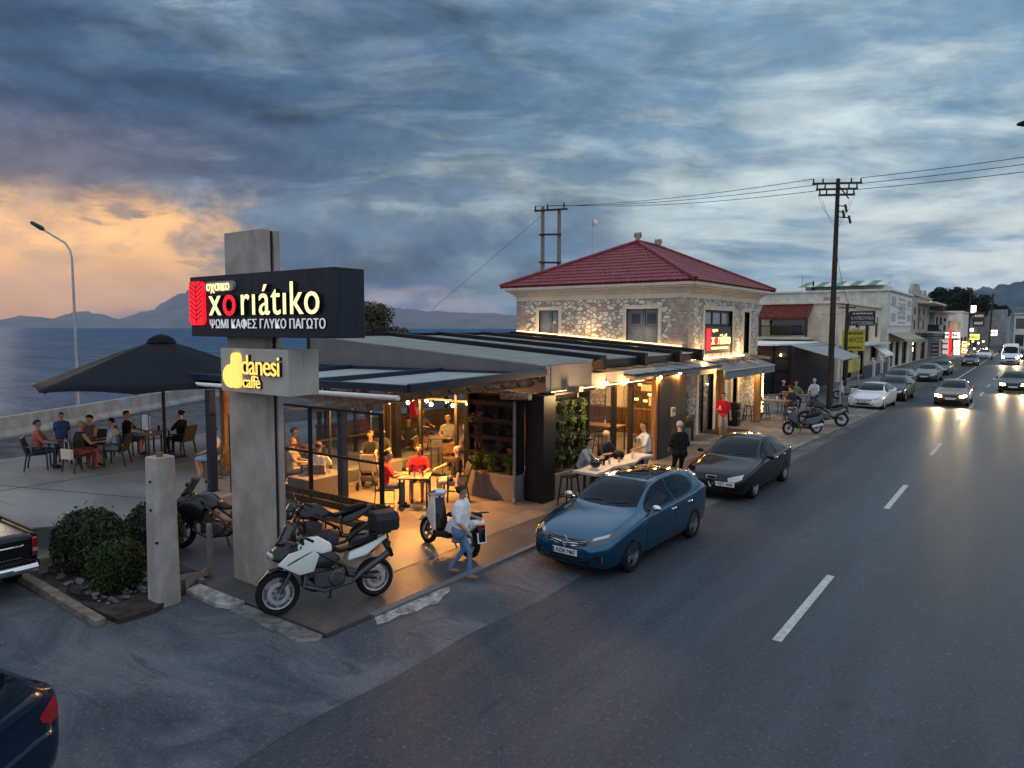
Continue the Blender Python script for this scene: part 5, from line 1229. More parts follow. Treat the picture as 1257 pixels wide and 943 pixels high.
    for s_ in (1, -1):
        b = MB(); b.ball((s_*(W_+.075), my, mz), .10, .055, .062, 12, 8); b.bar((s_*(W_-.06), my+.01, mz-.04), (s_*(W_+.04), my, mz-.02), .05, .03); b.build('mirror', M['chrome'] if detail == 2 else pm, t, True)
        if detail:
            for hy in (.30, 1.08) if kind != 'coupe' else (.5,):
                l2, n2, _, _ = bv.ray_cast(Vector((s_*4, hy, .85)), Vector((-s_, 0, 0)))
                b = MB(); b.tube([(l2.x+s_*.005, hy-.09, .85), (l2.x+s_*.03, hy-.05, .852), (l2.x+s_*.03, hy+.06, .855), (l2.x+s_*.005, hy+.09, .857)], .014, 8); b.build('door_handle', M['chrome'], t, True)
            for sy in ((-.78, .44, 1.18) if kind != 'coupe' else (-.66, .66)):
                lean = .0 if sy < 1 else .12
                patch(bv, [(sy+lean, .93), (sy+.008+lean, .93)], [(sy-.02, .27), (sy-.012, .27)], 'x', s_, 8, .0025, sub=1).build('door_seam', M['trim'], t)
            patch(bv, [(-.9, .235), (.9, .235)], [(-.9, .18), (.9, .18)], 'x', s_, 2, .004).build('sill_trim', M['trim'], t)
    if detail:
        k = S['tab']; yb = -.80 if kind != 'hatch' else -.88
        for s_ in (1, -1):
            patch(bv, [(s_*.71, -2.0), (s_*.735, -1.5), (s_*.735, -.92)], [(s_*.703, -2.0), (s_*.728, -1.5), (s_*.728, -.92)], 'z', 1, 1, .0025).build('bonnet_seam', M['trim'], t)
        for s_, x0 in ((1, .08), (-1, -.45)):
            pts = []
            for u in (0, .5, 1):
                x = x0 + (.38 if s_ > 0 else .40)*u; l2, n2, _, _ = bv.ray_cast(Vector((x, -6, S['ws'][1][1]+.012+.03*u)), Vector((0, 1, 0)))
                pts.append(l2 + Vector((0, -.018, .006)))
            b = MB(); b.tube(pts, .008, 5); b.build('wiper', M['trim'], t)
        b = MB(); b.tube([(0, S['tab'][-7][0], S['tab'][-7][1]-.01), (0, S['tab'][-7][0]+.16, S['tab'][-7][1]+.10)], .006, 5); b.build('aerial', M['trim'], t)
    if lit:
        for s_ in (1, -1):
            plight('headlight_beam', (s_*.62, nose-.12, .62), 260, (1, .72, .36), .08, t, R_(70), (0, -1, -.10), .7)
    return t, bv
# --- the two near cars
blue = paint('blue_metallic', (.003, .062, .125), .17, .6)
t, bv = car('hatch', 'glossy blue hatchback parked at the pavement edge beside the bar table', (-6.53, 12.78, 0), R_(-1.5), blue, detail=2, rim=M['rim'], group=None, plate_text='ΑΖΜ 7467',
    head=([(.40, .70), (.60, .735), (.76, .80), (.83, .83)], [(.41, .62), (.60, .60), (.76, .66), (.83, .74)]))
t['category'] = 'car'
b = MB(); ly = bv.ray_cast(Vector((0, -6, .60)), Vector((0, 1, 0)))[0].y
for s_ in (1, -1):
    b.bar((0, ly-.035, .725), (s_*.055, ly-.035, .615), .026, .018, (0, 1, 0)); b.bar((s_*.055, ly-.035, .615), (0, ly-.035, .505), .026, .018, (0, 1, 0))
b.build('emblem', M['chrome'], t, bevel=.003)
patch(bv, [(-.52, .55), (0, .1)], [(-.52, .8), (0, .8)], 'z') if False else None
o = patch(bv, [(-.46, .05), (0, .0), (.46, .05)], [(-.44, 1.15), (0, 1.2), (.44, 1.15)], 'z', 1, 6, .005).build('glass_roof', M['carglass'], t, 'full')
for s_ in (1, -1):
    patch(bv, [(s_*.56, .42), (s_*.72, .46)], [(s_*.58, .28), (s_*.70, .30)], 'y', -1, 3, .005).build('fog_lamp_bay', M['trim'], t, 'full')
    patch(bv, [(s_*.70, .44), (s_*.72, .46)], [(s_*.69, .32), (s_*.71, .33)], 'y', -1, 2, .009).build('bumper_trim', M['chrome'], t, 'full')
    patch(bv, [(-1.0, .80), (-.8, .83)], [(-1.0, .785), (-.8, .815)], 'x', s_, 1, .006).build('wing_trim', M['chrome'], t)
blk = paint('black_gloss', (.006, .007, .009), .14, .1)
t, bv = car('sedan', 'black saloon with a chrome shield grille and offset plate behind the blue hatchback', (-6.50, 19.72, 0), R_(-.5), blk, detail=1, rim=M['rimwhite'], grille='shield', platex=.36, plate_text='ΥΖΤ 1430',
    head=([(.42, .62), (.58, .665), (.74, .70)], [(.44, .53), (.60, .53), (.75, .60)]))
q = [bv.ray_cast(Vector((x, -6, z)), Vector((0, 1, 0)))[0] + Vector((0, -.022, 0)) for x, z in ((-.14, .64), (.14, .64), (0, .36))]
b = MB()
for i in range(3): b.bar(q[i], q[(i+1) % 3], .028, .02, (0, 1, 0))
sh = b.build('shield_grille', M['chrome'], t, bevel=.004)
b = MB(); b.add([q[0]+Vector((.02, .012, -.012)), q[1]+Vector((-.02, .012, -.012)), q[2]+Vector((0, .012, .03))], [(0, 1, 2)]); b.build('mesh_insert', M['trim'], sh)
# --- cars parked further along the kerb
car('coupe', 'white coupe with a dark roof parked first beyond the tall wooden utility pole', (-7.28, 44.6, 0), R_(-3), paint('white_car', (.62, .63, .63), .25, 0), detail=1, rim=M['rim'], group='cars parked along the kerb', plate_text='ΖΥΑ 3015', head=([(.46, .62), (.62, .655), (.80, .70)], [(.48, .54), (.62, .53), (.79, .59)]))
car('hatch', 'dark hatchback parked right behind the white coupe', (-7.02, 50.4, 0), R_(-2), paint('dark_slate', (.016, .019, .024)), group='cars parked along the kerb')
car('hatch', 'navy hatchback half hidden behind the dark hatchback', (-8.05, 59.5, 0), R_(-3), paint('dark_navy', (.018, .034, .065)), group='cars parked along the kerb')
car('hatch', 'grey saloon parked between the navy hatchback and the black saloon', (-7.25, 70.3, 0), R_(-2), paint('grey_metal', (.10, .105, .115), .3, .6), group='cars parked along the kerb')
car('sedan', 'black saloon parked behind the grey saloon by the shop pavement', (-7.25, 80.6, 0), R_(-2), paint('black_two', (.010, .012, .016)), group='cars parked along the kerb')
car('sedan', 'dark saloon standing apart in front of the lit shops', (-6.15, 102, 0), R_(2), paint('dark_green_grey', (.035, .04, .045)), group='cars parked along the kerb')
car('hatch', 'white car parked by the lit shops beside the white van', (-5.9, 127, 0), R_(0), paint('white_car_two', (.55, .56, .57)), group='cars parked along the kerb', sx=1.06)
# --- moving traffic with headlights on
car('sedan', 'golden brown saloon driving with bright headlights over the dashed line', (-3.72, 49.5, 0), R_(0), paint('gold_brown', (.13, .075, .035), .28, .5), name='moving_car', lit=1, group='traffic with headlights on')
car('sedan', 'dark saloon with headlights on in the farther lane behind the golden saloon', (-1.05, 61.8, 0), R_(0), paint('dark_traffic', (.03, .032, .036)), name='moving_car', lit=1, group='traffic with headlights on')
car('sedan', 'distant car following beside the white van', (-.9, 128, 0), R_(0), paint('dark_traffic_two', (.04, .045, .05)), name='moving_car', lit=1, group='traffic with headlights on')
# --- van
def van(loc):
    t = thing('delivery_van', 'tall white delivery van with headlights on coming down the road', 'van', loc, 0, 'traffic with headlights on'); OFF[t] = (0, 0, 0)
    tab = [(-2.9,.95,.55,.05,.75,.80,.35),(-2.8,1.08,.75,.06,.85,.92,.26),(-2.5,1.2,.82,.06,1.0,.97,.24),(-2.2,1.36,.82,.06,1.15,.98,.24),(-1.9,1.75,.78,.07,1.25,.985,.24),(-1.45,2.3,.74,.08,1.3,.985,.24),(-1.1,2.52,.74,.09,1.35,.985,.24),(-.6,2.6,.76,.09,1.4,.985,.24),(2.7,2.6,.76,.09,1.4,.985,.24),(2.95,2.55,.76,.09,1.4,.97,.3)]
    sh = car_shell(dict(tab=tab), 44); bv = bvh_of(sh); body = sh.build('body', paint('van_white', (.66, .66, .65), .3, 0), t, 'full'); cut_arches(body, (-1.95, 1.6), .40, .985, M['trim'])
    for y in (-1.95, 1.6):
        for s_ in (-1, 1): wheel(t, s_*.86, y, .34, M['rim'], 5, 1)
    patch(bv, [(-.70, 2.2), (0, 2.24), (.70, 2.2)], [(-.80, 1.42), (0, 1.40), (.80, 1.42)], 'y', -1, 6).build('windscreen', M['carglass'], t, 'full')
    patch(bv, [(-.5, .86), (0, .88), (.5, .86)], [(-.45, .72), (0, .70), (.45, .72)], 'y', -1, 3).build('grille', M['trim'], t, 'full'); patch(bv, [(-.7, .5), (.7, .5)], [(-.66, .36), (.66, .36)], 'y', -1, 3).build('bumper', M['trim'], t, 'full')
    for s_ in (1, -1):
        patch(bv, [(s_*.6, 1.0), (s_*.86, 1.08)], [(s_*.6, .80), (s_*.86, .86)], 'y', -1, 3, .008).build('headlight', M['beam'], t, 'full')
        patch(bv, [(-1.7, 1.75), (-1.3, 2.1), (-.7, 2.12)], [(-1.75, 1.35), (-1.3, 1.38), (-.7, 1.4)], 'x', s_, 4).build('side_window', M['carglass'], t, 'full')
        b = MB(); b.box(s_*1.05, s_*1.25, -1.75, -1.62, 1.4, 1.75); b.bar((s_*.95, -1.68, 1.55), (s_*1.08, -1.68, 1.55), .04); b.build('mirror', M['trim'], t, bevel=.03)
        plight('headlight_beam', (s_*.72, -3.05, .95), 300, (1, .74, .4), .1, t, R_(70), (0, -1, -.10), .7)
    b = MB(); b.box(-.26, .26, -2.96, -2.93, .5, .61); b.build('number_plate', M['plate'], t)
van((-2.35, 110, 0))
# --- black pickup at the bed: only its tail end stands in the picture
def pickup(loc, rz):
    t = thing('pickup_truck', 'black pickup truck with open cargo bed parked by the round bushes', 'pickup truck'); t.location = loc; t.rotation_euler = (0, 0, rz)
    p = paint('pickup_black', (.008, .009, .012), .2, .2)
    # local: tail at x = 0 plane facing +y? the truck runs from y = 0 (tail) to y = 5.1 (nose)
    tab = [(0, 1.02, .76, .03, .98, .86, .52), (.06, 1.05, .80, .03, 1.0, .895, .46), (.5, 1.05, .80, .03, 1.0, .9, .40), (1.5, 1.05, .80, .03, 1.0, .9, .38), (1.62, 1.75, .64, .06, 1.04, .9, .36), (2.0, 1.78, .62, .06, 1.04, .9, .36), (3.0, 1.75, .62, .06, 1.04, .9, .36), (3.5, 1.35, .68, .05, 1.02, .9, .36), (3.8, 1.14, .74, .05, 1.0, .9, .36), (4.8, 1.05, .74, .05, .95, .88, .38), (5.1, .85, .6, .05, .8, .75, .45)]
    sh = car_shell(dict(tab=tab), 60); bv = bvh_of(sh); body = sh.build('body', p, t, 'full'); cut_arches(body, (1.05, 4.05), .43, .9, M['trim'])
    c = MB(); c.box(-.74, .74, .10, 1.45, .62, 1.4); co = c.build('cutter', p); md = body.modifiers.new('bed', 'BOOLEAN'); md.operation = 'DIFFERENCE'; md.object = co; md.solver = 'EXACT'
    dg = bpy.context.evaluated_depsgraph_get(); me = bpy.data.meshes.new_from_object(body.evaluated_get(dg)); body.modifiers.clear(); body.data = me; bpy.data.objects.remove(co)
    for y in (1.05, 4.05):
        for s_ in (-1, 1): wheel(t, s_*.79, y, .37, M['rim'], 5, 0)
    for s_ in (-1, 1):
        b = MB(); b.box(s_*.775, s_*.86, -.035, .16, .66, .97); o = b.build('taillight', M['redlens'], t, bevel=.02)
        b = MB(); b.box(s_*.78, s_*.855, -.037, -.034, .74, .80) ; b.build('reverse_lamp', M['lens'], o)
        b = MB(); b.tube([(s_*.84, .05, 1.055), (s_*.84, 1.5, 1.055)], .025, 8); b.build('bed_rail', M['trim'], t)
    b = MB(); b.tube([(-.86, .12, .50), (-.80, -.10, .50), (.80, -.10, .50), (.86, .12, .50)], .075, 10); b.build('rear_bumper', M['chrome'], t, True)
    b = MB(); b.box(-.45, .45, -.19, -.05, .515, .53); b.build('bumper_step', M['trim'], t)
    b = MB(); b.box(-.75, .75, -.055, -.025, .62, .98); g_ = b.build('tailgate', p, t, bevel=.015)
    b = MB(); b.tube([(.30, -.06, .88), (.34, -.085, .88), (.60, -.085, .88), (.64, -.06, .88)], .014, 6); b.build('handle', M['chrome'], g_, True)
    b = MB()
    for k in range(9): b.box(.22+k*.045, .25+k*.045, -.062, -.056, .672, .692)
    b.build('badge', M['chrome'], g_)
    patch(bv, [(2.0, 1.68), (3.1, 1.65)], [(1.8, 1.1), (3.6, 1.12)], 'x', 1, 4, .005).build('side_window', M['carglass'], t, 'full')
    return t
pickup((-13.1, 3.74, 0), R_(90))
# --- dark car in the near corner: only its rear wing stands in the picture
S_ = CARS['hatch']
t, bv = car('hatch', 'very dark blue car corner with a glowing red tail lamp nearest the camera', (-8.54, .75, 0), R_(-53), paint('midnight', (.006, .018, .042), .18, .3), detail=1, rim=M['rimdark'])
# ================================================================ motorcycles and scooters (front towards local -y)
def mwheel(par, y, r, w, x=0, rim_m=None, spokes=6):
    n = 32; b = MB(); ty = r
    b.lathe([(r*.72, -w*.8), (r*.86, -w), (r*.96, -w*.7), (r, 0), (r*.96, w*.7), (r*.86, w), (r*.72, w*.8), (r*.70, 0)], (x, 0, 0), n, 'x'); b.f = [f for f in b.f if len(f) == 4]; b.f += [(7*n+k, 7*n+(k+1) % n, (k+1) % n, k) for k in range(n)]
    o = b.build('wheel', M['rubber'], par, True); o.location = (0, y, r)
    q = MB(); q.lathe([(r*.73, -w*.6), (r*.66, -w*.55), (r*.66, w*.55), (r*.73, w*.6)], (x, 0, 0), n, 'x'); q.f = [f for f in q.f if len(f) == 4]; q.lathe([(r*.14, -w), (r*.14, w)], (x, 0, 0), 12, 'x')
    for k in range(spokes):
        a = 2*pi*k/spokes+.3; q.bar((x, cos(a)*r*.1, sin(a)*r*.1), (x, cos(a+.15)*r*.68, sin(a+.15)*r*.68), .03, .025, (1, 0, 0))
    ri = q.build('rim', rim_m or M['rimdark'], o, True)
    d = MB(); d.lathe([(r*.50, w*.9), (r*.50, w*.98), (r*.32, w*.98), (r*.32, w*.9)], (x, 0, 0), 20, 'x'); d.f = [f for f in d.f if len(f) == 4] + [(60+k, 60+(k+1) % 20, (k+1) % 20, k) for k in range(20)]; d.build('brake_disc', M['steel'], o)
    return o
def slabp(par, name, m_, prof, w, w2=None, bevel=.02, x=0, sub=None):
    """side-profile panel, full width w, narrowed towards its upper edge by w2"""
    b = MB(); zs = [p[1] for p in prof]; z0, z1 = min(zs), max(zs); w2 = w if w2 is None else w2
    n = len(prof)
    def hw(z): return (w + (w2-w)*(z-z0)/max(.001, z1-z0))/2
    vs = [(x-hw(z), y, z) for y, z in prof] + [(x+hw(z), y, z) for y, z in prof]
    b.add(vs, [tuple(range(n-1, -1, -1)), tuple(range(n, 2*n))] + [(i, (i+1) % n, n+(i+1) % n, n+i) for i in range(n)])
    o = b.build(name, m_, par, bevel=bevel, seg=3)
    for p in o.data.polygons: p.use_smooth = True
    return o
M['mblack'] = mat('moto_black', (.005, .006, .008), .3, coat=.35, spec=.3); M['mwhite'] = mat('moto_white', (.62, .62, .60), .3, coat=.6); M['mgrey'] = mat('moto_engine', (.07, .073, .078), .4, .8, var=.3, vscale=20); M['mseat'] = mat('moto_seat', (.012, .012, .014), .7); M['msilver'] = mat('moto_silver', (.42, .44, .46), .3, .7)
def motorcycle(label, loc, rz, body, kind='adv', case=False, screen=False, lean=-7, group=None, name='motorcycle', fr=.335):
    t = thing(name, label, 'motorcycle', group=group); t.location = loc; t.rotation_euler = (R_(0), R_(lean), rz)
    r2 = .315; yf, yr = -.77, .77
    fw = mwheel(t, yf, fr, .055, rim_m=M['rim'] if kind == 'adv' else M['rimdark']); rw = mwheel(t, yr, r2, .08, rim_m=M['rim'] if kind == 'adv' else M['rimdark'])
    b = MB()
    for s_ in (-1, 1): b.tube([(s_*.10, yf, fr), (s_*.10, yf+.18, .62), (s_*.10, yf+.36, 1.0)], [.032, .028, .024], 10)
    b.build('fork', M['mgrey'], t, True)
    slabp(t, 'front_mudguard', M['mblack'], [(yf-.30, fr+.20), (yf-.12, fr+.37), (yf+.12, fr+.38), (yf+.30, fr+.22), (yf+.12, fr+.35), (yf-.12, fr+.345)], .14, bevel=.01)
    # engine, frame, exhaust
    b = MB(); b.box(-.17, .17, -.25, .22, .34, .56); b.hexa([(-.12, -.30, .50), (.12, -.30, .50), (.12, -.05, .50), (-.12, -.05, .50), (-.12, -.38, .78), (.12, -.38, .78), (.12, -.12, .78), (-.12, -.12, .78)]); b.lathe([(.10, -.20), (.13, -.19), (.13, .19), (.10, .20)], (0, .10, .44), 18, 'x')
    for k in range(6): b.box(-.14, .14, -.39+.004*k, -.02, .53+.036*k, .545+.036*k)
    b.build('engine', M['mgrey'], t, bevel=.015)
    b = MB()
    for s_ in (-1, 1): b.tube([(s_*.08, -.46, .98), (s_*.15, -.1, .82), (s_*.16, .24, .60), (s_*.13, .30, .42)], .024, 8); b.tube([(s_*.13, .28, .45), (s_*.11, yr, r2)], [.035, .028], 8)
    b.build('frame', M['mblack'], t, True)
    b = MB(); b.tube([(.1, -.35, .6), (.15, -.42, .40), (.16, -.1, .27), (.17, .35, .34)], .028, 8); b.tube([(.17, .35, .34), (.19, .5, .46), (.21, .95, .70)], [.03, .05, .055], 12); b.build('exhaust', M['mgrey'] if kind == 'adv' else M['mblack'], t, True)
    # tank, seat, tail
    slabp(t, 'tank', body if kind == 'adv' else M['mblack'], [(-.48, .86), (-.50, 1.0), (-.38, 1.10), (-.12, 1.10), (.06, .98), (.10, .86), (-.1, .78)], .30, .20, .05)
    slabp(t, 'seat', M['mseat'], [(.02, .86), (.04, .96), (.2, .87), (.40, .87), (.46, .96), (.82, 1.0), (.84, .93), (.5, .84), (.2, .80)], .28, .22, .03)
    slabp(t, 'tail_fairing', body, [(.30, .66), (.34, .80), (.58, .86), (.98, .98), (1.0, .92), (.62, .70)], .30, .16, .03)
    slabp(t, 'rear_mudguard', M['mblack'], [(.88, .94), (1.0, .92), (1.10, .62), (1.07, .58)], .12, bevel=.008)
    b = MB(); b.box(-.09, .09, .985, 1.02, .86, .92); b.build('taillight', M['redlens'], t, bevel=.01)
    b = MB(); b.hexa([(-.09, 1.075, .62), (.09, 1.075, .62), (.09, 1.085, .62), (-.09, 1.085, .62), (-.09, 1.045, .75), (.09, 1.045, .75), (.09, 1.055, .75), (-.09, 1.055, .75)]); b.build('number_plate', M['plate'] if kind != 'adv' else M['mblack'], t)
    for s_ in (-1, 1):
        b = MB(); b.tube([(s_*.07, .98, .86), (s_*.17, 1.0, .85)], [.012, .025], 8); b.build('indicator', mat('amber', (.5, .18, .02), .3) if False else M['mgrey'], t)
    # handlebar, mirrors
    b = MB(); b.tube([(-.40, -.32, 1.10), (-.28, -.38, 1.14), (-.10, -.42, 1.08), (.10, -.42, 1.08), (.28, -.38, 1.14), (.40, -.32, 1.10)], .014, 8)
    hb = b.build('handlebar', M['mgrey'], t, True)
    for s_ in (-1, 1):
        b = MB(); b.tube([(s_*.30, -.37, 1.135), (s_*.42, -.31, 1.10)], .022, 8); b.build('grip', M['rubber'], hb)
        b = MB(); b.tube([(s_*.27, -.40, 1.14), (s_*.30, -.46, 1.27)], .008, 6); b.ball((s_*.33, -.46, 1.30), .065, .02, .042, 10, 6); b.build('mirror', M['mblack'], t, True)
    if kind == 'adv' or screen:
        slabp(t, 'front_fairing', M['mblack'], [(-.86, .84), (-.84, .98), (-.66, 1.12), (-.46, 1.06), (-.42, .86), (-.62, .76)], .30, .20, .04)
        for s_ in (-1, 1): slabp(t, 'side_fairing', body, [(-.80, .78), (-.62, .93), (-.30, .98), (-.16, .84), (-.26, .60), (-.48, .58)], .05, .05, .02, x=s_*.185)
        b = MB(); vs = []; rows = 5
        for j in range(rows+1):
            u = j/rows; z = 1.05+.34*u; y = -.78+.20*u
            for i in range(7): a = (i-3)/3; vs.append((a*(.17-.03*u), y+.10*a*a, z-.03*a*a*u))
        b.add(vs, [(j*7+i, j*7+i+1, (j+1)*7+i+1, (j+1)*7+i) for j in range(rows) for i in range(6)]); o = b.build('windshield', M['smoke'], t, 'full'); sm = o.modifiers.new('thick', 'SOLIDIFY'); sm.thickness = .006
        for s_ in (-1, 1):
            b = MB(); b.ball((s_*.085, -.86, .91), .075, .04, .06, 12, 8); b.build('headlight', M['lens'], t, True)
        if kind == 'adv':
            for s_ in (-1, 1):
                b = MB()
                for k in range(4): b.bar((s_*.2125, -.66+.04*k, .76+.02*k), (s_*.2125, -.36+.03*k, .88+.012*k), .004, .016 - .002*k)
                b.build('decal', M['mgrey'], t)
    else:
        b = MB(); b.ball((0, -.62, .95), .10, .09, .10, 14, 10); b.build('headlight', M['lensdark'], t, True)
        slabp(t, 'fly_screen', M['mblack'], [(-.70, 1.02), (-.60, 1.17), (-.52, 1.10), (-.56, 1.0)], .18, .12, .015)
    b = MB(); b.tube([(-.13, .12, .30), (-.30, .10, .045)], .014, 8); b.bar((-.31, .07, .04), (-.31, .15, .04), .05, .01); b.build('side_stand', M['mblack'], t)
    b = MB()
    for s_ in (-1, 1): b.tube([(s_*.15, .12, .38), (s_*.27, .12, .38)], .016, 6)
    b.build('footpeg', M['mgrey'], t)
    b = MB()
    for s_ in (-1, 1): b.tube([(s_*.22, -.40, 1.12), (s_*.20, -.55, 1.0), (s_*.12, -.60, .80), (s_*.11, -.74, .42)], .008, 5)
    b.tube([(.1, -.42, 1.08), (.05, -.52, 1.12), (-.1, -.5, .95), (-.12, -.3, .8)], .007, 5); b.build('cable', M['rubber'], t)
    b = MB(); b.box(-.15, .15, -.44, -.40, .56, .80); b.build('radiator', M['mblack'], t)
    b = MB(); b.bar((.10, .2, .46), (.10, .8, .40), .02, .05); b.build('chain_guard', M['mblack'], t)
    if kind == 'adv':
        slabp(t, 'knee_panel', M['mblack'], [(-.30, .66), (-.20, .86), (.06, .86), (.20, .72), (.0, .60)], .33, .30, .03); slabp(t, 'belly_pan', M['mblack'], [(-.40, .34), (-.42, .56), (-.22, .40), (.25, .36), (.22, .29), (-.25, .27)], .30, .26, .03)
        for s_ in (-1, 1): b = MB(); b.box(s_*.28, s_*.42, -.47, -.44, 1.06, 1.17); b.build('hand_guard', M['mblack'], t, bevel=.012)
    if case:
        b = MB(); prof = [(-.20, 0), (.20, 0), (.22, .18), (.19, .30), (.0, .34), (-.19, .30), (-.22, .18)]
        cx = .98; vs = []
        for y_, s_ in ((-.20, .86), (-.18, 1), (.16, 1), (.21, .84)): vs += [(u*s_, cx+y_, 1.04+.17+(z-.17)*s_) for u, z in prof]
        n = 7; b.add(vs, [tuple(range(n-1, -1, -1)), tuple(range(3*n, 4*n))] + [(j*n+i, j*n+(i+1) % n, (j+1)*n+(i+1) % n, (j+1)*n+i) for j in range(3) for i in range(n)])
        c = b.build('top_case', mat('case_black', (.014, .015, .018), .5), t, bevel=.02, seg=3)
        b = MB(); b.prism([(-.15, 1.18), (.15, 1.18), (.17, 1.24), (-.17, 1.24)], cx+.19, cx+.222, 'y'); b.build('reflector', mat('red_reflector', (.42, .02, .02), .2), c, bevel=.006)
        b = MB(); b.box(-.13, .13, .74, 1.05, 1.0, 1.035); b.build('case_rack', M['mblack'], t)
    return t
def scooter(label, loc, rz, body, lean=-6, group=None, plate=True):
    t = thing('scooter', label, 'scooter', group=group); t.location = loc; t.rotation_euler = (0, R_(lean), rz)
    mwheel(t, -.66, .27, .05); mwheel(t, .66, .27, .06)
    b = MB()
    for s_ in (-1, 1): b.tube([(s_*.08, -.66, .27), (s_*.08, -.52, .62)], .026, 8)
    b.tube([(0, -.52, .58), (0, -.38, 1.05)], .03, 8); b.build('fork', M['mgrey'], t, True)
    slabp(t, 'front_mudguard', body, [(-.95, .40), (-.80, .56), (-.58, .60), (-.46, .44), (-.56, .55), (-.78, .52)], .15, bevel=.015)
    slabp(t, 'leg_shield', body, [(-.62, .60), (-.58, .82), (-.50, 1.02), (-.40, 1.04), (-.34, .80), (-.24, .34), (-.34, .34)], .34, .24, .04)
    slabp(t, 'inner_shield', M['mblack'], [(-.38, .98), (-.30, .74), (-.20, .36), (-.23, .36), (-.33, .74), (-.40, .96)], .30, .22, .02)
    slabp(t, 'floorboard', M['mblack'], [(-.34, .30), (-.30, .36), (.06, .36), (.16, .46), (.20, .28), (-.2, .24)], .34, .34, .02)
    slabp(t, 'side_panel', body, [(.04, .40), (.12, .66), (.40, .70), (.86, .78), (.94, .70), (.70, .46), (.4, .38)], .36, .26, .04)
    slabp(t, 'seat', M['mseat'], [(.02, .68), (.06, .78), (.34, .80), (.44, .86), (.82, .88), (.86, .80), (.5, .72)], .30, .22, .035)
    slabp(t, 'rear_mudguard', M['mblack'], [(.72, .50), (.90, .66), (.98, .62), (1.02, .38), (.98, .38), (.92, .54), (.8, .46)], .16, bevel=.012)
    slabp(t, 'engine', M['mgrey'], [(.20, .22), (.22, .38), (.70, .36), (.74, .22), (.5, .18)], .16, .14, .02, x=-.10)
    slabp(t, 'muffler', M['msilver'], [(.32, .24), (.34, .36), (.86, .44), (.90, .32)], .09, .09, .03, x=.16)
    slabp(t, 'handlebar_cover', body, [(-.56, 1.0), (-.54, 1.10), (-.40, 1.16), (-.30, 1.08), (-.38, 1.0)], .30, .20, .03)
    b = MB(); b.ball((0, -.575, .93), .11, .05, .07, 12, 8); b.build('headlight', M['lens'], t, True)
    hb = MB(); hb.tube([(-.34, -.32, 1.08), (-.2, -.40, 1.09), (.2, -.40, 1.09), (.34, -.32, 1.08)], .016, 8); h_ = hb.build('handlebar', M['mblack'], t, True)
    for s_ in (-1, 1):
        b = MB(); b.tube([(s_*.22, -.40, 1.10), (s_*.27, -.42, 1.27)], .008, 6); b.ball((s_*.29, -.42, 1.31), .06, .02, .045, 10, 6); b.build('mirror', M['mblack'], t, True)
    b = MB(); b.box(-.08, .08, .93, .97, .62, .69); b.build('taillight', M['redlens'], t, bevel=.01)
    if plate:
        b = MB(); b.hexa([(-.11, 1.01, .36), (.11, 1.01, .36), (.11, 1.02, .36), (-.11, 1.02, .36), (-.11, .965, .55), (.11, .965, .55), (.11, .975, .55), (-.11, .975, .55)]); p = b.build('number_plate', M['plate'], t)
        bb = text_mb('ΧΙΧ', .085, .003, .9, 1, .002); bb.xf(Matrix.Translation((0, .985, .505)) @ Matrix.Rotation(pi, 4, 'Z') @ Matrix.Rotation(-.23, 4, 'X')); bb.build('lettering', M['ink'], p)
        bb = text_mb('028', .085, .003, .9, 1, .002); bb.xf(Matrix.Translation((0, 1.007, .41)) @ Matrix.Rotation(pi, 4, 'Z') @ Matrix.Rotation(-.23, 4, 'X')); bb.build('lettering', M['ink'], p)
    b = MB(); b.tube([(-.08, .0, .26), (-.22, .02, .03)], .013, 8); b.build('side_stand', M['mblack'], t)
    b = MB(); b.tube([(-.12, .78, .90), (-.12, .98, .93), (.12, .98, .93), (.12, .78, .90)], .014, 8); b.build('grab_rail', M['mgrey'], t, True)
    return t
motorcycle('white touring motorcycle with black top case parked in front of the pylon', (-8.76, 7.06, .045), R_(-22), M['mwhite'], 'adv', True)
motorcycle('black naked motorcycle parked between the white one and the bench', (-10.5, 8.4, .045), R_(-22), M['mblack'], 'naked')
motorcycle('dark touring motorcycle with small windscreen parked behind the pylon', (-12.75, 7.55, .045), R_(-62), M['mblack'], 'tour', False, True)
scooter('white scooter parked side-on before the dining terrace', (-9.1, 10.25, .05), R_(-101), M['mwhite'])
scooter('dark blue scooter parked beside the high tables at the stone paving', (-7.55, 30.55, .055), R_(-40), mat('moto_navy', (.012, .022, .04), .3, coat=.6))
motorcycle('black motorcycle with a rider helmet box parked behind the dark blue scooter', (-7.45, 33.7, .055), R_(-62), M['mblack'], 'naked')
scooter('pale scooter half hidden behind the tall wooden utility pole', (-8.9, 46.6, .145), R_(-75), M['mwhite'])
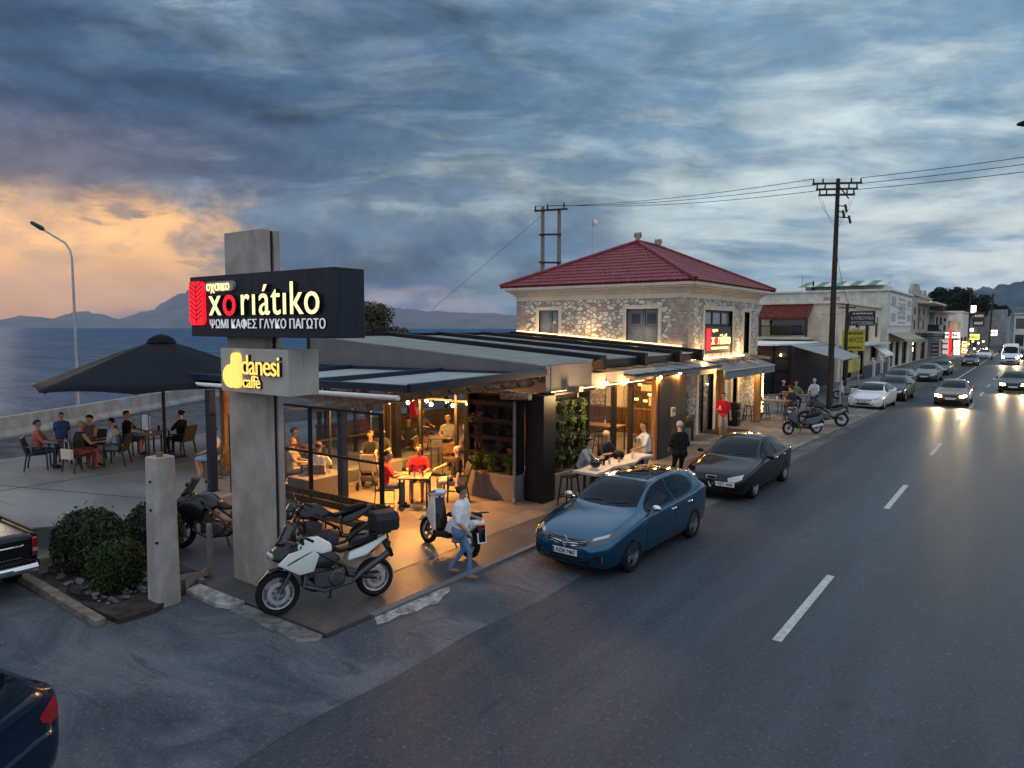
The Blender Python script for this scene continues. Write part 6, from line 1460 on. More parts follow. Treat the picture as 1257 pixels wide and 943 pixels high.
# ================================================================ people
import numpy as np
SKIN = {k: mat('skin_' + k, c, .55) for k, c in (('light', (.46, .27, .19)), ('tan', (.34, .19, .125)), ('dark', (.25, .135, .085)))}
CLOTH = {}
def cloth(c):
    c = tuple(c)
    if c not in CLOTH: CLOTH[c] = mat('cloth', c, .85, var=.22, vscale=7, bump=.9, bscale=13)
    return CLOTH[c]
HAIR = {k: mat('hair_' + k, c, .6, var=.3, vscale=30) for k, c in (('black', (.012, .010, .009)), ('brown', (.045, .025, .014)), ('blond', (.34, .22, .10)), ('grey', (.33, .32, .31)), ('red', (.09, .03, .015)))}
def ik(a, t, l1, l2, pole):
    a, t, pole = Vector(a), Vector(t), Vector(pole); d = t-a; L = min(d.length, (l1+l2)*.995); L = max(L, abs(l1-l2)*1.05); d.normalize()
    x = (l1*l1 - l2*l2 + L*L)/(2*L); h = sqrt(max(0, l1*l1-x*x)); p = pole - d*pole.dot(d)
    if p.length < 1e-5: p = Vector((0, -1, 0))
    p.normalize(); return a + d*x + p*h, a + d*L
def person(label, loc, rz, pose='stand', top=(.4, .4, .4), bottom=(.05, .06, .1), shoe=(.03, .03, .03), skin='tan', hair='black', style='short', sleeve=.55, legs=1.0, hands=None, feet=None, lean=0, turn=0, nod=0, h=1.70, build=1.0, ph=None, group=None, vox=.0135, side=0, belly=0):
    s = h/1.72; t = thing('person', label, 'person', group=group); t.location = loc; t.rotation_euler = (0, 0, rz)
    ph = ph if ph is not None else (.93*s if pose != 'sit' else .54)
    P = Vector((0, 0, ph)); a = R_(lean); up = Vector((sin(R_(side)), -sin(a), cos(a))).normalized(); fwd = Vector((0, -cos(a), -sin(a)))
    ns = .60*s; neck = P + up*(.53*s); sh = P + up*(.47*s)
    prim = []      # (a, b, ra, rb, region)
    def cap(p, q, ra, rb, reg): prim.append((Vector(p), Vector(q), ra, rb, reg))
    TB, BB = 1, 2
    bw = build
    # torso as overlapping ovals built from side-by-side capsules
    for off, r0, r1, z0, z1 in ((.075, .105, .105, -.02, .16), (.085, .100, .112, .16, .34), (.10, .112, .098, .34, .46)):
        for sg in (-1, 0, 1): cap(P + up*z0*s + Vector((sg*off*s*bw, 0, 0)), P + up*z1*s + Vector((sg*off*s*bw, 0, 0)), r0*s*bw, r1*s*bw, TB if z0 > -.01 else 1)
    if belly: cap(P + up*.10*s + fwd*.06*s, P + up*.24*s + fwd*.05*s, .12*s*belly, .11*s*belly, TB)
    cap(sh + Vector((-.13*s, 0, 0)), sh + Vector((.13*s, 0, 0)), .068*s, .068*s, TB)
    for sg in (-1, 1): cap(sh + Vector((sg*.12*s, 0, 0)), neck + up*.01*s, .06*s, .05*s, TB)
    for sg in (-1, 1): cap(P + Vector((sg*.085*s*bw, .01, -.03*s)), P + Vector((sg*.07*s*bw, .01, .03*s)), .112*s*bw, .115*s*bw, BB)
    # neck, head with jaw, nose and ears
    Rt = Matrix.Rotation(R_(turn), 3, 'Z') @ Matrix.Rotation(R_(nod), 3, 'X')
    hf = Rt @ Vector((0, -1, 0)); hu = Rt @ Vector((0, 0, 1)); hr = Rt @ Vector((1, 0, 0))
    base = neck + up*.06*s; hc = base + up*.05*s + hu*.10*s + hf*.018*s
    cap(neck - up*.02*s, hc - hu*.05*s, .056*s, .052*s, 0)
    cap(hc + hu*.035*s - hf*.018*s, hc + hu*.03*s + hf*.022*s, .082*s, .078*s, 0)
    cap(hc - hu*.05*s + hf*.035*s, hc + hu*.02*s + hf*.03*s, .050*s, .066*s, 0)
    cap(hc - hu*.09*s + hf*.052*s, hc - hu*.075*s + hf*.048*s, .028*s, .036*s, 0)
    cap(hc + hu*.005*s + hf*.088*s, hc - hu*.028*s + hf*.107*s, .010*s, .017*s, 0)
    for sg in (-1, 1): cap(hc + hr*sg*.080*s - hu*.03*s, hc + hr*sg*.084*s + hu*.008*s, .014*s, .018*s, 0)
    # arms
    hands = hands or [(-.24*s, -.06, ph-.13*s), (.24*s, -.06, ph-.13*s)]
    fin = MB()
    for sg, hd in ((-1, hands[0]), (1, hands[1])):
        S = sh + Vector((sg*.185*s, 0, -.005)); el, wr = ik(S, hd, .285*s, .255*s, (sg*.55, .55, -.5))
        sk = 0
        m1 = S + (el-S)*min(1, sleeve*1.45)
        cap(S, S + (el-S)*.5, .058*s, .048*s, TB if sleeve > .2 else sk); cap(S + (el-S)*.4, el, .046*s, .039*s, TB if sleeve >= .95 else sk)
        if sleeve > .2: cap(S, m1 if sleeve < .95 else el, .064*s, (.060 if sleeve < .95 else .048)*s, TB)
        cap(el, el + (wr-el)*.4, .041*s, .040*s, TB if sleeve >= .95 else sk); cap(el + (wr-el)*.35, wr, .040*s, .027*s, TB if sleeve >= .95 else sk)
        d = (wr-el).normalized(); sd = d.cross(Vector((0, 0, 1)))
        sd = sd.normalized() if sd.length > .1 else Vector((0, 1, 0)); dn = sd.cross(d)
        if dn.z > 0: dn = -dn
        pal = wr + d*.085*s
        for q in (-.022, 0, .022): cap(wr + d*.015*s + sd*q*.6*s, pal + sd*q*s, .020*s, .019*s, sk)
        for k, (q, l) in enumerate(((-.033, .062), (-.011, .076), (.011, .080), (.033, .070))):
            p0 = pal + sd*q*s - d*.012*s; p1 = p0 + d*l*.55*s + dn*.010*s; p2 = p1 + d*l*.38*s + dn*.028*s; fin.tube([p0, p1, p2], [.0095*s, .0088*s, .007*s], 6)
        p0 = wr + d*.03*s - sd*sg*.02*s; p1 = p0 + d*.03*s - sd*sg*.028*s + dn*.01; p2 = p1 + d*.032*s - sd*sg*.004*s + dn*.012; fin.tube([p0, p1, p2], [.013*s, .011*s, .008*s], 6)
    # legs
    if feet is None:
        feet = [(-.10*s, -.02, 0), (.10*s, .0, 0)] if pose != 'sit' else [(-.12*s, -.46*s, 0), (.13*s, -.40*s, 0)]
    for sg, ft in ((-1, feet[0]), (1, feet[1])):
        Hj = P + Vector((sg*.09*s, 0, -.03*s)); ank = Vector(ft) + Vector((0, .03, .085*s))
        kn, an = ik(Hj, ank, .43*s, .43*s, (sg*.12, -1, .15)); 
        reg = lambda u: BB if u <= legs else 0
        k1 = min(1, legs*1.7)
        cap(Hj, Hj + (kn-Hj)*.55, .088*s*bw**.5, .072*s, BB); cap(Hj + (kn-Hj)*.5, kn, .070*s, .054*s, BB if legs > .55 else 0)
        if legs <= .6: cap(Hj, Hj + (kn-Hj)*k1, .09*s*bw**.5, .078*s, BB)
        cap(kn, kn + (an-kn)*.35, .053*s, .052*s, BB if legs > .7 else 0); cap(kn + (an-kn)*.3, an, .052*s, .036*s if legs < .9 else .044*s, BB if legs > .85 else 0)
        fd = Vector((0, -1, 0))
        if len(ft) > 3: fd = Vector((sin(ft[3]), -cos(ft[3]), 0))
        f0 = Vector((an.x, an.y, an.z-.045*s)); cap(f0 - fd*.03*s, f0 + fd*.08*s + Vector((0, 0, -.008)), .038*s, .036*s, 3); cap(f0 + fd*.06*s + Vector((0, 0, -.008)), f0 + fd*.15*s + Vector((0, 0, -.014)), .038*s, .028*s, 3)
    # union the tapered limbs into one skin
    b = MB()
    for p, q, ra, rb, _ in prim:
        d = q-p; L = d.length
        if L < 1e-4: b.ball(p, ra); continue
        d /= L; st = []; rr = []
        for k in range(4): u = k/3*pi/2; st.append(p - d*ra*cos(u)); rr.append(max(.003, ra*sin(u)))
        for k in range(4): u = k/3*pi/2; st.append(q + d*rb*sin(u)); rr.append(max(.003, rb*cos(u)))
        b.tube(st, rr, 10)
    ob = b.build('body', SKIN[skin], t); rm = ob.modifiers.new('skin', 'REMESH'); rm.mode = 'VOXEL'; rm.voxel_size = vox*s; sm = ob.modifiers.new('soft', 'SMOOTH'); sm.factor = .5; sm.iterations = 3
    dg = bpy.context.evaluated_depsgraph_get(); me = bpy.data.meshes.new_from_object(ob.evaluated_get(dg)); ob.modifiers.clear(); ob.data = me
    nf = len(me.polygons); C = np.empty(nf*3); me.polygons.foreach_get('center', C); C = C.reshape(-1, 3); best = np.full(nf, 9.); reg = np.zeros(nf, int)
    for p, q, ra, rb, rg_ in prim:
        p = np.array(p); q = np.array(q); d = q-p; u = np.clip(((C-p) @ d)/max(1e-9, d @ d), 0, 1)
        ds = np.linalg.norm(C-(p+u[:, None]*d), axis=1) - (ra+(rb-ra)*u) - (.006 if rg_ else 0)
        mk = ds < best; best[mk] = ds[mk]; reg[mk] = rg_
    me.materials.clear()
    for m_ in (SKIN[skin], cloth(top), cloth(bottom), cloth(shoe)): me.materials.append(m_)
    bm = bmesh.new(); bm.from_mesh(me); bm.faces.ensure_lookup_table()
    for i, f in enumerate(bm.faces): f.material_index = int(reg[i])
    vs = [bm.verts.new(v) for v in fin.v]
    for f in fin.f:
        nfc = bm.faces.new([vs[i] for i in f]); nfc.material_index = 0
    bm.to_mesh(me); bm.free()
    for p in me.polygons: p.use_smooth = True
    # hair and eyes
    if style != 'bald':
        b = MB(); nu, nv = 18, 12; R0 = .098*s
        b.ball((0, 0, 0), 1, nu=nu, nv=nv); c = hc + hu*.034*s - hf*.006*s; vv = []
        rg_ = random.Random(label)
        for x, y, z in b.v:
            # local frame: y back, z up; the hairline drops behind the ears
            cut = .30 if y < -.2 else (-.12 if y < .35 else -.55)
            if style in ('long', 'bob', 'bun', 'curly') and y > -.1: cut = -.75
            z = max(z, cut); k = 1 + rg_.uniform(-.03, .03)*(4 if style == 'curly' else 1); w_ = 1.15 if style in ('curly', 'bob') else 1
            if y < -.45 and z < .35: k *= .86
            vv.append(c + hr*x*R0*.92*k*w_ - hf*y*R0*1.08*k*w_ + hu*z*R0*.98*k*(1.05 if style == 'curly' else 1))
        b.v = [tuple(v) for v in vv]
        if style == 'long': b.tube([c - hf*.07*s, c - hf*.09*s - hu*.10*s, c - hf*.085*s - hu*.24*s, c - hf*.08*s - hu*.34*s], [.07*s, .085*s, .07*s, .02*s], 10)
        if style == 'bun': st = len(b.v); b.ball(tuple(c - hf*.11*s + hu*.04*s), .045*s)
        b.build('hair', HAIR[hair], t, 'full', world=False)
    for sg in (-1, 1):
        b = MB(); b.ball(tuple(hc + hf*.083*s + hr*sg*.032*s + hu*.016*s), .0095*s, nu=6, nv=4); b.build('eye', cloth((.02, .015, .012)), t, True, world=False)
    return t
VR = Vector((.806, .592, 0)); VA = Vector((-.592, .806, 0))
def at(c, u, v, z): p = Vector((c[0], c[1], 0)) + VR*u + VA*v; return (p.x, p.y, z)
LEFT, RIGHT, AWAY, NEAR = R_(-53.7), R_(126.3), R_(216.3), R_(36.3)
# ================================================================ tables and chairs
M['frame'] = mat('chair_frame', (.045, .042, .042), .45, .3); M['sling'] = mat('chair_sling', (.055, .05, .05), .8, var=.2, vscale=40); M['tabletop'] = mat('table_top', (.10, .075, .055), .5, var=.3, vscale=4, stretch=(1, 8, 1)); M['orangewood'] = wood('seat_wood', (.15, .08, .04), (.26, .15, .08), 1)
def armchair(label, loc, rz, group):
    t = thing('armchair', label, 'chair', group=group); t.location = loc; t.rotation_euler = (0, 0, rz)
    for s_ in (-1, 1):
        b = MB(); b.bar((s_*.27, -.26, 0), (s_*.27, -.24, .64), .04); b.build('leg', M['frame'], t); b = MB(); b.bar((s_*.27, .30, 0), (s_*.26, .22, .46), .04); b.build('leg', M['frame'], t)
        b = MB(); b.bar((s_*.27, -.27, .65), (s_*.27, .27, .66), .06, .03); b.build('armrest', M['frame'], t, bevel=.006)
    b = MB(); b.hexa([(-.25, -.25, .42), (.25, -.25, .42), (.25, .24, .40), (-.25, .24, .40), (-.25, -.25, .44), (.25, -.25, .44), (.25, .24, .42), (-.25, .24, .42)]); b.build('seat', M['sling'], t)
    b = MB(); b.hexa([(-.25, .22, .44), (.25, .22, .44), (.25, .25, .44), (-.25, .25, .44), (-.25, .34, .88), (.25, .34, .88), (.25, .37, .88), (-.25, .37, .88)]); b.build('backrest', M['sling'], t)
    b = MB()
    for s_ in (-1, 1): b.bar((s_*.265, .22, .40), (s_*.265, .365, .90), .035)
    b.bar((-.265, .365, .90), (.265, .365, .90), .035); b.build('back_frame', M['frame'], t)
    return t
def wire_chair(label, loc, rz, group):
    t = thing('chair', label, 'chair', group=group); t.location = loc; t.rotation_euler = (0, 0, rz)
    for s_ in (-1, 1):
        b = MB(); b.tube([(s_*.21, .26, .0), (s_*.21, .21, .45), (s_*.21, .29, .84)], .012, 6); b.tube([(s_*.21, .26, .012), (s_*.21, -.22, .012), (s_*.21, -.22, .45)], .012, 6); b.tube([(s_*.21, -.22, .43), (s_*.21, .22, .43)], .012, 6); b.build('side_frame', M['frame'], t, True)
    b = MB(); b.box(-.21, .21, -.22, .22, .44, .465); b.build('seat', M['orangewood'], t, bevel=.008); b = MB(); b.hexa([(-.2, .245, .62), (.2, .245, .62), (.2, .26, .62), (-.2, .26, .62), (-.2, .285, .84), (.2, .285, .84), (.2, .30, .84), (-.2, .30, .84)]); b.build('backrest', M['orangewood'], t, bevel=.006)
    return t
def stool(label, loc, rz, group, hgt=.74):
    t = thing('bar_stool', label, 'stool', group=group); t.location = loc; t.rotation_euler = (0, 0, rz)
    for sx_ in (-1, 1):
        for sy_ in (-1, 1): b = MB(); b.bar((sx_*.21, sy_*.21, 0), (sx_*.14, sy_*.14, hgt-.03), .03); b.build('leg', M['black'], t)
    b = MB(); b.box(-.17, .17, -.17, .17, hgt-.03, hgt); b.build('seat', M['black'], t, bevel=.015)
    b = MB()
    for p, q in (((-.19, -.19, .25), (.19, -.19, .25)), ((-.19, .19, .25), (.19, .19, .25)), ((-.19, -.19, .25), (-.19, .19, .25)), ((.19, -.19, .25), (.19, .19, .25))): b.bar(p, q, .02)
    b.build('footrest', M['black'], t); return t
def table(label, loc, rz, w=.7, d=.7, hgt=.74, round_=False, m_=None, four=True):
    t = thing('cafe_table', label, 'table'); t.location = loc; t.rotation_euler = (0, 0, rz)
    b = MB()
    if round_: b.lathe([(w/2-.01, hgt-.03), (w/2, hgt-.02), (w/2, hgt), (w/2-.005, hgt+.002)], n=24)
    else: b.box(-w/2, w/2, -d/2, d/2, hgt-.035, hgt)
    b.build('tabletop', m_ or M['tabletop'], t, bevel=0 if round_ else .008)
    if four and not round_:
        for sx_ in (-1, 1):
            for sy_ in (-1, 1): b = MB(); x, y = sx_*(w/2-.05), sy_*(d/2-.05); b.box(x-.02, x+.02, y-.02, y+.02, 0, hgt-.036); b.build('leg', M['frame'], t)
    else:
        b = MB(); b.lathe([(.03, .03), (.03, hgt-.036)], n=12); b.build('leg', M['frame'], t); b = MB(); b.lathe([(.22, 0), (.22, .015), (.05, .03)], n=20); b.build('base', M['frame'], t)
    return t
def cup(label, p, c=(.6, .6, .58), r=.03, hgt=.10, name='cup', cat='cup', group=None):
    b = MB()
    if name == 'bottle': b.lathe([(r, 0), (r, hgt*.6), (r*.4, hgt*.8), (r*.4, hgt)], (0, 0, 0), 12)
    else: b.lathe([(r*.8, 0), (r, hgt), (r*.85, hgt), (r*.7, .01)], (0, 0, 0), 12)
    o = b.build(name, mat('cup', c, .3), smooth=True); o.location = p; tag(o, label, cat, group); return o
# --- group under the open sky on the raised slab
TZ = .402; CA = (-22.1, 8.85)
table('square dark table among the group of five on the slab', at(CA, 0, 0, TZ), R_(36), .8, .8)
ga = 'dark armchairs on the slab'
armchair('armchair holding the man in the striped shirt', at(CA, -.85, -.35, TZ), RIGHT + R_(25), ga)
armchair('armchair with a pale handbag hanging on its back', at(CA, .45, -.62, TZ), AWAY + R_(-25), ga)
armchair('armchair of the man in the light blue shirt', at(CA, 1.05, .25, TZ), LEFT + R_(10), ga)
armchair('armchair of the dark-haired woman behind the square table', at(CA, -.05, .85, TZ), NEAR, ga)
gp_ = 'people sitting outside on the slab'
person('man in a red striped shirt with his back turned, sitting at the square table', at(CA, -.85, -.35, TZ), RIGHT + R_(25), 'sit', (.34, .10, .08), (.03, .04, .06), (.02, .02, .02), 'tan', 'brown', 'short', hands=[(-.2, -.42, .74), (.22, -.42, .74)], group=gp_, build=1.1)
person('boy in a dark blue shirt standing behind the square table', at(CA, -.85, .75, TZ), NEAR + R_(25), 'stand', (.03, .06, .14), (.03, .04, .07), (.04, .04, .05), 'tan', 'black', 'short', h=1.42, group=gp_, legs=.5)
person('dark-haired woman facing the camera across the square table', at(CA, -.05, .82, TZ), NEAR, 'sit', (.10, .06, .07), (.03, .03, .04), (.2, .15, .1), 'tan', 'black', 'curly', sleeve=.1, hands=[(-.12, -.42, .78), (.15, -.40, .78)], group=gp_)
person('blonde woman with her back turned beside the pale handbag', at(CA, .45, -.60, TZ), AWAY + R_(-25), 'sit', (.035, .025, .02), (.32, .06, .07), (.2, .12, .08), 'tan', 'blond', 'bob', sleeve=.1, hands=[(-.2, -.40, .76), (.25, -.30, .76)], lean=8, group=gp_)
person('man in a light blue shirt at the square table, looking across it', at(CA, 1.05, .25, TZ), LEFT + R_(10), 'sit', (.36, .42, .50), (.22, .21, .20), (.015, .015, .02), 'tan', 'black', 'short', sleeve=.6, hands=[(-.15, -.45, .76), (.2, -.35, .72)], lean=10, legs=.55, group=gp_)
bz = thing('handbag', 'cream tote handbag hanging from an armchair back', 'handbag', at(CA, .42, -1.06, TZ+.40))
c_ = at(CA, .42, -1.06, 0)
b = MB(); b.hexa([(-.20, -.05, .0), (.20, -.05, 0), (.20, .05, 0), (-.20, .05, 0), (-.23, -.04, .28), (.23, -.04, .28), (.23, .04, .28), (-.23, .04, .28)]); b.build('bag_body', mat('cream_leather', (.55, .49, .40), .6), bz, bevel=.015, world=False)
b = MB(); b.tube([(-.10, 0, .27), (-.09, 0, .48), (0, .05, .54), (.09, 0, .48), (.10, 0, .27)], .010, 6); b.build('strap', mat('cream_strap', (.45, .39, .31), .6), bz, True, world=False); bz.rotation_euler = (0, 0, AWAY + R_(-25))
CB = (-22.25, 11.15)
table('square dark table between the two people in black', at(CB, .0, .30, TZ), R_(36), .6, .6)
table('small round table beside the parasol pole', at(CB, .15, -.55, TZ), 0, .8, round_=True)
armchair('armchair of the man in black resting his chin on his hand', at(CB, -.8, -.05, TZ), RIGHT + R_(12), ga); armchair('armchair of the woman in black by the parasol pole', at(CB, .85, .15, TZ), LEFT + R_(-12), ga)
person('man in a black shirt resting his chin on one hand', at(CB, -.8, -.02, TZ), RIGHT + R_(12), 'sit', (.012, .012, .014), (.05, .05, .055), (.02, .02, .02), 'tan', 'brown', 'short', hands=[(-.10, -.22, 1.02), (.2, -.42, .74)], legs=.55, group=gp_)
person('woman in black with tied dark hair beside the parasol pole', at(CB, .85, .15, TZ), LEFT + R_(-12), 'sit', (.010, .010, .012), (.015, .015, .018), (.03, .03, .03), 'light', 'black', 'bun', hands=[(-.1, -.42, .78), (.1, -.42, .76)], sleeve=.6, group=gp_)
wire_chair('thin chair under the woman by the black slab post', (-17.55, 10.45, TZ), LEFT, 'thin chairs')
person('woman in a pale sleeveless top sitting alone by the black slab post', (-17.55, 10.43, TZ), LEFT, 'sit', (.40, .45, .50), (.25, .32, .42), (.2, .2, .2), 'light', 'black', 'short', sleeve=.1, hands=[(-.12, -.32, .66), (.12, -.32, .66)], group=gp_, legs=.55)
cup('takeaway cup on the square table of the two people in black', at(CB, .05, .3, TZ+.74), (.05, .04, .04), .04, .14); cup('white cup on the small round table', at(CB, .2, -.5, TZ+.742), r=.04, hgt=.07); cup('tall glass on the square table among the group of five', at(CA, 0, .1, TZ+.74), (.5, .5, .5), .035, .14); cup('short glass on the square table among the group of five', at(CA, -.2, -.1, TZ+.74), (.25, .16, .1), .035, .10)
bd = thing('notice_board', 'small white notice board standing by the gravel track', 'notice board', (-25.6, 12.6, .36))
b = MB(); b.box(-25.9, -25.3, 12.58, 12.62, .46, 1.25); b.build('panel', mat('board_white', (.5, .5, .47), .6, var=.3, vscale=6), bd)
for x in (-25.86, -25.34): b = MB(); b.box(x-.02, x+.02, 12.57, 12.63, .36, 1.3); b.build('leg', M['frame'], bd)
# --- dining terrace
FZ = .055; gc = 'chairs of the dining terrace'; gd = 'guests of the dining terrace'
CT = (-12.1, 12.45)
table('square table laid with drinks for the trio of men', at(CT, 0, 0, FZ), R_(36), .75, .75)
wire_chair('chair of the man in the bright red shirt', at(CT, -.72, -.15, FZ), RIGHT + R_(10), gc); wire_chair('chair of the man with dark red sleeves', at(CT, .0, .72, FZ), NEAR, gc); armchair('armchair of the bald bearded man', at(CT, .95, .55, FZ), LEFT + R_(15), gc)
person('man in a bright red shirt with his back half turned at the laid table', at(CT, -.72, -.15, FZ), RIGHT + R_(10), 'sit', (.62, .035, .03), (.12, .12, .13), (.03, .03, .03), 'tan', 'black', 'short', hands=[(-.15, -.42, .80), (.15, -.42, .76)], group=gd, lean=6)
person('man with dark red sleeves facing the camera at the laid table', at(CT, .0, .72, FZ), NEAR, 'sit', (.26, .015, .03), (.02, .02, .025), (.03, .03, .03), 'tan', 'black', 'short', hands=[(-.2, -.38, .76), (.2, -.38, .76)], group=gd, legs=.5)
person('bald bearded man in a black shirt leaning back with an arm out', at(CT, .95, .55, FZ), LEFT + R_(15), 'sit', (.015, .014, .014), (.45, .42, .38), (.03, .03, .03), 'light', 'black', 'bald', hands=[(-.1, -.48, .80), (.35, -.05, .45)], group=gd, build=1.15, legs=.55, lean=-6)
for i, (u, v, c) in enumerate(((-.15, .1, (.12, .05, .02)), (.1, .15, (.4, .4, .4)), (.2, -.1, (.35, .2, .1)), (0, -.15, (.5, .5, .5)))):
    cup(('brown bottle', 'clear glass', 'amber glass', 'white cup')[i] + ' on the laid table of the trio', at(CT, u, v, FZ+.74), c, .03 if i else .032, .12 if i else .22, 'bottle' if i == 0 else 'glass', 'bottle' if i == 0 else 'glass')
CU = (-15.35, 12.15)
table('table of the blonde woman behind the windscreen glass', at(CU, -.1, 0, FZ), R_(36), .7, .7)
wire_chair('chair of the blonde woman behind the windscreen glass', at(CU, -.75, .05, FZ), RIGHT, gc); wire_chair('chair of the person in a white shirt behind the windscreen glass', at(CU, .15, -.65, FZ), AWAY, gc)
person('blonde woman in a flowered top behind the windscreen glass', at(CU, -.75, .05, FZ), RIGHT, 'sit', (.40, .30, .24), (.5, .45, .4), (.6, .6, .58), 'light', 'blond', 'long', hands=[(-.15, -.40, .76), (.12, -.36, .76)], group=gd)
person('person in a white shirt seen from behind through the windscreen glass', at(CU, .15, -.65, FZ), AWAY, 'sit', (.6, .56, .5), (.06, .06, .08), (.3, .3, .3), 'tan', 'brown', 'short', hands=[(-.2, -.38, .76), (.2, -.38, .76)], group=gd)
person('man in a dark printed shirt holding the pushchair', at((-14.75, 13.35), 0, .3, FZ), NEAR, 'sit', (.02, .022, .025), (.03, .03, .04), (.03, .03, .03), 'tan', 'brown', 'short', hands=[(-.15, -.45, .85), (.2, -.50, .85)], group=gd, ph=.62)
wire_chair('chair of the man holding the pushchair', at((-14.75, 13.35), 0, .3, FZ), NEAR, gc)
pc = thing('pushchair', 'grey hooded pushchair parked beside the guests', 'pushchair', at((-14.75, 13.35), .1, -.45, FZ)); pc.rotation_euler = (0, 0, AWAY)
b = MB(); b.hexa([(-.22, -.25, .38), (.22, -.25, .38), (.22, .15, .45), (-.22, .15, .45), (-.22, -.12, .95), (.22, -.12, .95), (.20, .22, 1.0), (-.20, .22, 1.0)]); b.build('hood', mat('pram_cloth', (.26, .24, .22), .85), pc, bevel=.06, world=False)
b = MB(); b.box(-.2, .2, -.3, .2, .22, .36); b.build('basket', M['sling'], pc, bevel=.02, world=False)
for sx_ in (-1, 1):
    b = MB(); b.tube([(sx_*.24, -.32, .12), (sx_*.23, .1, .55), (sx_*.22, .38, 1.02)], .012, 6); b.tube([(sx_*.24, .32, .12), (sx_*.23, -.05, .5)], .012, 6); b.build('frame', M['frame'], pc, world=False)
    for y in (-.33, .33): b = MB(); b.lathe([(.11, -.02), (.12, 0), (.11, .02)], (sx_*.25, y, .12), 16, 'x'); b.build('wheel', M['rubber'], pc, world=False)
b = MB(); b.tube([(-.22, .38, 1.02), (.22, .38, 1.02)], .018, 6); b.build('handle', M['black'], pc, world=False)
CL = (-16.0, 17.9)
table('table of the seated woman in grey at the rear', at(CL, -.1, -.55, FZ), R_(36), .8, .7); wire_chair('empty chair facing the woman in grey at the rear', at(CL, -.75, -.9, FZ), AWAY + R_(30), gc); wire_chair('chair of the woman in grey at the rear', at(CL, .1, .1, FZ), NEAR, gc)
person('woman in a grey sleeveless top sitting alone at the rear table', at(CL, .1, .08, FZ), NEAR, 'sit', (.36, .36, .40), (.06, .07, .10), (.3, .25, .2), 'light', 'blond', 'bob', sleeve=.1, hands=[(-.18, -.38, .76), (.18, -.38, .76)], group=gd)
person('person in black half hidden behind the thick brown timber post', (-15.55, 14.6, FZ), NEAR, 'sit', (.02, .02, .022), (.02, .02, .02), (.02, .02, .02), 'tan', 'black', 'short', hands=[(-.18, -.38, .76), (.18, -.38, .76)], group=gd)
wire_chair('chair of the person in black behind the brown timber post', (-15.55, 14.62, FZ), NEAR, gc)
for i, (x, y, r_, c1) in enumerate(((-17.6, 13.0, 125, (.10, .05, .05)), (-16.6, 16.8, 40, (.03, .04, .06)), (-14.2, 16.9, -60, (.14, .12, .10)), (-18.1, 19.0, 90, (.05, .05, .05)))):
    person('%s guest sitting %s' % (('maroon-topped', 'navy-shirted', 'tan-shirted', 'black-shirted')[i], ('by the lit timber post', 'behind the glass near the sea-side boards', 'behind the glass next to the thin black post', 'far back against the sea-side boards')[i]), (x, y, FZ), R_(r_), 'sit', c1, (.03, .03, .04), (.02, .02, .02), 'tan', ('brown', 'black', 'brown', 'black')[i], ('bob', 'short', 'short', 'short')[i], hands=[(-.18, -.38, .76), (.18, -.38, .76)], group=gd, vox=.017)
    wire_chair('chair under the %s guest' % ('maroon-topped', 'navy-shirted', 'tan-shirted', 'black-shirted')[i], (x, y, FZ), R_(r_), gc)
for i, (x, y, r_) in enumerate(((-17.6, 13.6, 30), (-16.9, 16.2, 80), (-14.6, 16.3, 200), (-13.6, 17.4, 120))):
    table('unused table %s' % ('by the lit timber post', 'by the sea-side boards', 'behind the trio near the thin post', 'beside the broad brown pillar')[i], (x, y, FZ), R_(r_), .7, .7); wire_chair('unused chair at the table %s' % ('by the lit timber post', 'by the sea-side boards', 'behind the trio near the thin post', 'beside the broad brown pillar')[i], (x+.55, y-.35, FZ), R_(r_+20), gc)
# --- woman walking
w_ = person('woman in a white shirt and pale jeans walking past the scooter', (-7.95, 9.32, .045), RIGHT + R_(-12), 'walk', (.70, .70, .70), (.12, .19, .33), (.30, .16, .10), 'tan', 'brown', 'bob', sleeve=.6, hands=[(-.22, -.18, .86), (.16, -.22, 1.02)], feet=[(-.09, -.20, .0), (.09, .20, .03)], h=1.56, build=1.38, vox=.011, ph=.84)
# --- road-side bar counter
bc = thing('bar_counter', 'long pale live-edge plank counter between the planter and the blue hatchback', 'counter', (-8.8, 16.0, .05))
b = MB(); rg = random.Random(3); n = 14; L_ = [(-8.62 + .05*sin(k*1.3) + rg.uniform(-.03, .03), 14.15 + k*.24) for k in range(n)]; R__ = [(-8.0 + .06*sin(k*.9+1) + rg.uniform(-.03, .03), 14.1 + k*.24) for k in range(n)]
vs = [(x, y, 1.0) for x, y in L_] + [(x, y, 1.0) for x, y in R__] + [(x, y, 1.07) for x, y in L_] + [(x, y, 1.07) for x, y in R__]
fs = []
for k in range(n-1): fs += [(k, k+1, n+k+1, n+k), (2*n+k, 3*n+k, 3*n+k+1, 2*n+k+1), (k, 2*n+k, 2*n+k+1, k+1), (n+k, n+k+1, 3*n+k+1, 3*n+k)]
fs += [(0, n, 3*n, 2*n), (n-1, 3*n-1, 4*n-1, 2*n-1)]
b.add(vs, fs); b.build('plank', M['slabwood'], bc, bevel=.015)
for y in (14.5, 16.9):
    for x in (-8.5, -8.15): b = MB(); b.bar((x, y, .05), (x, y, 1.0), .05); b.build('leg', M['black'], bc)
b = MB(); b.box(-8.35, -8.25, 16.75, 17.15, .05, 1.0); b.build('end_panel', M['darkwood'], bc)
for i, (x, y) in enumerate(((-9.05, 14.7), (-8.95, 16.0), (-9.0, 16.8))): stool('black bar stool %s of the pale counter' % ('at the near end', 'at the middle', 'at the far end')[i], (x, y, .05), R_(10*i), 'stools at the counter')
gb = 'people at the road-side counter'
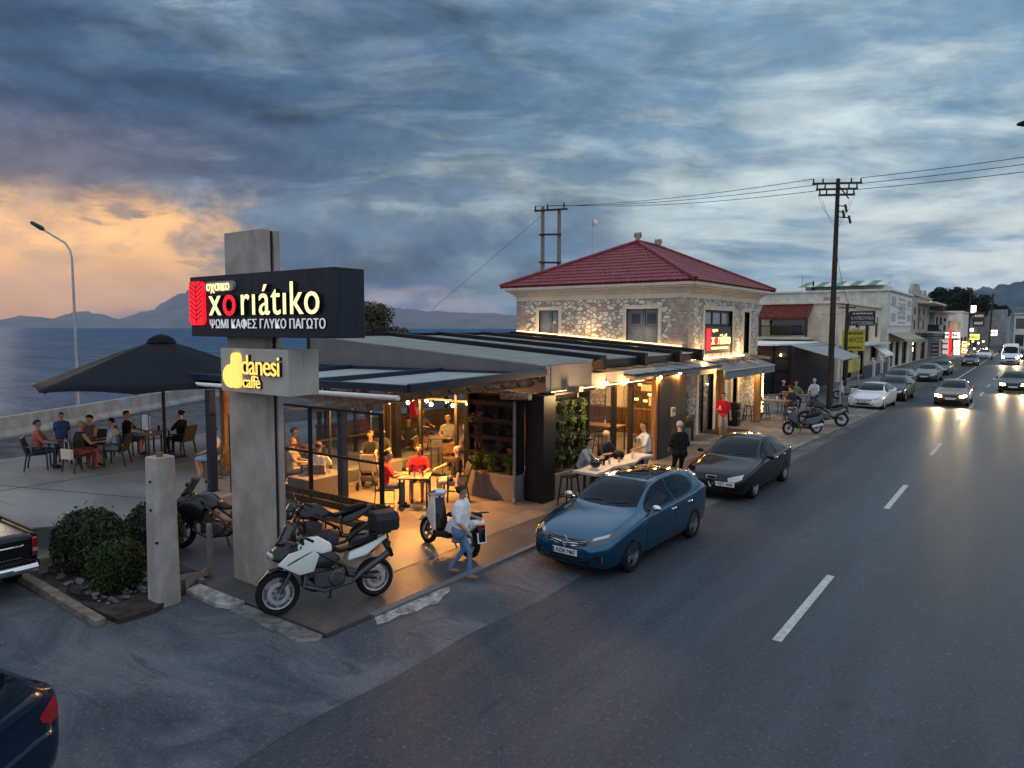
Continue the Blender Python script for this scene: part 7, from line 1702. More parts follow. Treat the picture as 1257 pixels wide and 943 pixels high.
person('man in grey with a pale chest stripe leaning on the counter', (-9.03, 15.15, .05), R_(105), 'sit', (.26, .27, .28), (.04, .04, .05), (.02, .02, .02), 'tan', 'black', 'short', hands=[(-.05, -.52, 1.13), (.24, -.46, 1.13)], lean=22, ph=.84, feet=[(-.12, -.30, .28), (.12, -.28, .28)], group=gb, build=1.1)
person('man with a pale cap behind the counter next to the man in grey', (-9.05, 16.35, .05), R_(70), 'sit', (.02, .02, .022), (.03, .03, .03), (.02, .02, .02), 'tan', 'blond', 'short', hands=[(-.1, -.45, 1.13), (.2, -.42, 1.13)], lean=12, ph=.84, feet=[(-.12, -.30, .28), (.12, -.28, .28)], group=gb)
person('man in a white printed shirt standing at the far end of the counter', (-8.45, 17.75, .05), R_(-45), 'stand', (.55, .56, .57), (.09, .085, .08), (.03, .03, .03), 'tan', 'brown', 'short', hands=[(-.15, -.30, 1.38), (.22, -.42, 1.10)], lean=6, group=gb, h=1.74)
person('grey-haired man in black standing with his back turned by the black saloon', (-7.75, 18.35, .05), AWAY + R_(12), 'stand', (.010, .010, .012), (.012, .012, .015), (.015, .015, .015), 'light', 'grey', 'short', hands=[(-.18, -.24, 1.0), (.18, -.24, 1.0)], sleeve=.65, group=gb, h=1.74, build=1.18)
hm = thing('helmet', 'dark full-face motorcycle helmet lying on the pale counter', 'helmet', (-8.3, 14.65, 1.075))
b = MB(); b.ball((0, 0, .12), .125, .15, .125, 16, 12); b.v = [(x, y, max(z, .02)) for x, y, z in b.v]; b.build('shell', mat('helmet_shell', (.03, .035, .05), .2, coat=.8), hm, True, world=False)
b = MB(); b.tube([(-.11, -.06, .13), (-.07, -.13, .14), (0, -.152, .145), (.07, -.13, .14), (.11, -.06, .13)], .032, 8); b.build('visor', M['carglass'], hm, True, world=False); hm.rotation_euler = (0, 0, R_(60))
hb_ = MB(); hb_.ball((0, 0, .10), .17, .13, .12, 12, 8); hb_.v = [(x, y, max(z, 0)) for x, y, z in hb_.v]; o = hb_.build('backpack', M['mseat'], smooth=True); o.location = (-8.45, 16.1, 1.072); tag(o, 'black rucksack dropped on the far half of the counter', 'bag')
for i, (x, y, c, nm) in enumerate(((-8.3, 15.35, (.5, .5, .5), 'glass'), (-8.22, 15.7, (.45, .3, .18), 'glass'), (-8.2, 16.4, (.5, .52, .55), 'bottle'), (-8.35, 15.15, (.02, .02, .02), 'cup'))):
    cup(('clear glass before the man in grey', 'amber glass in the middle of the counter', 'clear bottle beside the black rucksack', 'black mug by the helmet')[i], (x, y, 1.072), c, .035, .2 if nm == 'bottle' else .11, nm, nm)
# bar interior furniture
for i, y in enumerate((19.6, 22.4)):
    table('long wooden table inside the bar %s' % ('near the glass front', 'below the menu board')[i], (-12.6, y, FZ), 0, 1.9, .75, .9, m_=M['orangewood'])
    for k in (-.6, .5): stool('stool at the long wooden table %s, %s end' % (('near the glass front', 'below the menu board')[i], 'inner' if k < 0 else 'outer'), (-12.6+k, y-.7, FZ), 0, 'stools inside the bar', .62)
cup('bottle of sauce on the inner long table', (-12.3, 22.4, FZ+.9), (.4, .35, .3), .03, .2, 'bottle', 'bottle')
# --- in front of the house
person('man in a red shirt and grey shorts walking with a phone by the shop door', (-9.75, 27.3, .06), R_(20), 'walk', (.50, .012, .03), (.30, .29, .28), (.5, .5, .5), 'tan', 'black', 'short', hands=[(-.12, -.30, 1.20), (.30, -.06, .80)], feet=[(-.1, -.22, 0), (.1, .2, .02)], legs=.55, h=1.76)
b = MB(); b.box(-.035, .035, -.006, .006, 0, .14); o = b.build('phone', mat('phone_white', (.6, .6, .6), .3), bevel=.005); o.location = (-9.74, 26.92, 1.26); tag(o, 'pale phone held by the man in the red shirt', 'phone')
for x, y, l, hh_ in ((-10.75, 26.1, 'tall black litter bin beside the glass shop door', 1.05), (-10.72, 31.35, 'black stacked crates against the cream pilaster', 1.15)):
    t = thing('bin' if 'bin' in l else 'crate_stack', l, 'bin' if 'bin' in l else 'crates', (x, y, .056))
    if 'bin' in l:
        b = MB(); b.box(x-.22, x+.22, y-.22, y+.22, .06, hh_-.2); b.build('body', M['black'], t, bevel=.02); b = MB(); b.box(x-.24, x+.24, y-.24, y+.24, hh_-.2, hh_); b.build('lid', M['mgrey'], t, bevel=.02)
    else:
        for k in range(3):
            b = MB(); b.box(x-.26, x+.26, y-.2, y+.2, .06+.36*k, .38+.36*k); b.build('crate', M['black'], t, bevel=.03)
t = thing('plant_column', 'narrow green plant wall between the sliding door and the shop door', 'plant wall', (-10.4, 24.6, .05))
b = MB(); b.box(-10.7, -10.2, 24.2, 25.2, .05, .7); b.build('planter_box', M['greyrender'], t, bevel=.012); b = MB(); b.box(-10.7, -10.62, 24.2, 25.2, .7, 2.6); b.build('back_panel', M['black'], t)
b = MB(); rg = random.Random(9)
for z in (.85, 1.25, 1.6, 1.95): leaves(b, (-10.4, 24.7, z), (.24, .42, .26), 420, .05, rg, .2)
b.build('foliage', M['greenleaf'], t)
gh = 'guests at the high tables'
for i, (x, y, l) in enumerate(((-9.75, 33.9, 'wooden high table under the house awning post'), (-9.75, 37.6, 'dark high table farther along the stone paving'))):
    table(l, (x, y, .056), 0, 1.5, .8, 1.02, m_=M['orangewood'] if not i else M['tabletop'])
for i, (x, y) in enumerate(((-10.7, 33.4), (-8.95, 34.6), (-9.3, 34.9), (-10.4, 34.75))): stool('black bar stool %s' % ('against the stone wall', 'under the man in the dark shirt', 'beside the man in the dark shirt', 'at the inner corner of the wooden high table')[i], (x, y, .056), R_(12*i), 'stools at the high tables')
person('man in a dark shirt sitting with his back turned at the wooden high table', (-8.98, 34.6, .056), R_(-115), 'sit', (.02, .025, .035), (.07, .08, .10), (.02, .02, .02), 'tan', 'black', 'short', hands=[(-.15, -.42, 1.08), (.2, -.40, 1.08)], lean=14, ph=.82, feet=[(-.12, -.30, .26), (.12, -.28, .26)], group=gh)
person('woman in grey beside the man in the dark shirt at the wooden high table', (-9.3, 35.1, .056), R_(-160), 'sit', (.14, .12, .11), (.05, .05, .05), (.02, .02, .02), 'light', 'brown', 'bob', hands=[(-.15, -.42, 1.08), (.2, -.40, 1.08)], ph=.82, feet=[(-.12, -.30, .26), (.12, -.28, .26)], group=gh)
person('bald man in black at the dark high table', (-10.5, 38.3, .056), R_(60), 'sit', (.015, .015, .017), (.02, .02, .02), (.02, .02, .02), 'light', 'black', 'bald', hands=[(-.15, -.40, 1.08), (.2, -.40, 1.08)], ph=.82, feet=[(-.12, -.30, .26), (.12, -.28, .26)], group=gh)
person('person in a green shirt at the dark high table', (-9.85, 38.25, .056), R_(30), 'sit', (.10, .17, .05), (.03, .03, .04), (.02, .02, .02), 'tan', 'brown', 'short', hands=[(-.15, -.40, 1.08), (.2, -.40, 1.08)], ph=.82, feet=[(-.12, -.30, .26), (.12, -.28, .26)], group=gh)
person('man in a pale blue shirt standing by the dark high table', (-9.1, 38.9, .056), R_(-10), 'stand', (.42, .50, .56), (.03, .035, .05), (.02, .02, .02), 'light', 'grey', 'short', hands=[(-.15, -.36, 1.06), (.2, -.36, 1.06)], group=gh, build=1.1)
for i, (x, y) in enumerate(((-10.0, 33.9), (-9.6, 34.05), (-10.2, 33.7))): cup('%s on the wooden high table' % ('clear glass', 'tall white cup', 'brown bottle')[i], (x, y, 1.078), ((.5, .5, .5), (.6, .6, .58), (.12, .06, .03))[i], .04, .16, 'glass' if i < 2 else 'bottle', 'glass' if i < 2 else 'bottle')
# ================================================================ the row of buildings beyond the house
FX = -12.6
M['creamwall'] = streaky('cream_wall', (.60, .50, .37), (.74, .64, .50), .35); M['whitewall'] = streaky('white_wall', (.54, .52, .47), (.70, .67, .61), .4); M['oldwall'] = streaky('old_beige_wall', (.34, .30, .25), (.48, .43, .37), .5); M['greywall2'] = streaky('grey_wall', (.26, .27, .28), (.38, .38, .38), .4)
def bld(name, label, y0, y1, x1, z, m_, x0=FX, roof=.25, cat='building', front=(), side=(), base=None):
    t = thing(name, label, cat, ((x0+x1)/2, (y0+y1)/2, 0))
    b = MB(); wall_grid(b, 'x', x0-.35, x0, y0+.35, y1, 0, z, list(front)); wall_grid(b, 'y', y0, y0+.35, x1, x0, 0, z, list(side)); b.box(x1, x0-.35, y1-.3, y1, 0, z); b.box(x1, x1+.3, y0+.35, y1-.3, 0, z)
    b.build('wall', m_, t)
    b = MB(); b.box(x1-.1, x0+roof, y0-roof, y1+.05, z, z+.22); b.build('roof_slab', m_, t, bevel=.03)
    for (a, c, p, q) in front:
        b = MB()
        for u0, u1, v0, v1 in ((a, a+.09, p, q), (c-.09, c, p, q), (a+.09, c-.09, q-.09, q), (a+.09, c-.09, p, p+.09), ((a+c)/2-.04, (a+c)/2+.04, p+.09, q-.09)): b.box(x0-.2, x0-.12, u0, u1, v0, v1)
        w = b.build('window', M['darkwood'] if p > 1 else M['black'], t); b = MB(); b.box(x0-.24, x0-.22, a, c, p, q); b.build('pane', M['darkglass'], w)
    for (a, c, p, q) in side:
        b = MB()
        for u0, u1, v0, v1 in ((a, a+.09, p, q), (c-.09, c, p, q), (a+.09, c-.09, q-.09, q), (a+.09, c-.09, p, p+.09)): b.box(u0, u1, y0+.1, y0+.18, v0, v1)
        w = b.build('window', M['darkwood'], t); b = MB(); b.box(a, c, y0+.2, y0+.22, p, q); b.build('pane', M['darkglass'], w)
    return t
def front_awn(par, y0, y1, zi, zo, out, m_, x0=FX):
    b = MB(); b.hexa([(x0, y0, zi-.02), (x0+out, y0, zo-.02), (x0+out, y1, zo-.02), (x0, y1, zi-.02), (x0, y0, zi), (x0+out, y0, zo), (x0+out, y1, zo), (x0, y1, zi)]); b.box(x0+out-.01, x0+out+.01, y0, y1, zo-.22, zo-.021); return b.build('awning', m_, par)
# taverna with a sloping canopy beside the stone house
t = thing('taverna_building', 'black framed taverna front under the grey canopy beyond the stone house', 'taverna', (-15.5, 47, .1))
b = MB(); b.box(-19.5, -12.6, 47.6, 47.9, .14, 3.3); b.build('wall', M['charcoal'], t)
for x in (-19.3, -17.9, -16.5, -15.1, -13.8, -12.7): b = MB(); b.box(x-.07, x+.07, 47.45, 47.59, .14, 3.3); b.build('post', M['black'], t)
for k in range(3): b = MB(); b.box(-19.2, -12.8, 47.5, 47.57, .9+k*.8, .96+k*.8); b.build('rail', M['black'], t)
b = MB(); b.box(-20.5, -13.4, 46.9, 58, 3.3, 3.42); b.build('flat_roof', M['white'], t, bevel=.02)
b = MB(); b.box(-12.75, -12.6, 47.9, 60, .14, 3.2); b.build('side_wall', M['charcoal'], t)
for x, z in ((-13.2, 2.7), (-16.0, 2.8), (-17.4, 2.6)): b = MB(); b.ball((x, 47.3, z), .06); b.build('wall_lamp', M['bulb'], t)
plight('taverna_glow', (-14.5, 46.6, 2.6), 25, (1, .6, .3), .15, t)
t = thing('taverna_canopy', 'sloping grey fabric canopy with a painted end banner over the taverna pavement', 'canopy', (-11, 48, 2.6))
q = [Vector(v) for v in ((-8.5, 42.4, 2.65), (-8.85, 49.3, 2.65), (-13.9, 62, 3.3), (-13.4, 50, 3.28))]
b = MB(); b.hexa(q + [v + Vector((0, 0, .03)) for v in q]); b.build('fabric', mat('canopy_grey', (.26, .28, .27), .8, var=.1), t)
b = MB(); b.bar((-8.75, 45.2, 2.2), (-8.85, 49.3, 2.2), .02, .75); b.build('banner', mat('painted_banner', (.40, .28, .12), .7, var=.6, vscale=1.6, var2=(.50, .46, .10)), t)
for x, y in ((-8.6, 42.6), (-8.9, 49.1)): b = MB(); b.tube([(x, y, .06), (x, y, 2.65)], .05, 8); b.build('post', M['steel'], t)
t = thing('climbing_plant', 'tall narrow climbing plant with reddish leaves at the corner of the taverna', 'plant', (-13.2, 41.5, .06))
b = MB(); rg = random.Random(31)
for z in (.6, 1.2, 1.8, 2.4, 2.9): leaves(b, (-13.2, 41.5, z), (.55, .7, .55), 420, .09, rg, .25)
b.build('foliage', leafmat('climber_leaf', (.03, .04, .012), (.06, .07, .02), (.12, .06, .025)), t); b = MB(); b.tube([(-13.2, 41.5, .06), (-13.1, 41.6, 3)], [.06, .02], 6); b.build('stem', M['darkwood'], t)
# cream two-storey house
t = bld('cream_house', 'cream two-storey house with a red tiled canopy over its side balcony', 61, 80, -24, 6.4, M['creamwall'], front=[(63.6, 65.4, 3.2, 5.8), (67.5, 69.6, 3.2, 5.6), (72, 74.2, 3.2, 5.6), (77, 78.6, 3.6, 5.4), (64, 67, .2, 2.6), (69, 72, .2, 2.7), (75, 78, .2, 2.7)], side=[(-18.0, -15.0, 3.85, 5.3)])
c = MB(); c.hexa([(-18.6, 59.5, 5.15), (-14.6, 59.5, 5.15), (-14.6, 60.99, 6.25), (-18.6, 60.99, 6.25), (-18.6, 59.5, 5.25), (-14.6, 59.5, 5.25), (-14.6, 60.99, 6.36), (-18.6, 60.99, 6.36)])
for k in range(20): x = -18.5+k*.2; c.tube([(x, 59.42, 5.29), (x, 60.98, 6.40)], .06, 6)
c.build('tiled_canopy', mat('old_tile', (.17, .045, .035), .7, var=.4, vscale=3), t)
b = MB(); b.box(-18.6, -14.4, 59.6, 60.98, 3.55, 3.75); bc_ = b.build('balcony', M['creamwall'], t); b = MB()
for k in range(16): b.box(-18.4+k*.16, -18.34+k*.16, 59.66, 59.70, 3.76, 4.6)
b.box(-18.5, -15.8, 59.64, 59.72, 4.6, 4.68); b.build('railing', M['darkwood'], bc_)
for x in (-18.4, -14.75): b = MB(); b.box(x-.09, x+.09, 59.62, 59.8, 3.75, 5.15); b.build('post', M['darkwood'], t)
front_awn(t, 75, 79.5, 2.9, 2.0, 1.3, M['white'])
b = MB(); b.box(FX-.1, FX+1.0, 61.2, 79.8, 2.95, 3.1); b.build('balcony_slab', M['whitewall'], t)
for i, y in enumerate((70, 74, 78)):
    b = MB(); b.box(-11.75, -11.35, y-.2, y+.2, .14, 1.5); b.lathe([(.26, 0), (.26, .06), (.1, .1), (.14, .28), (.02, .36)], (-11.55, y, 1.5), 10); o = b.build('gate_pillar', M['whitewall']); tag(o, 'white gate pillar with a knob on top %s' % ('at the taverna end of the blue railing', 'in the middle of the blue railing', 'at the billboard end of the blue railing')[i], 'pillar', 'white gate pillars')
t = thing('railing', 'dark blue boarded railing between the white gate pillars', 'railing', (-11.5, 74, .14))
for a, c in ((66, 69.7), (70.3, 73.7), (74.3, 77.7)): b = MB(); b.box(-11.58, -11.52, a, c, .2, 1.25); b.build('panel', mat('blue_board', (.03, .05, .09), .6), t)
# white building with the billboard
t = bld('white_building', 'long white building with a big billboard and a green striped roof structure', 84, 101, -26, 8.4, M['whitewall'], front=[(86, 88.5, .2, 3.0), (90, 93, .2, 3.0), (95, 99, .2, 3.0)])
b = MB(); b.box(-21.5, -13.4, 86, 92, 8.62, 9.2); pr = b.build('roof_room', M['whitewall'], t)
for k in range(10):
    b = MB(); x0 = -21.8+k*.88; b.hexa([(x0, 84.3, 9.05), (x0+.88, 84.3, 9.05), (x0+.88, 88, 9.75), (x0, 88, 9.75), (x0, 84.3, 9.1), (x0+.88, 84.3, 9.1), (x0+.88, 88, 9.8), (x0, 88, 9.8)]); b.build('roof_stripe', mat('green_stripe', (.10, .24, .18), .6) if k % 2 == 0 else M['whitewall'], pr)
front_awn(t, 85, 100.5, 4.0, 3.3, 1.6, mat('beige_awning', (.36, .31, .25), .8, var=.15))
b = MB(); b.box(-19, -17.4, 83.9, 84.0, 7.4, 7.9); b.build('vent', M['greywall2'], t)
t = thing('billboard', 'large white billboard with pale lettering on the front of the white building', 'billboard', (FX, 93, 6))
b = MB(); b.box(FX+.005, FX+.12, 84.4, 100.6, 4.75, 8.15); b.build('panel', mat('billboard_white', (.62, .63, .62), .5), t)
lt = mat('billboard_letter', (.38, .36, .31), .6)
rletters('ΞΗΡΟΣ', 92.5, 6.6, 1.7, .02, lt, t, 1.0, FX+.12, 'CENTER', .03)
b = MB()
for y0, z0, w_, h_ in ((85.2, 7.0, 3, .9), (85.2, 5.2, 3, .9), (96.8, 7.0, 3.2, .8), (97, 5.3, 3, .8), (90, 7.6, 5, .3), (89.8, 5.5, 5.6, .45), (90, 5.0, 5.4, .2)):
    b.box(FX+.12, FX+.13, y0, y0+w_, z0, z0+h_)
b.build('text_block', lt, t)
# old house with the curved parapet, balcony houses and lit shops
t = bld('old_house', 'old beige two-storey house with a curved parapet and balcony', 101.2, 120, -24, 8.6, M['oldwall'], front=[(104, 105.6, 4.4, 7.2), (108, 109.6, 4.4, 7.2), (113, 114.6, 4.4, 7.2), (104, 108, .2, 2.7), (112, 117, .2, 2.7)])
pts = [(101.2, 8.8)]
for k in range(17): u = k/16; pts.append((101.2 + 10*u, 9.0 + 1.0*(1 if .12 < u < .7 else .45) + .25*sin(pi*u)))
for k in range(9): u = k/8; pts.append((111.4 + 6*u, 8.9 + .9*sin(pi*u)))
pts.append((120, 8.8)); b = MB(); b.prism(pts, FX-.4, FX, 'x'); b.build('parapet', M['oldwall'], t)
b = MB(); b.box(FX, FX+1.4, 106, 119.5, 3.9, 4.08); ba = b.build('balcony', M['oldwall'], t); b = MB()
for k in range(45): b.box(FX+1.34, FX+1.37, 106.1+k*.3, 106.13+k*.3, 4.1, 5.0)
b.box(FX+1.33, FX+1.38, 106, 119.5, 5.0, 5.05); b.build('railing', M['black'], ba)
b = MB(); b.box(FX, FX+2.0, 107, 121, 7.75, 7.95); b.build('canopy_slab', M['whitewall'], t)
t = bld('balcony_house', 'grey two-storey house with deep balconies after the old house', 120.3, 140, -24, 6.8, M['greywall2'], x0=-11.9, roof=1.2, front=[(122, 125, 4.0, 6.2), (127, 130, 4.0, 6.2), (133, 137, 4.0, 6.2), (122, 128, .2, 2.7), (131, 138, .2, 2.7)])
b = MB(); b.box(-11.89, -10.6, 120.4, 139, 3.45, 3.65); b.build('balcony', M['whitewall'], t)
for i, (y0, y1, z, x0, m_, l, fr) in enumerate(((140.3, 158, 5.6, -11.6, 'oldwall', 'low beige shop building with a lit front', 1), (158.3, 178, 7.6, -11.4, 'whitewall', 'white building with a glowing upper wall panel above the shops', 1), (178.3, 205, 5.2, -11.2, 'greywall2', 'long low grey shop row at the far end of the street', 1))):
    bld('shop_building', l, y0, y1, -24, z, M[m_], x0=x0, front=[(y0+2, y0+8, .2, 2.8), (y0+9, y1-2, .2, 2.8)])
def sgn(name, label, x0, x1, y, z0, z1, c, s=0, txt=None, tc_=(.7, .7, .7), te=0, size=.5, cat='sign', lines=()):
    t = thing(name, label, cat, ((x0+x1)/2, y, z0)); m_ = emat('lit_sign', c, s) if s else mat('sign_board', c, .5)
    b = MB(); b.box(x0, x1, y-.06, y+.06, z0, z1); b.build('panel', m_, t, bevel=.01)
    if txt:
        mt = emat('lit_text', tc_, te) if te else mat('sign_text', tc_, .5); n = len(txt); hh = (z1-z0)/n
        for k, w_ in enumerate(txt):
            if w_ == '-':
                rr = random.Random(label+str(k)); b = MB(); x = x0+.12*(x1-x0)
                while x < x1-.15*(x1-x0): l_ = rr.uniform(.06, .14)*(x1-x0); b.box(x, min(x+l_, x1-.1*(x1-x0)), y-.075, y-.062, z1-hh*(k+.68), z1-hh*(k+.36)); x += l_*1.25
                b.build('text_line', mt, t); continue
            bb = text_mb(w_, min(hh*.95, size), .015, 1, 1, .004); xs_ = [v[0] for v in bb.v]; sc = min(1.6, .88*(x1-x0)/max(.01, max(xs_)-min(xs_)))
            bb.v = [(v[0]*sc, v[1], v[2]) for v in bb.v]; face_to(bb, ((x0+x1)/2, y-.07, z1-hh*(k+.5))); bb.build('lettering', mt, t)
    return t
sgn('yellow_sign', 'bright yellow sign reading ΞΗΡΟΣ on the thin pole', -11.97, -10.37, 59.2, 2.73, 4.34, (.52, .44, .045), 0, ['-', 'ΞΗΡΟΣ', '-'], (.16, .06, .03), 0, 1.1)
sgn('black_sign', 'black hanging sign with two rows of white capitals above the yellow sign', -11.38, -9.62, 58.6, 4.64, 5.74, (.022, .022, .026), 0, ['-', 'ΚΑΡΒΟΥΝΑ', 'ΦΥΤΟΧΩΜΑ'], (.42, .42, .42), 0, .4)
sgn('blue_sign', 'long dark blue shop sign with pale text under the old balcony', -12.98, -9.78, 112.0, 3.07, 3.74, (.05, .07, .10), 0, ['-', '-'], (.4, .43, .46), 0, .4)
sgn('panel_sign', 'upright dark panel with white text blocks beside the old house door', -10.99, -10.07, 108.0, 0.88, 3.01, (.05, .055, .07), 0, ['ΚΑΠ', '-', '-', '-'], (.42, .42, .42), 0, .5)
sgn('lit_sign', 'lit white and red shop sign beside the red upright', -11.92, -9.84, 136.0, 2.95, 3.87, (.9, .88, .82), 1.5, ['-'], (.7, .02, .02), 0, .5)
sgn('red_upright', 'glowing red upright bar at the corner of the lit shop', -11.16, -10.77, 134.0, 0.08, 4.40, (1, .02, .02), 1.6, None, (0, 0, 0), 0, .5)
sgn('diamond_sign', 'lit white sign panel stacked in the shop window', -10.77, -9.93, 138.0, 1.58, 2.52, (1, .95, .85), 2.2, None, (0, 0, 0), 0, .5)
sgn('shop_window', 'lit white shop window below the white sign panel', -10.76, -9.90, 138.5, 0.09, 1.44, (.8, .8, .78), 1.2, ['-', '-', '-'], (.05, .05, .05), 0, .5)
sgn('shop_window', 'warm lit shop window stacked in rows near the green sign', -10.46, -9.63, 150.0, 0.05, 2.23, (1, .62, .25), 2.0, ['-', '-', '-'], (.2, .08, .02), 0, .5)
sgn('green_sign', 'lit green and yellow sign over the small shop', -9.78, -8.01, 152.0, 2.50, 3.52, (.55, .75, .12), 1.3, ['-'], (.06, .09, .02), 0, .5)
sgn('cross_sign', 'small lit white square sign above the green sign', -9.76, -8.99, 153.0, 3.96, 4.55, (1, 1, .92), 2.6, None, (0, 0, 0), 0, .5)
sgn('tower_sign', 'tall black sign board with white bars high above the shops', -9.32, -7.58, 156.0, 4.85, 7.53, (.02, .02, .022), 0, ['-', '-'], (.5, .5, .5), 0, .5)
sgn('hotel_sign', 'lit pale square sign with a red rim at the far pole', -7.29, -6.03, 170.0, 3.12, 4.24, (1, .9, .8), 1.8, ['-'], (.5, .08, .05), 0, .5)
sgn('glow_wall_panel', 'white wall panel above the shop roofs, floodlight painted as glow', -10.13, -9.17, 160.0, 7.46, 8.84, (1, .92, .78), 2.2, None, (0, 0, 0), 0, .5)  # the floodlight is only the panel's own emission
sgn('lit_sign', 'long low white lit shop window before the black saloon', -12.34, -11.21, 135.0, -0.23, 2.54, (.55, .57, .6), .7, ['-', '-', '-'], (.05, .05, .05), 0, .5)
for i, (p, e) in enumerate((((-8.82, 140.0, 1.97), 40), ((-8.00, 150.0, 1.96), 60), ((-8.11, 142.0, 1.13), 40), ((-7.59, 156.0, 2.17), 60), ((-8.99, 138.0, 0.94), 30), ((-7.12, 158.0, 0.79), 40), ((-8.86, 150.0, 2.24), 40))):
    t = thing('shop_lamp', ['white lamp over the green sign', 'lamp on the far shop front', 'low lamp among the shop plants', 'warm lamp by the pale square sign', 'lowest lamp near the dark saloon', 'warm lamp above the parked white car', 'lamp between the two lit signs'][i], 'lamp', p, group='lamps of the far shops'); b = MB(); b.ball(p, .15, nu=10, nv=6); b.build('globe', emat('shop_globe', (1, .60, .22), 9), t, True); b = MB(); b.tube([(p[0], p[1], p[2]+.22), (p[0]-.6, p[1], p[2]+.5)], .04, 6); b.build('bracket', M['black'], t); plight('shop_glow', (p[0]+.1, p[1]-.5, p[2]), e*6, (1, .6, .28), .3, t)
# far end of the street
t = bld('far_building', 'plain pale grey building closing the far end of the street', 222, 250, -12.8, 9.2, M['greywall2'], x0=-5.9, roof=.1)
t = bld('far_balcony_building', 'pale building with dark balconies beyond the white van', 196, 215, -3.9, 7.8, M['whitewall'], x0=-1.5, roof=.6, side=[(-3.6, -2.0, 4.5, 6.8), (-3.6, -2.0, .6, 3.2)])
def tree(label, c, hgt, r, n, lm, seed, size, cat='tree', flat=1.0, group=None):
    rg = random.Random(seed); t = thing('tree', label, cat, c, group=group); x, y, z = c
    b = MB(); b.tube([(x, y, z), (x+.05*r, y, z+hgt*.35), (x-.05*r, y+.1, z+hgt*.62)], [r*.09, r*.07, r*.035], 8)
    lobes = []
    for k in range(7):
        a = rg.uniform(0, 6.3); q = rg.uniform(.25, .75)*r; p = (x+q*cos(a), y+q*sin(a), z+hgt*rg.uniform(.55, .92)); lobes.append(p)
        b.tube([(x, y, z+hgt*.4), ((x+p[0])/2, (y+p[1])/2, (z+hgt*.45+p[2])/2), p], [r*.04, r*.025, r*.01], 5)
    b.build('trunk', M['darkwood'], t); b = MB()
    for p in lobes + [(x, y, z+hgt*.85)]: leaves(b, p, (r*.48, r*.48, r*.36*flat), n//8, size, rg, .25)
    b.build('crown', lm, t); return t
pl_ = leafmat('pine_needle', (.010, .020, .012), (.018, .034, .018), (.035, .05, .025))
for i, (px_, hg, r_) in enumerate((((-19.98, 205.0, 0), 10.94, 3.2), ((-18.75, 215.0, 0), 14.96, 4.6), ((-15.68, 210.0, 0), 14.23, 4.2), ((-12.42, 220.0, 0), 12.68, 4.4), ((-9.07, 225.0, 0), 11.50, 3.4))):
    tree('dark pine %s behind the lit shops' % ('nearest the old house', 'with the tallest crown', 'second tallest', 'spreading low', 'nearest the far pole')[i], px_, hg, r_, 2600, pl_, 50+i, .55, group='dark pines behind the shops')
tree('bushy tree with reddish leaves behind the big sign at the shore', (-34.2, 32.0, .3), 5.9, 1.9, 7000, leafmat('tamarisk_leaf', (.05, .05, .03), (.09, .08, .05), (.13, .09, .06)), 77, .13)
tree('pale green shrub behind the terrace roof at the shore', (-27.5, 24.5, .3), 3.5, 1.8, 4500, M['shrubleaf'], 78, .1)
# ---------------------------------------------------------------- poles, wires, masts
M['polewood'] = wood('creosoted_pole', (.030, .022, .020), (.065, .048, .042), 2, .85)
t = thing('utility_pole', 'tall dark wooden utility pole with crossarms beside the white coupe', 'utility pole', (-8.79, 40.97, .05))
b = MB(); b.tube([(-8.79, 40.97, .05), (-8.79, 40.97, 6), (-8.77, 40.97, 12.3)], [.17, .14, .10], 10); b.build('shaft', M['polewood'], t, True)
wires = []
cdir = Vector((.806, .45, 0)).normalized()
for z, w_, o in ((12.05, 1.25, 0), (11.75, 1.05, .0), (11.45, .9, 0)):
    p = Vector((-8.79, 40.85, z)); b = MB(); b.bar(p-cdir*w_, p+cdir*w_, .09, .10); b.build('crossarm', M['polewood'], t)
    for s_ in (-1, -.6, .6, 1):
        q = p + cdir*w_*.95*s_; b = MB(); b.lathe([(.03, .05), (.05, .10), (.03, .16), (.045, .2), (.02, .26)], tuple(q), 8); b.build('insulator', M['charcoal'], t)
    wires.append((p-cdir*w_*.95 + Vector((0, 0, .25)), p+cdir*w_*.95 + Vector((0, 0, .25))))
b = MB(); b.bar((-8.7, 40.8, 11.9), (-8.2, 40.9, 11.2), .06); b.build('brace', M['polewood'], t)
for x, z in ((-8.45, 10.6), (-8.15, 10.3), (-8.35, 10.9)): b = MB(); b.tube([(x, 40.8, z), (x+.1, 40.75, z-.4)], .06, 8); b.bar((-8.7, 40.9, z), (x, 40.8, z-.1), .05); b.build('fuse_switch', M['charcoal'], t)
for s_ in (-1, 1):
    for k in range(2): b = MB(); p = Vector((-8.79, 40.8, 11.5-.3*k)) + cdir*s_*(.95-.25*k); b.tube([p, p*.65+Vector((-8.79, 40.85, 9.9))*.35 - Vector((0, 0, .25)), Vector((-8.75, 40.85, 9.6+.3*k))], .008, 4); b.build('drop_wire', M['black'], t)
HP = [(-33.6, 50, 14.5), (-32.1, 50.2, 14.2)]
t = thing('twin_pole', 'pair of weathered wooden poles joined by crossbars behind the red roof', 'utility pole', (-33, 50, .3))
for x, y, z in HP: b = MB(); b.tube([(x, y, .3), (x, y, z)], [.22, .15], 10); b.build('pole', M['log'], t, True)
for z, a, c in ((14.2, -34.3, -31.2), (12.2, -33.8, -31.8), (9.9, -33.8, -31.8)): b = MB(); b.bar((a, 49.8, z), (c, 50.0, z-.1), .14); b.build('crossbar', M['polewood'], t)
for x in (-34.2, -33.0, -31.4): b = MB(); b.lathe([(.05, 0), (.08, .1), (.05, .25), (.07, .32), (.03, .42)], (x, 49.8, 14.2), 8); b.build('insulator', M['charcoal'], t)
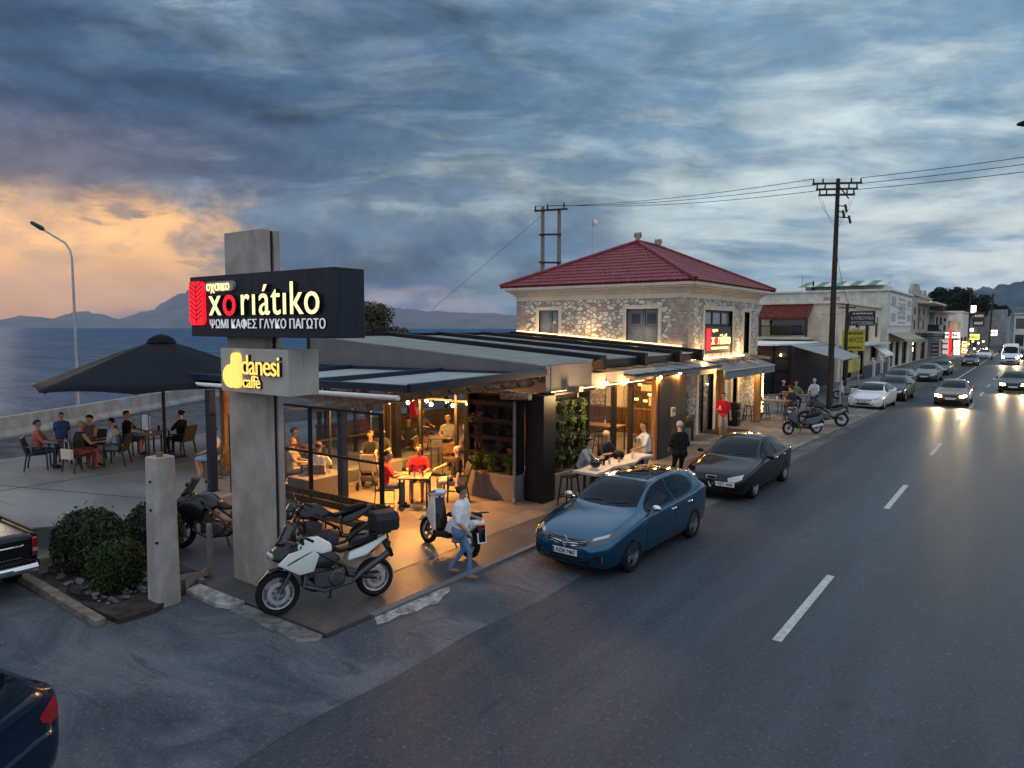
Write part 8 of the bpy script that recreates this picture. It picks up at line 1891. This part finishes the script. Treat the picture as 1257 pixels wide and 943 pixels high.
def wire(label, p, q, sag, r=.016):
    p, q = Vector(p), Vector(q); b = MB(); b.tube([p + (q-p)*(k/14) - Vector((0, 0, sag*4*(k/14)*(1-k/14))) for k in range(15)], r, 4); o = b.build('power_line', M['black']); tag(o, label, 'power line')
for i, (x, zz_) in enumerate(((-34.2, 14.6), (-33.0, 14.55), (-31.4, 14.4))):
    l_, r_ = wires[i]
    nm = ('topmost', 'middle', 'lowest')[i]
    wire('%s wire from the twin poles to the tall utility pole' % nm, (x, 49.8, zz_), l_, .35)
    wire('%s wire running from the tall utility pole over the road' % nm, r_, r_ + Vector((21, -3.0 - 2*i, .55 - .5*i)), .3)
wire('stay wire with insulators slanting down from the twin poles', (-33.6, 49.9, 13.8), (-42.5, 46.0, 6.0), .0, .012)
t = thing('antenna_mast', 'thin steel antenna mast behind the red tiled roof', 'mast', (-19.6, 34, .1))
b = MB(); b.tube([(-19.6, 34, .1), (-19.6, 34, 10.3)], .03, 8); b.build('mast', M['steel'], t); b = MB(); b.lathe([(.02, 0), (.16, .05), (.18, .07)], (-19.5, 34, 10.1), 12, 'y'); b.build('dish', M['white'], t)
for i, (x, y, z) in enumerate((((-8.88, 140.0, 11.24)), ((-6.03, 145.0, 10.42)), ((-11.41, 57.8, 6.28)))):
    t = thing('wooden_pole', ('wooden street pole among the lit shops', 'slightly leaning wooden street pole by the pale far building', 'thin wooden pole carrying the black and yellow signs')[i], 'pole', (x, y, 0))
    b = MB(); b.tube([(x - (.25 if i == 1 else 0), y, 0), (x, y, z)], [.16, .11], 8); b.build('shaft', M['polewood'], t, True); b = MB(); b.bar((x-.6, y, z-.3), (x+.6, y, z-.3), .08); b.build('crossarm', M['polewood'], t)
wire('wire between the two far street poles', (-8.86, 140.0, 10.84), (-6.02, 145.0, 10.15), .4, .03); wire('wire from the leaning far pole to the buildings over the road', (-6.02, 145.0, 10.15), (-0.94, 120.0, 7.28), .6, .03)
t = thing('street_lamp', 'dark street lamp head on a long arm reaching in over the road', 'street lamp', (1.6, 13.2, 0))
b = MB(); b.tube([(1.6, 13.2, 0), (1.6, 13.2, 6.6), (1.5, 13.2, 7.1), (1.0, 13.15, 7.35), (.2, 13.1, 7.42)], [.09, .07, .06, .05, .04], 10); b.build('pole', M['steel'], t, True)
b = MB(); b.ball((-.08, 13.1, 7.42), .30, .12, .06, 14, 8); b.build('lamp_head', M['charcoal'], t, True)
b = MB(); b.lathe([(.03, 0), (.045, .05), (.02, .12)], (-16.4, 28.5, 8.3), 6) if False else b.lathe([(.13, 0), (.13, .8), (.18, .82), (.18, .95), (.1, 1.0)], (-20.5, 62, 6.6), 8); o = b.build('chimney_pot', M['whitewall']); tag(o, 'white chimney on the roof edge of the cream house', 'chimney')
b = MB(); b.lathe([(.2, 0), (.2, .5), (.08, .6), (.12, .9), (.02, 1.2)], (-20.3, 84.6, 8.6), 8); o = b.build('roof_cowl', M['black']); tag(o, 'black chimney cowl on the flat roof of the white building', 'chimney')

# street clutter on the shop row
for i, (x, y, z) in enumerate(((FX, 66.5, 3.9), (FX, 75.6, 5.0), (FX, 103, 5.5), (FX, 110.8, 5.6), (-11.9, 126, 4.4), (-11.9, 131.5, 5.0), (-11.6, 147, 3.6))):
    t = thing('air_conditioner', ('boxy white air conditioner low on the cream house front', 'boxy white air conditioner high on the cream house front', 'air conditioner on the old house nearest the billboard', 'air conditioner between the old house windows', 'air conditioner on the grey balcony house', 'second air conditioner on the grey balcony house', 'air conditioner on the low beige shop building')[i], 'air conditioner', (x+.2, y, z), 0, 'air conditioners of the street')
    b = MB(); b.box(x+.03, x+.38, y-.42, y+.42, z, z+.6); b.build('casing', M['whitewall'], t, bevel=.02); b = MB(); b.lathe([(.24, 0), (.24, .012), (.05, .02)], (x+.385, y, z+.3), 14, 'x') if False else b.box(x+.381, x+.388, y-.28, y+.22, z+.07, z+.53); b.build('fan_grille', M['charcoal'], t)
for i, (x, y, z, h_) in enumerate(((-16, 63, 6.6, 2.2), (-15, 78, 6.6, 1.6), (-14.5, 97, 8.6, 2.4), (-16, 107, 8.8, 2.6), (-14, 118, 8.8, 2.0), (-14, 133, 7.0, 2.4), (-13.5, 150, 5.8, 3.0))):
    t = thing('roof_aerial', ('tall thin aerial on the cream house roof edge', 'short aerial on the cream house roof by the billboard', 'aerial on the white building roof', 'aerial on the old house roof behind the curved parapet', 'aerial at the far end of the old house roof', 'aerial on the grey balcony house roof', 'aerial on the low beige shop roof')[i], 'aerial', (x, y, z), 0, 'aerials of the street')
    b = MB(); b.tube([(x, y, z-.1), (x, y, z+h_)], .03, 6); b.build('mast', M['steel'], t); b = MB(); b.bar((x-.7, y, z+h_-.1), (x+.7, y, z+h_-.1), .03)
    for k in range(7): b.bar((x-.6+.2*k, y-.3, z+h_-.1), (x-.6+.2*k, y+.3, z+h_-.1), .018)
    b.build('antenna', M['steel'], t)
wire('slack cable from the thin sign pole to the white building', (-11.2, 57.8, 6.0), (FX+.1, 84.5, 7.2), .5, .018); wire('cable along the fronts from the white building to the far pole', (FX+.15, 84.5, 7.0), (-11.6, 140, 8.5), .9, .02); wire('cable from the tall utility pole to the thin sign pole', (-8.75, 41, 8.6), (-11.2, 57.8, 6.1), .5, .014); wire('cable from the thin sign pole to the cream house wall', (-11.2, 57.8, 5.9), (-14.0, 60.95, 5.6), .25, .014)
# ---------------------------------------------------------------- air
hz = bpy.data.materials.new('haze'); hz.use_nodes = True; t_ = hz.node_tree; t_.nodes.clear()
v_ = t_.nodes.new('ShaderNodeVolumePrincipled'); v_.inputs['Density'].default_value = 3.4e-5; v_.inputs['Color'].default_value = (.62, .78, 1.0, 1); v_.inputs['Anisotropy'].default_value = .2
o_ = t_.nodes.new('ShaderNodeOutputMaterial'); t_.links.new(v_.outputs[0], o_.inputs['Volume'])
b = MB(); b.box(-12500, 4500, -4500, 12500, -3.5, 620); o = b.build('haze', hz, kind='stuff')
